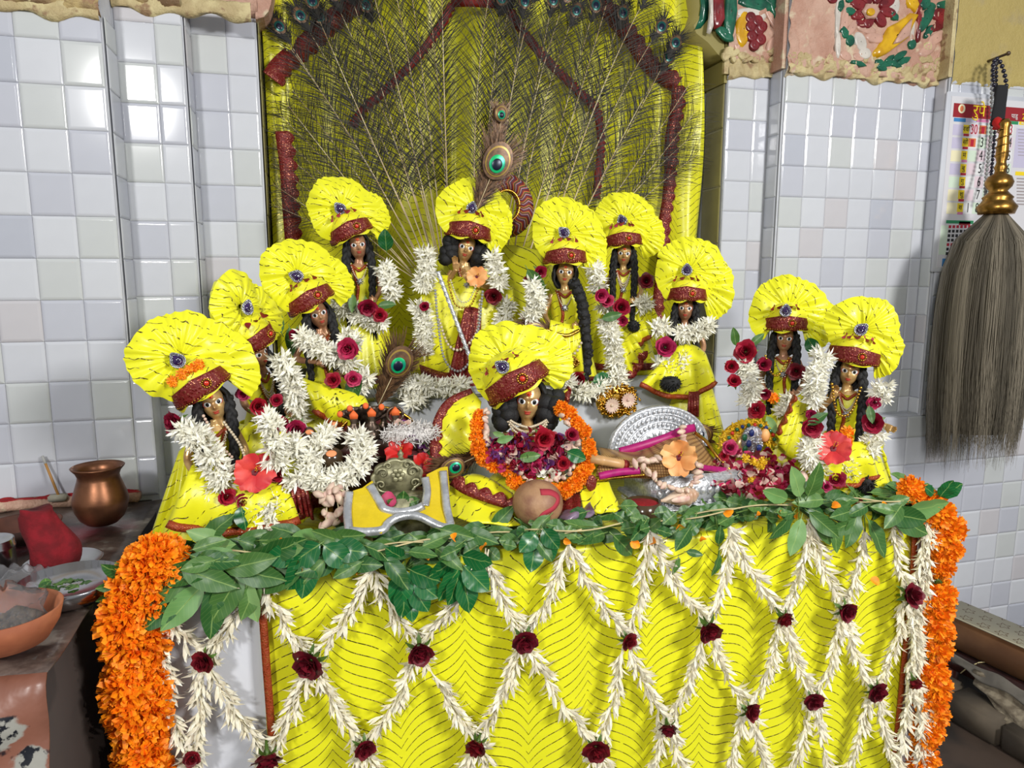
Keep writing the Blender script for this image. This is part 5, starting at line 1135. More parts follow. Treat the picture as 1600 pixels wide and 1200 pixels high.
for ky, pts in (('E', [(896, 440), (908, 470), (914, 510), (918, 560), (914, 590)]),):
    t = FIG[ky][0]; inv = (Matrix.Translation(t.location) @ t.rotation_euler.to_matrix().to_4x4()).inverted()
    q = random.Random(3); path = smooth_path([inv @ at(x, y, .365) for x, y in pts], 70); mb = MB()
    mb.tube(path, [.0125+.0015*sin(i*1.1)-.003*i/70 for i in range(70)], 10)
    for i in range(150): p = path[min(69, int(i*69/150))]; d = rdir_q(q); mb.ball(p+d*.0105, .0042, 6, 4)
    mb.obj('braid', M['hair'], t)
    mb = MB(); path2 = smooth_path([inv @ at(x, y, .35) for x, y in [(852, 515), (870, 522), (888, 524), (905, 516)]], 24); mb.tube(path2, .0042, 8); mb.obj('gold_belt', M['gold'], t)
    mb = MB(); c = inv @ at(897, 566, .345)
    for k in range(3): mb.tube([c+Vector((.004*k-.004+(.010-.002*k)*cos(a), -.003*k, (.012-.003*k)*sin(a))) for a in [2*pi*i/20 for i in range(21)]], .0022, 6)
    mb.ball(c, (.007, .004, .008), 10, 6); mb.obj('gold_medallion', M['gold'], t)
def hairtuft(key, x, y, Y, a, b):
    t = FIG[key][0]; inv = (Matrix.Translation(t.location) @ t.rotation_euler.to_matrix().to_4x4()).inverted(); c = inv @ at(x, y, Y); q = random.Random(x); mb = MB(); mb.ball(c, (a*.8, a*.5, b*.8), 12, 8)
    for i in range(160):
        d = rdir_q(q); d.z -= .6; d.normalize(); p = c+Vector((d.x*a*.6, d.y*a*.4, d.z*b*.6)); mb.tube([p, p+d*b*.3, p+d*b*.5+Vector((0, 0, -b*.12))], [.0016, .0011, .0003], 4)
    return mb.obj('hair_end', M['hair'], t)
hairtuft('B', 520, 622, .29, .024, .028); hairtuft('G', 1048, 598, .29, .026, .018); hairtuft('F', 990, 508, .46, .016, .014); hairtuft('I', 1355, 756, .035, .014, .02); hairtuft('E', 838, 468, .38, .012, .03)
# flute player's staff and bead strings
def inframe(key): t = FIG[key][0]; return t, (Matrix.Translation(t.location) @ t.rotation_euler.to_matrix().to_4x4()).inverted()
t, inv = inframe('D')
a, b = at(684, 424, .415), at(742, 580, .40); mb = MB(); d = b-a
mb.tube([inv @ (a+d*k/60) for k in range(61)], .0040, 10)
for k in (0, 1): mb.tube([inv @ (a+d*i/90+Vector((.0040*cos(i*.6+pi*k), .0040*sin(i*.6+pi*k), 0))) for i in range(91)], .0014, 5)
sf = mb.obj('twisted_silver_staff', M['silver'], None); sf.parent = t
def beads(key, pts, Y, r, m, name='bead_string', gap=2.1):
    t, inv = inframe(key); path = [at(x, y, Y) for x, y in pts]; n = int(plen(path)/(r*gap)); mb = MB()
    for p in smooth_path(path, n): mb.ball(inv @ p, r, 7, 5)
    return mb.obj(name, M[m], t)
beads('D', [(680, 454), (684, 500), (694, 560), (716, 580), (736, 560), (748, 510), (754, 456)], .405, .0030, 'bead_grey')
beads('D', [(686, 500), (700, 538), (720, 546), (744, 520), (750, 470)], .408, .0034, 'pearl')
beads('D', [(700, 440), (712, 476), (734, 478), (748, 450)], .41, .0026, 'gold')
beads('D', [(704, 438), (716, 468), (732, 470), (744, 446)], .412, .0022, 'cream_thread')
beads('E', [(866, 530), (880, 550), (898, 552), (908, 536)], .345, .0034, 'pearl')
beads('I', [(1300, 600), (1306, 640), (1318, 650), (1332, 640), (1345, 606)], .055, .0028, 'gold')
beads('H', [(1196, 556), (1204, 580), (1216, 586), (1232, 560)], .205, .0026, 'gold')
beads('A', [(350, 660), (372, 690), (382, 712)], .105, .0026, 'pearl', gap=1.6)
beads('A', [(318, 650), (340, 690), (362, 714)], .105, .0026, 'bud', gap=1.9)
# ---------------------------------------------------------------- child deity: cloths, garland, petals
def cloth_px(name, label, curves, m, edge=None, parent=None, n=30, k=14, fn=None, scal=.008, eper=.022):
    cur = [[at(*p) for p in c] for c in curves]; base = cur[0][0]
    o = sheet(name, cur, M[m], None, n, k, fn or (lambda u, v: Vector((0, -.004*sin(u*14+v*3), 0))), .003, loc=base)
    if label: tag(o, label, 'cloth')
    if edge:
        w_, mm = edge; rows = loft(cur, n, k, fn or (lambda u, v: Vector((0, -.004*sin(u*14+v*3), 0))))
        e = MB(); e.grid([[p-base for p in r] for r in strip_rows([p+(CAM-p).normalized()*.004 for p in rows[-1]], w_, CAM, 60, scal, eper, .002)]); eo = e.obj('sequin_border', M[mm], o); md = eo.modifiers.new('thickness', 'SOLIDIFY'); md.thickness = .003; md.offset = 0
    return o
cloth_px('draped_cloth', 'yellow cloth with maroon border spread like a fan left of the child deity', [[(752, 628, .19), (744, 660, .18), (738, 700, .16), (730, 738, .14)], [(745, 620, .2), (715, 650, .18), (705, 700, .16), (702, 742, .14)], [(738, 612, .215), (694, 636, .2), (678, 690, .17), (682, 744, .15)]], 'cloth_b', (.014, 'maroon'))
cloth_px('draped_cloth', 'yellow cloth with scalloped maroon border spread before the child deity on the left', [[(700, 752, .12), (750, 742, .11), (800, 770, .09)], [(694, 786, .09), (745, 790, .065), (800, 806, .05)], [(700, 806, .055), (750, 818, .03), (815, 822, .028)]], 'cloth_b')
band('sequin_border', [at(x, y, Y)-at(700, 752, .12) for x, y, Y in [(706, 752, .10), (728, 766, .078), (760, 778, .06), (806, 792, .045)]], .014, M['maroon'], bpy.data.objects['draped_cloth.001'], n=60, scallop=.010, period=.026, facing=tuple(CAM-at(700, 752, .12)))
cloth_px('draped_cloth', 'yellow cloth falling at the right of the child deity, maroon motif on it', [[(898, 728, .12), (920, 716, .13), (942, 728, .12)], [(905, 770, .07), (930, 760, .07), (955, 765, .07)], [(912, 798, .035), (945, 802, .03), (972, 796, .04)]], 'cloth_b')
relief_m = MB(); relief_m.ball(at(924, 755, .062)-at(898, 728, .12), (.010, .003, .015), 12, 8); relief_m.obj('sequin_motif', M['maroon'], bpy.data.objects['draped_cloth.002'])
cloth_px('draped_cloth', 'yellow cloth end with maroon border curling right of the child deity head', [[(868, 618, .2), (866, 640, .19), (874, 658, .18)], [(890, 606, .2), (884, 622, .2), (880, 652, .19)]], 'cloth_b', (.010, 'maroon'), scal=.003)
cloth_px('draped_cloth', 'maroon sequin cloth end lying under the marigolds by the fruit', [[(868, 784, .07), (885, 776, .075), (905, 768, .08)], [(874, 806, .035), (892, 800, .035), (908, 792, .04)]], 'maroon')
gp = [(748, 648, .13), (744, 676, .115), (750, 704, .10), (768, 722, .09), (790, 736, .08), (806, 756, .068), (828, 772, .06), (852, 770, .06), (880, 766, .06), (902, 750, .07), (916, 722, .08), (920, 696, .09), (908, 668, .105), (892, 648, .115), (878, 636, .125)]
mg = thing('marigold_garland', 'orange marigold garland looped round the seated child deity', 'garland', at(*gp[0]))
path = [at(*p) for p in gp]; n = int(plen(path)/.0185)
for p in smooth_path(path, n): bloom_part(mg, 'marigold', RN.choice(MARI), p+rdir()*.003, (CAM-p).normalized()+rdir()*.5, .46*rnd(.85, 1.15))
thread(mg, path, .003, M['stem'])
gp2 = [(762, 640, .125), (760, 668, .112), (770, 700, .095), (796, 722, .08), (826, 750, .068), (856, 754, .066), (888, 738, .075), (902, 704, .09), (894, 672, .105), (880, 650, .115)]
bg = thing('bud_garland', 'garland of pale flower buds lying inside the marigold garland', 'garland', at(*gp2[0])); path = [at(*p) for p in gp2]
BUD = MB(); BUD.lathe([(.0005, -.007), (.003, -.004), (.0046, .001), (.0036, .006), (.0008, .010)], 9); BUDM = BUD.mesh('bud', M['bud'])
n = int(plen(path)/.0068)
for p in smooth_path(path, n): bloom_part(bg, 'bud', BUDM, p+rdir()*.004, rdir()+(CAM-p).normalized(), rnd(.8, 1.15))
thread(bg, path, .0012)
pg = thing('flower_petal_garland', 'thick garland of crimson, purple and white petals heaped on the child deity lap', 'garland', at(826, 700, .10))
q = random.Random(12); cs = [('crimson', .8), ('magenta', .6), ('purple', .9), ('pale', .5), ('white', .5), ('maroon', .6)]
for i in range(290):
    a = q.uniform(0, 2*pi); k = sqrt(q.random()); x = 828+66*k*cos(a); y = 706+40*k*sin(a)*(1 if sin(a) > 0 else .75); d = (x-828)/66; c = 'crimson' if (abs(x-848) < 24 and 665 < y < 705) else ('white' if (y > 735 and x > 840) else q.choice(['purple', 'purple', 'crimson', 'magenta', 'pale', 'crimson', 'maroon']))
    p = at(x, y, .118-.05*(y-660)/90-.012*(1-k)); bloom_part(pg, 'petal', loose_petal(c, .015, .0085), p, rdir()+Vector((0, -.4, .5)), q.uniform(.75, 1.15))
core = MB(); core.ball((0, .022, -.020), (.072, .03, .036), 18, 12); core.obj('petal_bed', M['crimson_petal'], pg)
for x, y, rp, c, lab in [(848, 684, 18, 'crimson', 'large crimson rose on the chest of the child deity'), (892, 680, 12, 'crimson', 'crimson rose at the right inside the marigold garland'), (880, 724, 12, 'crimson', 'crimson rose low right inside the marigold garland'), (838, 730, 11, 'magenta', 'pink rose low inside the marigold garland')]: rose(at(x, y, .075), rp*.00117, c, lab)
for a in [(810, 716, .07, 34, -4, LEAF[1], .7, 'green leaf lying across the child deity petals'), (886, 706, .07, 18, 8, LEAF_D[0], .7, 'dark leaf at the right of the child deity petals'), (776, 690, .085, 22, -6, LEAF_B[1], .4, 'pale leaf at the left of the child deity petals'), (770, 676, .09, 14, 4, LEAF_B[1], .3, 'small pale leaf near the bud garland')]: tuck(*a)
# the round fruit with a red mark, paper packet
c = at(840, 786, .030); cf = thing('round_coconut', 'round brown coconut with a red powder mark, before the child deity', 'coconut', (c.x, c.y, c.z)); s = .00114*37
mb = MB(); mb.ball((0, 0, 0), (s, s, s*.92), 28, 20); mb.obj('shell', M['coconut'], cf)
mb = MB(); pth = [(.35, -.55), (.55, -.2), (.2, .15), (-.25, .35), (.1, .75)]; pth = [(-.1, .72), (.32, .66), (.62, .40), (.40, .10), (-.05, -.12), (-.20, -.42)]
rows = []; pp = smooth_path([Vector((x, 0, z)) for x, z in pth], 24)
for i, p in enumerate(pp):
    t = (pp[min(i+1, 23)]-pp[max(0, i-1)]).normalized(); sd = Vector((t.z, 0, -t.x)); r = []
    for u in (-1, 0, 1):
        v = p+sd*u*.10; yy = -sqrt(max(.05, 1.0-v.x**2-(v.z)**2)); r.append((v.x*s*1.012, yy*s*1.012, v.z*s*.92*1.012))
    rows.append(r)
mb.grid(rows); md = mb.obj('red_mark', M['redmark'], cf).modifiers.new('thickness', 'SOLIDIFY'); md.thickness = .0006
pk = at(900, 804, .02); sheet('paper_packet', [[at(872, 812, .02), at(890, 798, .045), at(922, 782, .055)], [at(884, 812, .0), at(905, 802, .01), at(926, 792, .03)], [at(886, 820, .0), at(908, 812, .0), at(928, 800, .02)]], M['paper_purple'], None, 12, 10, lambda u, v: Vector((0, .004*sin(v*6+u*5), .004*sin(u*6))), .004)
tag(bpy.data.objects['paper_packet'], 'crumpled lilac paper packet right of the round coconut', 'packet')
# ---------------------------------------------------------------- centre left: small shrine seat with tiny figures
sz = at(590, 690, .24)
seat = thing('small_shrine_seat', 'small dark wooden shrine seat with maroon arched back behind the tiny figures', 'shrine', (sz.x, .25, .808))
W0 = at(520, 700, .24).x-sz.x; W1 = at(668, 700, .24).x-sz.x; hs = at(590, 694, .24).z-.808
MB().bevbox((W0, -.07, 0), (W1, .04, .018), .004).obj('base', M['wood'], seat)
MB().bevbox((W0+.01, -.06, .018), (W1-.01, .035, hs-.012), .004).obj('body', M['wood'], seat)
MB().bevbox((W0, -.07, hs-.012), (W1, .04, hs), .003).obj('seat_board', M['velvet'], seat)
ar = [(W0+(W1-W0)*u, hs+.062*sin(pi*u)**.7) for u in [i/20 for i in range(21)]]
mb = MB(); mb.prism(list(reversed(ar)), .028, .04); mb.obj('arched_back', M['velvet'], seat)
mb = MB(); mb.tube([(x, .026, z+.003*0) for x, z in ar], [.0030+.0006*(i % 2) for i in range(21)], 8); mb.obj('gold_rope', M['gold'], seat)
# snake-hooded silver figure
p = at(572, 678, .215); nf = thing('hooded_snake_figurine', 'small dark silver serpent-hooded figurine on the shrine seat', 'figurine', p); s = .0013
mb = MB(); rows = []
for i in range(9):
    t = i/8; rows.append([((4+30*t**.8)*s*sin(a), (-6*t-3*abs(sin(a*8.5))*t)*s, (14+24*t**.9*cos(a*.7)+4*abs(cos(a*5.2))*(t > .9))*s) for a in [radians(-82+164*j/48) for j in range(49)]])
mb.grid(rows); o = mb.obj('hood', M['dark_silver'], nf); md = o.modifiers.new('thickness', 'SOLIDIFY'); md.thickness = .006
mb = MB(); mb.tube([(-8*s, -6*s, -14*s), (-12*s, -8*s, 0), (-2*s, -8*s, 14*s), (4*s, -6*s, 6*s)], [6*s, 5*s, 4*s, 2*s], 10); mb.obj('coil', M['dark_silver'], nf)
mb = MB(); mb.lathe([(9*s, -16*s), (10*s, -12*s), (6*s, -6*s), (4*s, 2*s), (1*s, 6*s)], 14); mb.obj('pedestal', M['dark_silver'], nf)
for j, a in enumerate((-72, -36, 0, 36, 72)):
    mb = MB(); x_, z_ = 36*s*sin(radians(a)), (14+27*cos(radians(a)*.7))*s; mb.ball((x_, -10*s, z_), (4.2*s, 3*s, 4.6*s), 9, 6); mb.obj('orange_dot', M['tilak'], nf)
def tiny(x, y, Y, lab, halo=False):
    p = at(x, y, Y); f = thing('tiny_figurine', lab, 'figurine', p); s = .00125; mb = MB()
    mb.lathe([(11*s, -20*s), (12*s, -17*s), (9*s, -14*s), (8*s, -6*s), (9*s, -1*s), (5*s, 4*s), (4.2*s, 6*s), (5.6*s, 10*s), (5.8*s, 13*s), (4.4*s, 17*s), (1*s, 19*s)], 18, fn=lambda r, z, a: (r*cos(a), r*sin(a)*.75, z)); mb.obj('body', M['dark_silver'], f)
    for sd in (-1, 1): m2 = MB(); m2.tube([(sd*7*s, -1*s, 0), (sd*10*s, -5*s, -6*s), (sd*4*s, -9*s, -7*s)], [2.4*s, 2*s, 1.7*s], 7); m2.obj('arm', M['dark_silver'], f)
    m2 = MB(); m2.prism([(-5*s, 13*s), (5*s, 13*s), (6*s, 18*s), (0, 25*s), (-6*s, 18*s)][::-1], -6*s, 3*s); m2.obj('orange_paste', M['tilak'], f)
    if halo: m2 = MB(); m2.tube([(11*s*cos(a), 4*s, 12*s+11*s*sin(a)) for a in [2*pi*i/24 for i in range(25)]], 2.0*s, 8); m2.obj('halo', M['dark_silver'], f)
tiny(581, 664, .19, 'tiny dark silver figurine with orange mark beside the serpent hood'); tiny(618, 662, .19, 'tiny haloed dark silver figurine with orange mark at the right of the shrine seat', True)
tiny(553, 668, .19, 'tiny dark figurine at the left of the serpent hood'); tiny(600, 664, .22, 'tiny dark figurine between the two orange-marked ones', False)
def stone(x, y, Y, r, lab, dotr=.010, m='stone_dark', sq=(1, 1, 1)):
    p = at(x, y, Y); f = thing('sacred_stone', lab, 'stone', p); mb = MB(); mb.ball((0, 0, 0), (r*sq[0], r*sq[1], r*sq[2]), 22, 16); mb.obj('stone', M[m], f)
    d = (CAM-p).normalized(); d = (d+Vector((0, 0, .55))).normalized(); mb = MB(); mb.ball((0, 0, 0), (dotr, dotr*.7, .0015), 12, 6); link('orange_dot', mb.mesh('orange_dot', M['tilak_yellow']), f, M=frame(Vector((d.x*r*sq[0], d.y*r*sq[1], d.z*r*sq[2])), d)); return f
stone(518, 717, .135, .0205, 'large polished brown stone with orange dot inside the jasmine ring', .009)
stone(484, 684, .16, .016, 'dark upright stone with orange top left of the coin disc', .007, 'dark_silver', (.75, .75, 1.2))
p = at(524, 686, .175); f = thing('engraved_disc', 'round dark engraved disc with orange mark standing behind the brown stone', 'disc', p)
mb = MB(); mb.lathe([(.001, .004), (.018, .004), (.0205, .0025), (.0205, -.0025), (.018, -.004), (.001, -.004)], 30, M=Matrix.Rotation(pi/2, 4, 'X')); mb.obj('disc', M['dark_silver'], f)
mb = MB()
for z in (-.008, -.003, .002, .007): mb.box((-.011, -.0052, z), (.009, -.0035, z+.0018))
for x in (-.006, .001, .006): mb.box((x, -.0054, -.010), (x+.0015, -.0035, .010))
mb.obj('engraving', M['stone_dark'], f); mb = MB(); mb.box((-.006, -.006, .018), (.003, .004, .030)); mb.obj('orange_paste', M['tilak_yellow'], f)
p = at(662, 676, .17); f = thing('petal_heap', 'heap of shredded white petals before the tiny haloed figurine', 'petals', p); f2 = MB(); q = random.Random(4)
for i in range(420): d = rdir_q(q); c = Vector((-.024+d.x*.050, d.y*.02, d.z*.020)); mb_d = rdir_q(q)*.008; f2.tube([c, c+mb_d], [.0011, .0006], 4, caps=False)
f2.ball((-.024, .004, -.002), (.046, .016, .017), 14, 8); o = f2.obj('shreds', M['rice'], f); o['kind'] = 'stuff'
st_ = thing('purple_flower_string', 'string of small purple flowers hanging right of the shrine seat', 'garland', at(632, 660, .18)); path = [at(x, y, .17) for x, y in [(632, 660), (648, 676), (662, 692), (672, 712), (668, 726), (656, 738)]]
for p in smooth_path(path, 40): bloom_part(st_, 'petal', loose_petal(RN.choice(['purple', 'purple', 'purple', 'pale']), .012, .008), p+rdir()*.009, rdir(), rnd(.8, 1.2))
for p in smooth_path(path, 8): bloom_part(st_, 'leaf', RN.choice(LEAF_R), p, rdir(), .4)
thread(st_, path, .002, M['stem'])
bs = thing('bud_string', 'string of pale pink buds hanging in front of the brass cup stand', 'garland', at(496, 766, .055)); 
for pth in ([(496, 766), (512, 772), (530, 764), (545, 770)], [(512, 775), (510, 800), (508, 830), (507, 845)], [(524, 768), (530, 800), (526, 816)]):
    path = [at(x, y, .055) for x, y in pth]
    for p in smooth_path(path, int(plen(path)/.009)+2): bloom_part(bs, 'bud', BUDM, p+rdir()*.006, rdir(), rnd(1.1, 1.6))
    thread(bs, path, .0012)
p = atz(520, 815, .808); cs_ = thing('brass_cup_stand', 'brass cup on a slender stand under the polished brown stone', 'cup', (p.x, p.y+.03, .8075)); hh = at(520, 745, p.y+.03).z-.8075
CUPP = [(.024, 0), (.025, .004), (.012, .010), (.006, .018), (.008, hh*.45), (.005, hh*.55), (.007, hh*.62), (.020, hh*.72), (.034, hh*.84), (.040, hh), (.038, hh), (.030, hh*.86), (.004, hh*.76)]
mb = MB(); mb.lathe(CUPP, 28); mb.obj('cup', M['brass'], cs_); mb = MB(); mb.ball((0, 0, hh*.55), .009, 14, 8); mb.obj('knop', M['brass'], cs_)
# carved grey throne with yellow and silver cloth
p = at(622, 748, .085); cz = .806; th = thing('carved_throne', 'small carved grey bronze throne with scrolled back and bead-edged base', 'throne', (p.x, .095, cz)); s = .00112; bz = p.z-cz
def disk_profile(scale): return [(scale*(36+3.2*abs(sin(a*4.5)))*s*cos(a), scale*(26+3.0*abs(sin(a*4.5)))*s*sin(a)+bz) for a in [2*pi*i/72 for i in range(72)]]
mb = MB(); mb.prism(disk_profile(1)[::-1], -.004, .006); mb.grid([[(x, -.004, z) for x, z in disk_profile(1)], [(x, -.007, z) for x, z in disk_profile(.92)], [(x, -.003, z) for x, z in disk_profile(.84)]], True); mb.obj('back_plate', M['pewter'], th)
mb = MB()
for sg in (-1, 1):
    for cx_, cz_, R0 in ((22, 8, 9), (14, 19, 6), (25, -9, 7)):
        mb.tube([((sg*cx_+sg*R0*(1-i/26)*cos(.3*i))*s, -.006, bz+(cz_+R0*(1-i/26)*sin(.3*i))*s) for i in range(24)], [.0024-.0014*i/24 for i in range(24)], 6)
mb.obj('scrolls', M['pewter'], th)
mb = MB()
for k in range(6): a = k*pi/3; mb.ball((7*s*cos(a), -.007, bz+(5+7*sin(a))*s), (.0046, .003, .0046), 9, 6)
mb.ball((0, -.009, bz+5*s), .0042, 10, 6); mb.obj('flower_boss', M['pewter'], th)
mb = MB(); mb.lathe([(.001, 0), (5*s, 1*s), (3*s, 4*s), (5*s, 8*s), (2*s, 12*s), (.5*s, 15*s)], 12, M=Matrix.Translation((.006, 0, bz+27*s))); mb.obj('finial', M['pewter'], th)
MB().bevbox((-.055, -.05, 0), (.058, .02, .014), .003).obj('base', M['pewter'], th)
MB().bevbox((-.045, -.04, .014), (.048, .015, bz-20*s), .003).obj('pedestal', M['pewter'], th)
mb = MB()
for i in range(17): mb.ball((-.048+.096*i/16, -.051, .010), .0032, 8, 6)
mb.obj('bead_edge', M['pewter'], th)
def Yc(y): return .085-.085*(y-735)/95
outl = [(541, 834), (546, 800), (551, 768), (566, 764), (582, 752), (593, 775), (600, 792), (622, 797), (645, 794), (664, 786), (668, 768), (666, 742), (688, 733), (700, 731), (702, 760), (703, 795), (712, 824), (692, 827), (672, 816), (655, 808), (636, 806), (616, 810), (602, 822), (596, 833)]
c0 = at(620, 810, .02); cl = [at(x, y, Yc(y))-c0 for x, y in outl]
bm = bmesh.new(); f_ = bm.faces.new([bm.verts.new(v) for v in cl]); bmesh.ops.triangulate(bm, faces=[f_]); bmesh.ops.subdivide_edges(bm, edges=bm.edges[:], cuts=2, use_grid_fill=True)
for v in bm.verts: v.co.y += .003*sin(v.co.x*90)+.002*sin(v.co.z*140)
me = bpy.data.meshes.new('felt_cloth'); bm.to_mesh(me); bm.free(); me.materials.append(M['plain_yellow']); fc = link('throne_cloth', me, None, c0)
md = fc.modifiers.new('thickness', 'SOLIDIFY'); md.thickness = .004; md.offset = 0
tag(fc, 'yellow felt cloth with wide silver border draped round the carved grey throne', 'cloth')
inset = lambda pts, k: [at(x, y, Yc(y))-c0+(CAM-c0).normalized()*.0055 for x, y in pts]
for pts in ([(546, 768), (543, 800), (546, 831)], [(546, 829), (570, 831), (598, 828), (606, 818), (620, 809), (640, 805), (658, 808), (676, 817), (694, 824), (710, 821)], [(704, 820), (698, 795), (694, 760), (692, 736)], [(578, 758), (592, 782), (602, 796), (624, 800), (646, 797), (662, 790)], [(664, 790), (667, 768), (664, 746)]): 
    band('silver_border', inset(pts, 0), .0125, M['silver_foil'], fc, n=30, thick=.0016, facing=tuple(CAM-c0), bulge=.001)
tuck(628, 790, .06, 4, -30, LEAF_R[0], .9, 'small upright green leaf on the carved throne'); tuck(634, 788, .058, 26, -10, LEAF_R[1], .8, 'small green leaf pointing right on the carved throne'); tuck(618, 786, .06, -10, -4, LEAF_R[2], .6, 'small green leaf pointing left on the carved throne')
t = thing('fallen_petal', 'single pink petal lying on the carved throne cloth', 'petal', M=frame(at(604, 792, .055), (.2, -.1, 1), (0, -1, .2), 1.5)); link('blade', loose_petal('magenta', .016, .009), t)
# ---------------------------------------------------------------- centre right: gold ornament, silver throne
p = at(965, 626, .335); g = thing('gold_flower_ornament', 'round gold filigree ornament with two pink rosettes leaning on the plinth', 'ornament', p); s = .00142; q = random.Random(8)
mb = MB(); mb.ball((0, .006, 0), (34*s, .010, 26*s), 20, 12)
for i in range(300):
    a = q.uniform(0, 2*pi); k = q.uniform(.45, 1.02); mb.ball((34*s*k*cos(a), -.004-.006*(1-k)+q.uniform(-.003, .002), 26*s*k*sin(a)), q.uniform(.002, .004), 6, 4)
mb.obj('filigree', M['gold'], g)
for cx_ in (-13, 13):
    mb = MB()
    for k in range(18): mb.grid(petal_rows(13*s, 1.8*s, .2, .3, 4, .2), M=Matrix.Translation((cx_*s, -.012, (2 if cx_ > 0 else -5)*s)) @ Matrix.Rotation(2*pi*k/18, 4, 'Y') @ Matrix.Rotation(.1, 4, 'X'))
    mb.ball((cx_*s, -.014, (2 if cx_ > 0 else -5)*s), .0035, 8, 5); mb.obj('rosette', M['bud'], g)
p = at(1028, 700, .235); stt = thing('silver_throne', 'embossed silver throne seat with a semicircular back', 'throne', (p.x, .215, .808)); s = .00133
rz_ = p.z-.808; Rp = 83*s
arc = [(Rp*cos(a), rz_+Rp*.80*sin(a)) for a in [pi*i/40 for i in range(41)]]
mb = MB(); mb.prism(arc[::-1], .012, .022)
for k, (a_, b_) in enumerate(((1.0, .93), (.84, .80), (.66, .62), (.50, .47))): mb.grid([[(x*a_, .012, rz_+(z-rz_)*a_) for x, z in arc], [(x*(a_+b_)/2, .007, rz_+(z-rz_)*(a_+b_)/2) for x, z in arc], [(x*b_, .012, rz_+(z-rz_)*b_) for x, z in arc]])
bk = mb.obj('round_back', M['silver'], stt)
mb = MB()
for k in (.88, .73, .57):
    for i in range(1, int(34*k)): a = pi*i/int(34*k); mb.ball((Rp*k*cos(a), .010, rz_+Rp*.8*k*sin(a)), (.0036, .003, .0050), 7, 5)
for i in range(9): a = pi*(i+.5)/9; mb.grid([[(Rp*.08*cos(a), .008, rz_+Rp*.06*sin(a))]*2, [(Rp*.28*cos(a-.12), .006, rz_+Rp*.25*sin(a-.12)), (Rp*.28*cos(a+.12), .006, rz_+Rp*.25*sin(a+.12))], [(Rp*.44*cos(a), .009, rz_+Rp*.38*sin(a))]*2])
mb.obj('embossing', M['silver'], bk)
hb = at(1040, 735, .12).z-.808
MB().bevbox((-.088, -.14, .022), (.098, -.01, hb), .004).obj('seat_box', M['silver'], stt)
MB().bevbox((-.098, -.152, .012), (.108, 0, .022), .003).obj('base_slab', M['silver'], stt)
MB().bevbox((-.08, -.01, .03), (.09, .02, rz_+.01), .003).obj('rear_panel', M['silver'], stt)
for x in (-.086, .09):
    for y in (-.14, -.02): mb = MB(); mb.ball((x, y, .007), (.010, .010, .0085), 10, 6); mb.obj('foot', M['silver'], stt)
mb = MB()
for i in range(12): x = -.080+.16*i/11+.005; mb.ball((x, -.142, hb*.62), (.006, .004, .008), 8, 6); mb.ball((x, -.141, hb*.34), (.005, .003, .004), 7, 5)
mb.obj('embossed_frieze', M['silver'], stt)
cloth_px('brocade_shawl', 'gold brown brocade shawl with magenta edge wrapped over the silver throne', [[(934, 700, .17), (970, 706, .165), (1020, 694, .16), (1066, 676, .17), (1085, 674, .19)], [(938, 716, .10), (980, 722, .085), (1030, 716, .075), (1075, 704, .10), (1110, 712, .13)], [(932, 745, .075), (985, 748, .065), (1030, 744, .06), (1085, 734, .065), (1140, 738, .10)]], 'gold_weave', None, fn=lambda u, v: Vector((0, -.004*sin(u*20+v*5), .003*sin(u*13))))
sh = bpy.data.objects['brocade_shawl']; b0 = at(934, 700, .17)
band('magenta_edge', [at(x, y, Y)-b0 for x, y, Y in [(968, 706, .155), (1000, 697, .15), (1040, 684, .152), (1068, 672, .165), (1086, 668, .18)]], .015, M['magenta_cloth'], sh, n=30, facing=tuple(CAM-b0))
band('magenta_edge', [at(x, y, Y)-b0 for x, y, Y in [(936, 744, .066), (965, 738, .062), (1000, 735, .055)]], .012, M['magenta_cloth'], sh, n=24, facing=tuple(CAM-b0))
band('magenta_edge', [at(x, y, Y)-b0 for x, y, Y in [(1092, 730, .062), (1110, 732, .075), (1136, 735, .095)]], .010, M['magenta_cloth'], sh, n=24, facing=tuple(CAM-b0))
band('gold_edge', [at(x, y, Y)-b0 for x, y, Y in [(1086, 676, .17), (1104, 690, .14), (1120, 712, .115), (1143, 737, .095)]], .006, M['gold'], sh, n=24, facing=tuple(CAM-b0))
band('gold_edge', [at(x, y, Y)-b0 for x, y, Y in [(932, 750, .07), (985, 744, .06), (1008, 742, .055)]], .004, M['gold'], sh, n=24, facing=tuple(CAM-b0))
a, b = at(922, 716, .075), at(980, 727, .07); fl_ = thing('bamboo_flute', 'short pale bamboo flute lying on the brocade shawl', 'flute', a); mb = MB(); mb.tube([(b-a)*t for t in (0, .3, .33, .36, .7, 1)], [.0085, .0085, .0092, .0085, .0085, .0085], 14); mb.obj('tube', M['bamboo'], fl_)
mb = MB(); mb.tube([(b-a)*.88, (b-a)*1.005], .0090, 14); mb.obj('maroon_tip', M['maroon_plain'], fl_)
bs = thing('bud_string', 'string of pale buds lying over the shawl and silver throne edge', 'garland', at(1000, 722, .05))
for pth in ([(992, 724), (1004, 719), (1016, 718), (1028, 712)], [(1008, 728), (1016, 740), (1030, 755), (1050, 764), (1072, 762), (1088, 750), (1092, 736)], [(1064, 668), (1068, 682), (1072, 692)], [(1088, 724), (1094, 730)]):
    path = [at(x, y, .05 if y > 700 else .14) for x, y in pth]
    for p in smooth_path(path, int(plen(path)/.0085)+2): bloom_part(bs, 'bud', BUDM, p+rdir()*.003, rdir(), rnd(.9, 1.3))
    thread(bs, path, .0012)
p = at(1005, 786, .055); bw = thing('kumkum_bowl', 'small round bowl filled with red powder before the silver throne', 'bowl', (p.x, p.y, .8075)); zr_ = p.z-.8075+.004
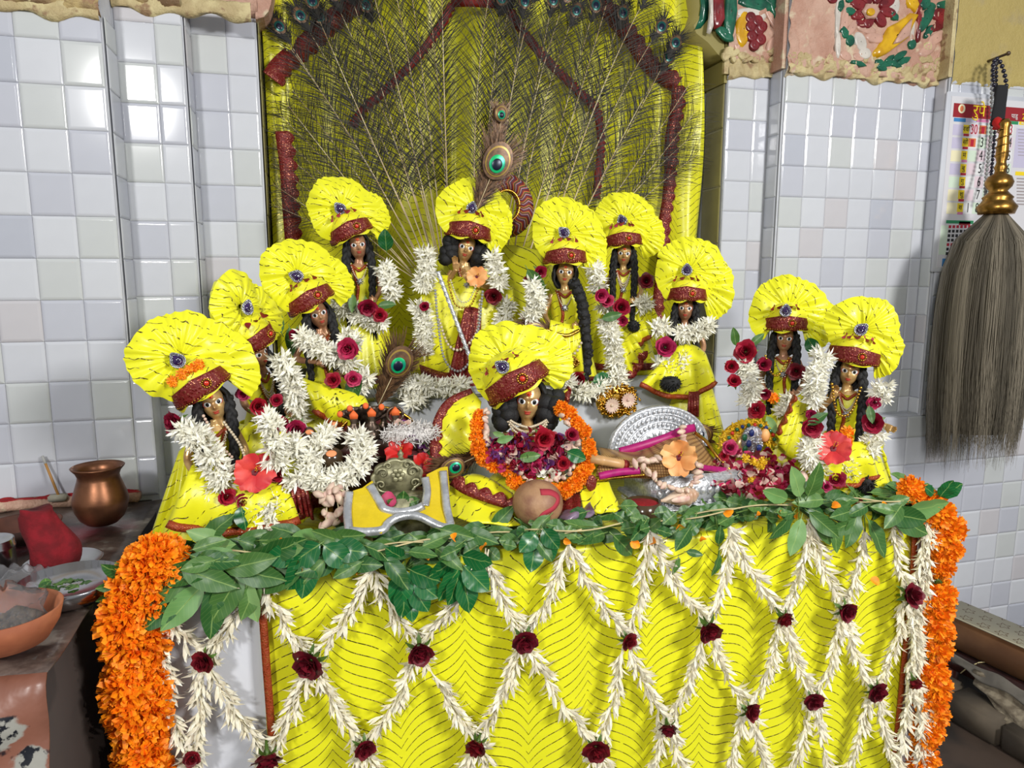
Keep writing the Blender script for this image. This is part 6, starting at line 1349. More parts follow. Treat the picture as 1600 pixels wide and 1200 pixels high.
mb = MB(); mb.lathe([(.016, 0), (.024, .006), (.031, zr_), (.029, zr_), (.022, .009), (.002, .008)], 28); mb.obj('bowl', M['stone_dark'], bw)
mb = MB(); mb.lathe([(.0275, zr_-.004), (.015, zr_-.001), (.001, zr_)], 24, capb=False); mb.obj('powder', M['kumkum'], bw)
p = at(1062, 778, .06); cn = thing('conch_shell', 'cream pointed conch shell lying right of the red powder bowl', 'shell', p, rz=.1); mb = MB(); rows = []
for i in range(34):
    t = i/33; x = -.040+.078*t; r = .0185*sin(pi*t**1.5*.93+.04)**.8*(1+.10*sin(t*38)*(t > .55)); rows.append([(x, -r*cos(a)*.9, r*sin(a)*.85+.004*t-(.002 if sin(a) < 0 else 0)) for a in [2*pi*j/20 for j in range(20)]])
mb.grid(rows, True); mb.obj('shell', M['conch'], cn); mb = MB(); mb.ball((-.004, -.0135, .002), (.024, .0035, .0065), 14, 8); mb.obj('pink_lip', M['pale_petal'], cn)
# small crowned figure in a heap of petals
p = at(1170, 700, .185); kf = thing('crowned_figurine', 'tiny jewelled figurine with a fuzzy yellow crown sunk in petals', 'figurine', p); s = .00134
mb = MB(); q = random.Random(6); R0 = 46
mb.ball((0, .004, 2*s), (22*s, .010, 22*s), 14, 8); mb.obj('body', M['idol_brass'], kf)
mb = MB()
for i in range(520):
    a = radians(q.uniform(-12, 192)); k = q.uniform(.55, 1.0); c = Vector((48*s*k*cos(a), .004+q.uniform(-.006, .006), (8+36*k*sin(a))*s)); d = rdir_q(q); mb.tube([c, c+d*.006], [.0022, .0012], 5, caps=False)
mb.prism([(47*s*cos(a), (8+34*sin(a))*s) for a in [radians(-10+200*i/24) for i in range(25)]][::-1], .004, .012)
mb.obj('fuzzy_crown', M['yellow_petal'], kf)
for i in range(12): a = radians(8+164*i/11); m2 = MB(); m2.ball((41*s*cos(a), -.006, (8+29*sin(a))*s), .0042, 8, 5); m2.obj('crown_stone', M[('green_gem', 'red_gem', 'green_gem', 'blue_gem')[i % 4]], kf)
mb = MB(); mb.ball((2*s, -.006, 14*s), (20*s, .008, 22*s), 14, 8)
for i in range(70): a = q.uniform(0, 6.28); k = sqrt(q.random()); mb.ball((2*s+19*s*k*cos(a), -.014+.006*k, 14*s+21*s*k*sin(a)), q.uniform(.0025, .0042), 7, 5)
mb.obj('jewelled_headdress', M['crystal'], kf)
for x, z, m in ((-16, 20, 'green_gem'), (-14, 2, 'green_gem'), (-4, 26, 'blue_gem'), (10, 2, 'blue_gem'), (-8, 10, 'blue_gem'), (24, -2, 'purple_gem')): m2 = MB(); m2.ball((x*s, -.016, z*s), (.0062, .004, .0075), 9, 6); m2.obj('gem', M[m], kf)
mb = MB(); mb.ball((22*s, -.010, 20*s), (.010, .008, .014), 12, 8); mb.obj('pink_face', M['peach_petal'], kf)
ph_ = thing('petal_heap', 'mound of crimson, pink and cream petals round the crowned figurine', 'petals', at(1180, 745, .13)); core = MB(); core.ball((0, .010, -.008), (.085, .05, .04), 20, 12); core.obj('petal_bed', M['crimson_petal'], ph_); q = random.Random(9)
for i in range(230):
    a = q.uniform(0, 2*pi); k = sqrt(q.random()); x = 1180+72*k*cos(a); y = 738+42*k*sin(a)*(1.0 if sin(a) > 0 else .75); p = at(x, y, .135-.085*(y-705)/75-.01*(1-k))
    bloom_part(ph_, 'petal', loose_petal(q.choice(['magenta', 'crimson', 'crimson', 'pale', 'maroon', 'pale', 'magenta']), .014, .0085), p, rdir()+Vector((0, -.5, .6)), q.uniform(.7, 1.1))
for x, y in ((1165, 716), (1178, 722), (1188, 728), (1175, 750), (1192, 720)): p = at(x, y, .085); bloom_part(ph_, 'yellow_blossom', RN.choice(MARI_Y), p, CAM-p, .9)
for x, y, c, rp, lab in ((1140, 700, 'magenta', 12, 'pink rose left of the crowned figurine'), (1132, 712, 'crimson', 8, 'small red rose left of the crowned figurine, lower one'), (1232, 738, 'crimson', 13, 'crimson rose at the right end of the petal mound')): rose(at(x, y, .10), rp*.00132, c, lab)
p = atz(1143, 780, .808); gb = thing('gold_rimmed_block', 'small red stone block standing left of the petal mound', 'block', (p.x, p.y+.01, .808)); MB().bevbox((-.017, -.010, 0), (.015, .014, .052), .004).obj('block', M['redmark'], gb); MB().bevbox((-.021, -.014, 0), (.019, .016, .006), .002).obj('base', M['gold'], gb)
p = at(1254, 752, .04); tb_ = thing('rose_bud', 'single pale pink rose bud standing at the hem of the far right figurine', 'bud', p); mb = MB(); mb.lathe([(.002, -.026), (.008, -.020), (.0115, -.006), (.0105, .006), (.006, .016), (.001, .020)], 14); mb.obj('bud', M['pale_petal'], tb_); mb = MB(); mb.lathe([(.001, -.036), (.003, -.028), (.0085, -.020)], 10); mb.obj('calyx', M['stem'], tb_)
# ---------------------------------------------------------------- flower net over the altar front
FY = -.034
AN = [(256, 948), (404, 897), (584, 890), (760, 866), (888, 848), (1013, 830), (1140, 824), (1265, 818), (1350, 830), (1396, 818), (1448, 818)]
R1 = [(321, 1030), (487, 1032), (655, 1012), (819, 997), (979, 999), (1105, 978), (1222, 962), (1318, 952), (1418, 930)]
R2 = [(300, 1183), (417, 1179), (567, 1165), (746, 1160), (932, 1167), (1043, 1133), (1168, 1110), (1270, 1092), (1366, 1077), (1428, 1062)]
ORDN = ['first', 'second', 'third', 'fourth', 'fifth', 'sixth', 'seventh', 'eighth', 'ninth', 'tenth', 'eleventh']
def net_string(pts, label, dens=.0052):
    t = thing('tuberose_string', label, 'garland', at(*pts[0], FY), group='tuberose strings of the net on the altar front')
    w3 = []
    for i, (a, b) in enumerate(zip(pts, pts[1:])):
        bow = rnd(-5, 5)+(6 if b[0] > a[0] else -6)
        for k in range(6): u = k/6; w3.append((a[0]+(b[0]-a[0])*u+bow*sin(pi*u)*-.6, a[1]+(b[1]-a[1])*u+bow*0+6*sin(pi*u)))
    w3.append(pts[-1]); path = [at(x, y, FY) for x, y in w3]; n = int(plen(path)/dens); pp = smooth_path(path, n+1); gaps = set()
    if RN.random() < .45: g0 = RN.randrange(n//4, n-8); gaps = set(range(g0, g0+5))
    for i in range(n):
        if i in gaps: continue
        tg = (pp[i+1]-pp[i]).normalized(); sd = tg.cross(Vector((0, -1, 0))).normalized(); v = RN.choice((-1, 1))*rnd(.15, .75)
        d = (tg*1.0+sd*v+Vector((0, -rnd(.0, .45), 0))).normalized(); bloom_part(t, 'floret', RN.choice(FLOR_S), pp[i]+sd*v*.004+Vector((0, rnd(-.004, .002), 0)), d, rnd(.8, 1.15))
    thread(t, path, .0011)
def down(p, q_, k=1.0): return (q_[0]+(q_[0]-p[0])*.75*k, q_[1]+120)
right_r1 = {0: 0, 1: 1, 2: 2, 3: 3, 4: 4, 5: 5, 6: 6, 7: 7, 9: 8}; left_r1 = {1: 0, 2: 1, 3: 2, 4: 3, 5: 4, 6: 5, 7: 6, 8: 7, 10: 8}
for a, r in right_r1.items():
    r2 = R2[r+1]; net_string([AN[a], (R1[r][0]-3, R1[r][1]-10), (R1[r][0]+6, R1[r][1]+12), (r2[0]-6, r2[1]-12), (r2[0]+8, r2[1]+12), down(R1[r], r2)], 'white tuberose string slanting down to the right from the %s gathering point of the net' % ORDN[a])
for a, r in left_r1.items():
    r2 = R2[r]; net_string([AN[a], (R1[r][0]+5, R1[r][1]-10), (R1[r][0]-5, R1[r][1]+12), (r2[0]+6, r2[1]-12), (r2[0]-8, r2[1]+12), down(R1[r], r2)], 'white tuberose string slanting down to the left from the %s gathering point of the net' % ORDN[a])
net_string([(252, 955), (261, 1060), (282, 1147), (296, 1176), (292, 1240)], 'white tuberose string hanging straight at the left end of the net')
net_string([(1452, 822), (1444, 900), (1428, 980), (1424, 1050), (1412, 1130), (1400, 1190), (1396, 1250)], 'white tuberose string hanging at the right end beside the marigolds')
net_string([(1422, 940), (1432, 1000), (1428, 1055), (1440, 1120), (1432, 1200)], 'short tuberose string hanging under the rightmost upper rose')
sz = [17, 24, 21, 19, 14, 20, 15, 17, 19]
for i, (x, y) in enumerate(R1): rose(at(x, y, FY-.016), sz[i]*px(FY)*1.12*(1+.0002*(x-400)), 'maroon', 'dark red rose, %s from the left in the upper row of the net' % ORDN[i], face=(rnd(-.4, .4), -1, rnd(-.9, .1)))
sz = [12, 22, 17, 18, 20, 15, 16, 15, 17, 13]
for i, (x, y) in enumerate(R2): rose(at(x, y, FY-.016), sz[i]*px(FY)*1.12*(1+.0002*(x-400)), 'maroon', 'dark red rose, %s from the left in the lower row of the net' % ORDN[i], face=(rnd(-.4, .4), -1, rnd(-.9, .1)))
# ---------------------------------------------------------------- leafy garland along the table edge
lg_ = thing('leaf_garland', 'green leaf garland lying along the front edge of the altar table', 'garland', at(640, 850, -.01))
gpath = [(262, 884), (330, 868), (420, 862), (520, 864), (640, 852), (760, 838), (880, 828), (1000, 812), (1120, 802), (1240, 788), (1340, 780), (1440, 778)]
def gl(u): p = u*(len(gpath)-1); i = min(int(p), len(gpath)-2); f = p-i; return (gpath[i][0]+(gpath[i+1][0]-gpath[i][0])*f, gpath[i][1]+(gpath[i+1][1]-gpath[i][1])*f)
q = random.Random(31)
for i in range(292):
    u = q.random(); x, y = gl(u); layer = q.random(); y += q.uniform(-26, 20); Y = .055-.10*layer-(y-gl(u)[1])*.0012
    p = at(x, y, Y); p.z = max(p.z, .812+.01*q.random()) if Y > -.01 else p.z
    big = u < .30; rnd_ = .40 < u < .82
    me = q.choice(LEAF_R if rnd_ and q.random() < .7 else (LEAF_B if big and q.random() < .4 else LEAF)); sg = q.choice((-1, 1))
    d = Vector((sg*q.uniform(.3, 1.0), q.uniform(-.5, .1), q.uniform(-.65, .35))); nrm = Vector((q.uniform(-.5, .5), 1.0, -q.uniform(.2, 1.2)))
    bloom_part(lg_, 'leaf', me, p, d, q.uniform(.75, 1.15), nrm)
for k in range(16):
    u = k/16; path = [at(*gl(u+t*.13) if u+t*.13 < 1 else gl(1), -.02+.03*sin(k*2+t*3)) + Vector((0, 0, .006*sin(t*5+k))) for t in [i/6 for i in range(7)]]; thread(lg_, path, .0013, M['straw'] if k % 3 else M['stem'], 'stalk')
for k, (x, y) in enumerate([(520, 872), (556, 884), (470, 880), (440, 846), (760, 852), (1130, 800), (1180, 806), (1300, 790), (1378, 792), (1062, 822), (882, 842), (1020, 848), (710, 842), (1096, 838), (986, 846), (660, 866), (480, 888), (1360, 905), (1215, 805), (1240, 806)]):
    bloom_part(lg_, 'orange_petal', loose_petal('marigold', .012, .006), at(x, y, -.045), Vector((q.uniform(-1, 1), -.6, q.uniform(-.6, .6))), q.uniform(.9, 1.4))
def sprig(pts, leaves, label, me=LEAF_D):
    t = thing('leaf_sprig', label, 'leaves', at(*pts[0], -.035)); thread(t, [at(x, y, -.042) for x, y in pts], .0011, M['stem'], 'stalk')
    for x, y, dx, dy_, s_ in leaves: p = at(x, y, -.045); d = at(x+dx, y+dy_, -.058)-p; bloom_part(t, 'leaf', RN.choice(me), p, d, s_, Vector((rnd(-.4, .4), 1, rnd(-.3, .3))))
sprig([(632, 855), (634, 900), (640, 930)], [(630, 872, -26, -12, .7), (630, 888, -6, 50, 1.15), (640, 890, 34, 16, 1.0), (648, 905, 26, 22, .9), (634, 908, -2, 44, 1.1), (644, 916, 18, 30, .9), (642, 940, 2, 34, .6)], 'dark glossy leaf sprig hanging from the table edge, longer left one')
sprig([(718, 850), (719, 890), (722, 930)], [(714, 872, -28, 22, 1.0), (722, 868, 30, 10, .95), (716, 888, -20, 40, 1.1), (724, 884, 26, 26, 1.1), (722, 900, 12, 44, 1.15), (716, 900, -8, 30, .9)], 'dark glossy leaf sprig hanging from the table edge, broader right one')
sprig([(500, 846), (488, 870), (482, 890)], [(500, 850, -40, 28, 1.1), (506, 852, 28, 22, 1.0), (490, 866, -28, 40, 1.2), (484, 880, -10, 38, 1.0), (520, 856, 40, 6, 1.0), (470, 862, -44, 10, 1.0)], 'large dark leaf sprig drooping over the yellow cloth near its left edge')
sprig([(846, 820), (840, 840), (838, 860)], [(848, 826, 18, 24, .8), (838, 832, -20, 26, .8), (836, 848, -4, 34, .9), (852, 838, 10, 34, .8)], 'small dark leaf sprig hanging below the round coconut')
sprig([(1118, 806), (1124, 850), (1120, 880)], [(1122, 850, 6, -24, .6), (1124, 866, -6, 40, .7), (1060, 870, -4, 34, .55), (1072, 862, 22, 4, .5)], 'thin leaf sprig hanging over the cloth right of the middle', LEAF)
sprig([(300, 870), (330, 900), (345, 925)], [(318, 880, -58, 22, 1.0), (300, 905, -44, 18, 1.05), (318, 912, -34, 38, 1.05), (338, 905, -4, 54, 1.1), (350, 890, 46, -10, 1.0), (360, 886, 50, 14, 1.05), (378, 890, -34, 60, 1.15), (372, 896, 20, 56, 1.0), (400, 872, 60, -20, 1.0), (286, 926, -30, 30, .9), (404, 905, -20, 48, .8)], 'broad pale leaf sprig hanging over the white cloth at the left', LEAF_B)
sprig([(1350, 800), (1352, 830)], [(1346, 806, -40, 26, 1.0), (1356, 812, 22, 40, 1.05), (1300, 812, 10, 44, .8), (1380, 800, 46, 10, 1.2), (1390, 806, 50, 22, 1.2), (1340, 800, -10, 40, .9), (1278, 804, 20, 46, .8), (1410, 800, 44, -6, 1.2)], 'long leaf sprig at the right end of the table edge', LEAF_B)
sprig([(1246, 770), (1248, 800), (1250, 830)], [(1250, 776, -6, -30, .9), (1262, 776, 12, -26, .9), (1240, 800, -22, 30, .9), (1252, 810, -10, 40, .9), (1264, 800, 24, 20, .9), (1230, 780, -30, -10, .8)], 'rounded leaf sprig rising at the hem of the far right figurine', LEAF_B)
sprig([(232, 905), (206, 908), (186, 906)], [(206, 902, -36, -12, .8), (202, 912, -40, 8, .7), (212, 918, -52, 26, .9), (216, 926, -18, 42, .75), (212, 898, -28, -14, .6)], 'leaf sprig sticking out left behind the left marigold garland', LEAF)
sprig([(1456, 772), (1462, 768)], [(1458, 772, -18, -20, .6), (1466, 772, 26, -8, .9), (1468, 776, 14, -14, .8)], 'dark leaf pair on top of the right marigold garland', LEAF_D)
# marigold garlands at the two ends
ml = thing('marigold_garland', 'thick orange marigold garland hanging at the left end of the altar front', 'garland', at(230, 866, -.03))
pl2 = [(240, 866), (228, 890), (214, 930), (212, 975), (220, 1020), (224, 1060), (220, 1105), (230, 1150), (230, 1195), (232, 1240)]
path = [at(x, y, -.036) for x, y in pl2]
for i, p in enumerate(smooth_path(path, 19)):
    for k in range(2): bloom_part(ml, 'marigold', RN.choice(MARI), p+Vector((rnd(-.016, .016), rnd(-.014, .004), rnd(-.008, .008))), (CAM-p).normalized()+rdir()*.7, rnd(.95, 1.22))
thread(ml, path, .003, M['stem'])
for x, y in ((262, 868), (252, 872)): bloom_part(ml, 'marigold', MARI[1], at(x, y, -.012), (.2, -1, .6), .9)
mr = thing('marigold_garland', 'orange marigold garland hanging in clumps at the right end of the altar front', 'garland', at(1455, 790, -.02))
CL = [(1452, 790, .85), (1462, 800, .95), (1478, 825, 1.0), (1468, 836, .95), (1482, 858, .75), (1474, 862, .7), (1474, 886, .65), (1466, 886, .6), (1468, 926, .9), (1456, 930, .8), (1462, 950, .95), (1456, 975, .95), (1464, 985, .9), (1460, 1008, .95), (1456, 1050, .95), (1460, 1072, .95), (1452, 1092, .95), (1456, 1115, .9), (1450, 1138, .9), (1446, 1150, .8), (1446, 1180, .8), (1440, 1200, .8), (1440, 1220, .8), (1424, 765, .75)]
for x, y, s_ in CL: p = at(x, y, -.032); bloom_part(mr, 'marigold', RN.choice(MARI), p, (CAM-p).normalized()+rdir()*.6, s_*1.05)
thread(mr, [at(x, y, -.028) for x, y in ((1450, 785), (1478, 840), (1474, 890), (1464, 930), (1460, 1010), (1456, 1070), (1440, 1220))], .0022, M['stem'])
for x, y in ((1466, 910), (1450, 1028)): p = at(x, y, -.036); bloom_part(mr, 'green_calyx', CALYX, p, (.1, -.3, -1), 1.1)
# ---------------------------------------------------------------- things on the left ledge
def ledge(x, y): p = atz(x, y, .803); return p
p = ledge(153, 827); s = .00114; lo = thing('copper_water_pot', 'tarnished copper water pot with flared rim standing on the ledge', 'pot', (p.x, p.y+.03, .803))
PROF = [(.018, 0), (.026, .003), (.036, .013), (.0425, .027), (.0455, .042), (.0452, .047), (.0435, .056), (.0385, .072), (.0345, .084), (.0335, .090), (.0365, .098), (.0425, .105), (.0435, .107), (.042, .108), (.0345, .100), (.0315, .090), (.034, .08)]
mb = MB(); mb.lathe(PROF, 48, capt=False); mb.obj('pot', M['copper'], lo); mb = MB(); mb.lathe([(.0325, .0888), (.001, .0890)], 40, capb=False, capt=False); mb.obj('water', M['water'], lo)
mb = MB(); mb.lathe([(.034, .070), (.034, .086), (.001, .0860)], 40, capb=False, capt=False); mb.obj('inner_disc', M['steel'], lo)  # steel-coloured disc with a short rim, just below the water surface
p = ledge(92, 789); ic = thing('incense_stick_holder', 'chalky block holding one incense stick by the tiled wall', 'incense', (p.x, p.y, .812)); MB().bevbox((-.016, -.009, 0), (.015, .010, .012), .002).obj('block', M['chalk'], ic)
tp = at(66, 712, p.y+.02); b0 = Vector((.001, 0, .01)); d = tp-Vector(ic.location)-b0; mb = MB(); mb.tube([b0, b0+d*.8], .0026, 8); mb.obj('stick', M['incense'], ic); mb = MB(); mb.tube([b0+d*.8, b0+d*.99, b0+d], [.0029, .0027, .001], 8); mb.obj('ash_tip', M['ash'], ic)
def bowl(nm, lab, x, y, rx, h, m, prof=None, cat='bowl', n=40):
    p = ledge(x, y); t = thing(nm, lab, cat, (p.x, p.y, .806)); mb = MB(); k = prof or [(.55, 0), (.72, .10), (.92, .55), (1.0, 1.0), (.965, 1.02), (.90, .95), (.80, .5), (.55, .16), (.01, .14)]
    mb.lathe([(rx*a, h*b) for a, b in k], n, capt=False); mb.obj('body', M[m], t); return t
bowl('clay_dish', 'sooty dark clay dish behind the red cloth on the ledge', 38, 846, .058, .030, 'clay_dark')
pl1 = bowl('saucer', 'small steel saucer under the red cloth bundle', 100, 890, .054, .012, 'steel', [(.6, 0), (.7, .2), (1, 1), (.97, 1.0), (.66, .35), (.01, .3)], 'plate')
p = ledge(84, 893); rc = thing('red_cloth_bundle', 'crimson cloth bundle standing on the small saucer', 'cloth', (p.x, p.y, .811)); mb = MB(); q = random.Random(2); rows = []
for i in range(16):
    t = i/15; z = .092*t; rr = [(.024+.010*sin(pi*min(1, t*.9+.25)))*(1 if t < .93 else .86)*(1+.07*sin(3*a+t*4)+.05*sin(7*a-t*6)) for a in [2*pi*j/30 for j in range(30)]]
    rows.append([(rr[j]*cos(2*pi*j/30)-.008*t+.006*sin(t*5), rr[j]*.8*sin(2*pi*j/30), z+.003*sin(2*pi*j/30*2)*t) for j in range(30)])
mb.grid(rows, True); mb.f.append(tuple(15*30+j for j in range(30))); mb.mi.append(0); mb.obj('cloth', M['red_cloth'], rc)
pl3 = bowl('steel_plate', 'wide shiny steel plate with green herbs at the ledge edge', 112, 936, .066, .026, 'steel', [(.7, 0), (.80, .1), (1, 1), (.98, 1.04), (.78, .18), (.01, .14)], 'plate')
hb_ = thing('herb_sprigs', 'few green herb leaves lying in the steel plate', 'herbs', tuple(Vector(pl3.location)+Vector((-.02, .0, .012))))
for i in range(16): bloom_part(hb_, 'leaf', RN.choice(LEAF_R), Vector(hb_.location)+Vector((rnd(-.03, .03), rnd(-.02, .02), rnd(0, .006))), (rnd(-1, 1), rnd(-.6, .3), .1), rnd(.5, .8), (0, 0, -1))
tn = bowl('steel_tin', 'round steel tin with a lid at the left end of the ledge', -14, 902, .034, .055, 'steel', [(.95, 0), (1, .04), (1, .74), (1.03, .76), (1.03, .80), (.99, .82), (.99, .98), (.90, 1.0), (.01, 1.0)], 'tin')
ob = bowl('terracotta_bowl', 'orange terracotta bowl holding a polythene bag at the ledge corner', 12, 1010, .062, .044, 'clay')
pb = Vector(ob.location); bagm = MB(); rows = []
for i in range(10):
    t = i/9; rows.append([((.046*sin(pi*(.15+.8*t)))*(1+.16*sin(3*a+i)+.1*sin(7*a+2*i))*cos(a), .044*sin(pi*(.15+.8*t))*(1+.14*sin(4*a+i*2))*sin(a), .012+.062*t+.006*sin(5*a+i)) for a in [2*pi*j/26 for j in range(26)]])
bagm.grid(rows, True); bg_ = bagm.obj('polythene_bag', M['bag'], None, loc=pb); tag(bg_, 'crumpled clear polythene bag in the orange terracotta bowl', 'bag')
cr = MB(); q = random.Random(6)
for i in range(120): d = rdir_q(q); cr.ball((d.x*.034, d.y*.032, .018+abs(d.z)*.014), q.uniform(.003, .006), 6, 4)
o = cr.obj('dark_crumbs', M['stone_dark'], None, loc=pb); o['kind'] = 'stuff'; tag(o, 'dark crumbly resin pieces in the bag in the terracotta bowl', 'resin')
wp = ledge(26, 925); sheet('clear_plastic_wrap', [[wp+Vector((-.07, .03, .012)), wp+Vector((0, .04, .02)), wp+Vector((.04, .03, .012))], [wp+Vector((-.07, -.01, .022)), wp+Vector((0, -.0, .034)), wp+Vector((.05, -.005, .016))], [wp+Vector((-.07, -.04, .012)), wp+Vector((-.01, -.045, .015)), wp+Vector((.03, -.04, .010))]], M['bag'], None, 24, 16, lambda u, v: Vector((0, 0, .006*sin(u*14+v*9)+.004*sin(u*31-v*17))), .001)
tag(bpy.data.objects['clear_plastic_wrap'], 'crumpled clear plastic wrap between the clay dishes', 'plastic')
kp = MB(); q = random.Random(8)
for i in range(60): a = q.uniform(-.20, .20); kp.ball((a, q.uniform(-.004, .012), .003), (q.uniform(.006, .02), q.uniform(.004, .007), q.uniform(.001, .004)), 8, 5)
pkk = at(40, 782, .482); o = kp.obj('kumkum_powder', M['kumkum'], None, loc=(pkk.x, .478, .812)); o['kind'] = 'stuff'; tag(o, 'spilled red powder along the kerb at the foot of the left wall', 'powder')
# ---------------------------------------------------------------- right wall: calendar, fly whisk, beads
CY = .588; c0 = at(1487, 150, CY); c1 = at(1465, 418, CY); cal = thing('wall_calendar', 'printed wall calendar with big red and black dates behind the fly whisk', 'calendar', (c0.x, CY, c1.z)); CWd, CHt = .335, c0.z-c1.z
pap = mat('calendar_paper', srgb(214, 212, 216), .45)
MB().bevbox((-.012, 0, -.012), (CWd+.012, .010, CHt+.012), .002).obj('backing', M['white_cloth'], cal)
MB().box((0, -.0012, 0), (CWd, 0, CHt)).obj('sheet', pap, cal, smooth=False)
def fl_mat(n, c): return mat(n, c, .5)
CM = dict(red=fl_mat('print_red', srgb(150, 24, 34)), blue=fl_mat('print_blue', srgb(60, 130, 190)), yellow=fl_mat('print_yellow', srgb(240, 210, 30)), green=fl_mat('print_green', srgb(40, 140, 90)), pink=fl_mat('print_pink', srgb(214, 130, 170)), black=fl_mat('print_black', (.01, .01, .012)), crimson=fl_mat('print_crimson', srgb(180, 20, 50)), pale=fl_mat('print_pale', srgb(226, 206, 214)), lilac=fl_mat('print_lilac', srgb(196, 190, 214)), paleg=fl_mat('print_pale_green', srgb(210, 226, 206)), cream=fl_mat('print_cream', srgb(236, 228, 190)), white=fl_mat('print_white', srgb(230, 230, 230)), orange=fl_mat('print_orange', srgb(220, 120, 70)), grey=fl_mat('print_grey', srgb(160, 150, 150)))
def cxy(x, y): p = at(x, y, CY); return p.x-c0.x, p.z-c1.z
def patch(x0, y0, x1, y1, c, lay=1):
    a, b = cxy(x0, y0), (cxy(x1, y1)[0], cxy(x0 if x1-x0 > 30 else x1, y1)[1]); MB().box((min(a[0], b[0]), -.0012-.0003*lay, min(a[1], b[1])), (max(a[0], b[0]), -.0012, max(a[1], b[1]))).obj('print', CM[c], cal, smooth=False)
def text(body, x, y, h, c, lay=3, sx=1.0):
    cu = bpy.data.curves.new('lettering', 'FONT'); cu.body = body; cu.size = h; cu.extrude = .0002; cu.align_x = 'CENTER'; cu.align_y = 'CENTER'; cu.resolution_u = 3
    o = bpy.data.objects.new('lettering', cu); COL.objects.link(o); dg = bpy.context.evaluated_depsgraph_get(); me = bpy.data.meshes.new_from_object(o.evaluated_get(dg)); bpy.data.objects.remove(o); bpy.data.curves.remove(cu); me.materials.clear(); me.materials.append(CM[c])
    a = cxy(x, y); return link('lettering', me, cal, M=Matrix.Translation((a[0], -.0012-.0003*lay, a[1])) @ Matrix.Rotation(pi/2, 4, 'X') @ Matrix.Diagonal((sx, 1, 1, 1)))
patch(1490, 161, 1660, 183, 'red'); text('\u0930\u0941\u092a\u0947', 1529, 174, .044, 'yellow', 4); text('\u092a\u093e\u0921\u0941', 1584, 182, .016, 'white', 4); text('2', 1598, 183, .022, 'yellow', 4); text('AUG', 1598, 193, .008, 'white', 4)
mb = MB(); a = cxy(1502, 170); mb.lathe([(.012, 0), (.001, .0002)], 24, M=Matrix.Translation((a[0], -.0018, a[1])) @ Matrix.Rotation(pi/2, 4, 'X'), capb=False, capt=False); mb.obj('print', CM['cream'], cal); mb = MB(); mb.ball((a[0], -.0020, a[1]), (.006, .0006, .008), 12, 6); mb.obj('print', CM['orange'], cal)
patch(1490, 184, 1508, 191, 'blue'); patch(1509, 185, 1525, 192, 'lilac'); patch(1525, 186, 1544, 192, 'pink'); patch(1575, 189, 1590, 195, 'green'); patch(1592, 190, 1640, 195, 'yellow')
days = ['\u0930\u0935\u093f', '\u0938\u094b', '\u092e\u0902', '\u092c\u0941', '\u0917\u0941', '\u0936\u0941', '\u0936']; CN = [['30', '', '', '16', '23'], ['', '3', '10', '17', '24'], ['', '4', '11', '18', '25'], ['', '5', '12', '19', '26'], ['', '6', '13', '20', '27'], ['', '7', '14', '21', '28'], ['1', '8', '15', '22', '29']]
for r in range(7):
    y = 203+r*20.4; dx = -r*1.6
    patch(1505+dx, y-8, 1513+dx, y+6, 'yellow', 2); text(days[r], 1509+dx, y-1, .018, 'black', 4); patch(1505+dx, y+6, 1513+dx, y+10, ('crimson', 'crimson', 'pink', 'crimson', 'red', 'crimson', 'pink')[r], 2)
    patch(1489+dx, y-9, 1504+dx, y+9, ('lilac', 'lilac', 'cream', 'lilac', 'paleg', 'cream', 'cream')[r], 1)
    for c in range(5):
        x = 1521+c*14+dx+(c == 4)*-1; patch(x-6, y-9, x+6, y+9, ('pale', 'white', 'paleg', 'pale', 'white')[(r+c) % 5], 1)
        if CN[r][c]: text(CN[r][c], x, y, .037, 'crimson' if r == 0 else 'black', 3, .66)
for x, y in ((1535, 203), (1518, 223)): patch(x-5, y-7, x+5, y+7, 'orange', 2); patch(x-2, y-5, x+2, y+6, 'crimson', 3)
patch(1588, 200, 1640, 262, 'lilac', 1); patch(1586, 268, 1640, 274, 'yellow', 2)
for k in range(9): patch(1588, 278+k*5, 1640, 280+k*5, 'grey', 2); patch(1590, 202+k*5, 1640, 203+k*5, 'grey', 2)
patch(1478, 344, 1520, 349, 'green', 2)
for r in range(7):
    for c in range(6): patch(1482+c*6.0-r*.8, 352+r*7, 1485.4+c*6.0-r*.8, 356.5+r*7, 'crimson' if r in (0, 4) else 'black', 2)
patch(1472, 404, 1486, 416, 'blue', 2); patch(1470, 352, 1477, 398, 'paleg', 1); patch(1498, 346, 1515, 352, 'red', 2)
p = at(1557, 328, .46); wk = thing('fly_whisk', 'grey hair fly whisk with brass handle hanging on the right wall', 'whisk', p); s = .00183
hp = [(26, -6), (30, 4), (24, 10), (21, 14), (23, 17), (17, 22), (13, 26), (19, 32), (21, 38), (17, 46), (9, 50), (8, 54), (10, 58), (8, 62), (7, 66), (9.5, 74), (8.5, 90), (7, 112), (9, 118), (5, 124)]
mb = MB(); mb.lathe([(r*s*.86, z*s) for r, z in hp], 26); mb.tube([(8.4*s*cos(i*.5), 8.4*s*sin(i*.5), (70+i*.9)*s) for i in range(46)], .0018, 5); mb.obj('brass_handle', M['brass'], wk)
mb = MB(); mb.tube([(0, 0, 112*s), (-3*s, .02, 122*s), (2*s, .03, 118*s), (5*s, .01, 114*s)], [.010, .013, .012, .008], 10); mb.obj('red_thread', M['red_thread'], wk)
mb = MB(); rows = [[((9+3*sin(a*3+z))*s*cos(a)+4*s, (6)*s*sin(a)+.03, z*s) for a in [2*pi*j/16 for j in range(16)]] for z in range(118, 176, 6)]; mb.grid(rows, True); mb.obj('black_wrap', M['black_cloth'], wk)
mb = MB(); q = random.Random(17)
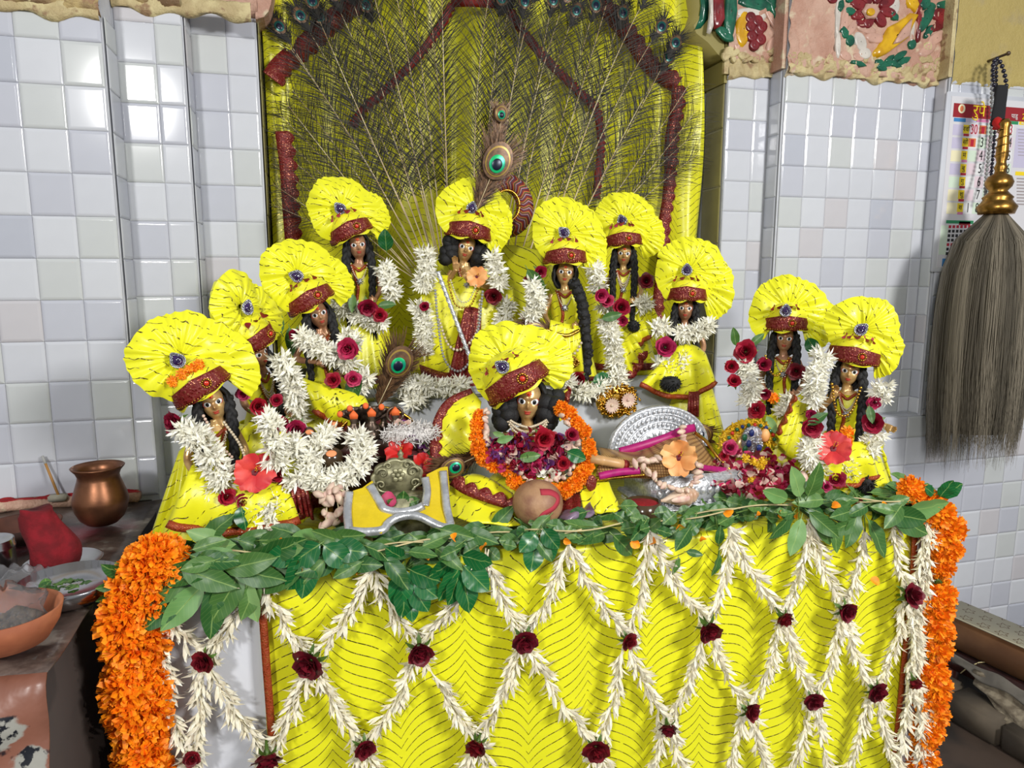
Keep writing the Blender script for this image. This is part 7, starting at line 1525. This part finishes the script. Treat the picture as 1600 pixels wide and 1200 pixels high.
def hr(a, t, k): return Vector((((12+64*(1-exp(-t*11)))*(1-.22*max(0, t-.6)))*s*k*cos(a)*(1+.05*sin(3*a)), ((12+34*(1-exp(-t*9)))*s*k*sin(a)), -4*s-367*s*t))
rows = [[hr(2*pi*j/36, t, .90-.25*max(0, t-.55)) for j in range(36)] for t in [i/14*.86 for i in range(15)]]; core = MB(); core.grid(rows, True); core.f.append(tuple(14*36+j for j in range(36))); core.mi.append(0); core.obj('hair_core', mat('whisk_core_hair', srgb(52, 47, 39), .8), wk)
for i in range(3800):
    a = q.uniform(0, 2*pi); k0 = q.uniform(.86, 1.03); L = q.uniform(.78, 1.02)*(1-.10*q.random()*(1 if cos(a) > 0 else .6)); cl = sin(a*9+1)*.03; pts = []
    for j in range(9): t = .0+L*j/8; pv = hr(a+cl*t+.02*sin(j+i), t, k0-.16*max(0, t-.72)); pts.append(pv+Vector((.003*sin(j*1.9+i), .002*cos(j*1.3+i), 0))*t)
    sd = Vector((-sin(a), cos(a), 0)) if abs(sin(a)) < .5 else Vector((1, 0, 0)); w_ = .0010; mb.cur = 0 if cl > .012+q.uniform(-.01, .01) else (1 if cl > -.012+q.uniform(-.01, .01) else 2); mb.grid([[pp_-sd*w_*(1-.8*(j/8)**3), pp_+sd*w_*(1-.8*(j/8)**3)] for j, pp_ in enumerate(pts)])
o = mb.obj('hair_tuft', [M['whisk'], mat('whisk_hair_mid', srgb(102, 94, 79), .6), mat('whisk_hair_dark', srgb(80, 73, 60), .6)], wk); o['kind'] = 'stuff'
nl = at(1556, 92, .57); na = thing('wall_nail', 'iron nail in the ochre plaster that the whisk and beads hang on', 'nail', nl); mb = MB(); mb.tube([(0, .03, 0), (0, -.035, .004)], .0035, 8); mb.ball((0, -.036, .004), .006, 8, 5); mb.obj('shank', M['stone_dark'], na)
def mala(lab, pts, r, m):
    p0 = at(*pts[0]); t = thing('bead_string', lab, 'beads', p0); path = [at(*p) for p in pts]; n = int(plen(path)/(2.05*r)); bm_ = MB(); bm_.ball((0, 0, 0), r, 9, 6); me = bm_.mesh('bead', M[m])
    for p in smooth_path(path, n): link('bead', me, t, loc=p-p0)
    thread(t, path, .0012, M['black_cloth'])
mala('loop of dark glass beads carrying the whisk on the nail', [(1570, 150, .53), (1572, 130, .53), (1566, 104, .535), (1558, 92, .54), (1552, 100, .535), (1552, 125, .53), (1556, 148, .53)], .0058, 'bead_dark')
mala('long string of grey beads hanging beside the whisk handle', [(1560, 96, .55), (1552, 104, .55), (1550, 140, .55), (1549, 200, .55), (1544, 250, .545), (1540, 290, .53), (1541, 318, .50)], .0052, 'bead_grey')
mala('second string of dark grey beads hanging behind the whisk handle', [(1557, 94, .56), (1556, 150, .56), (1554, 210, .56), (1550, 260, .555), (1546, 310, .53)], .0048, 'bead_dark')
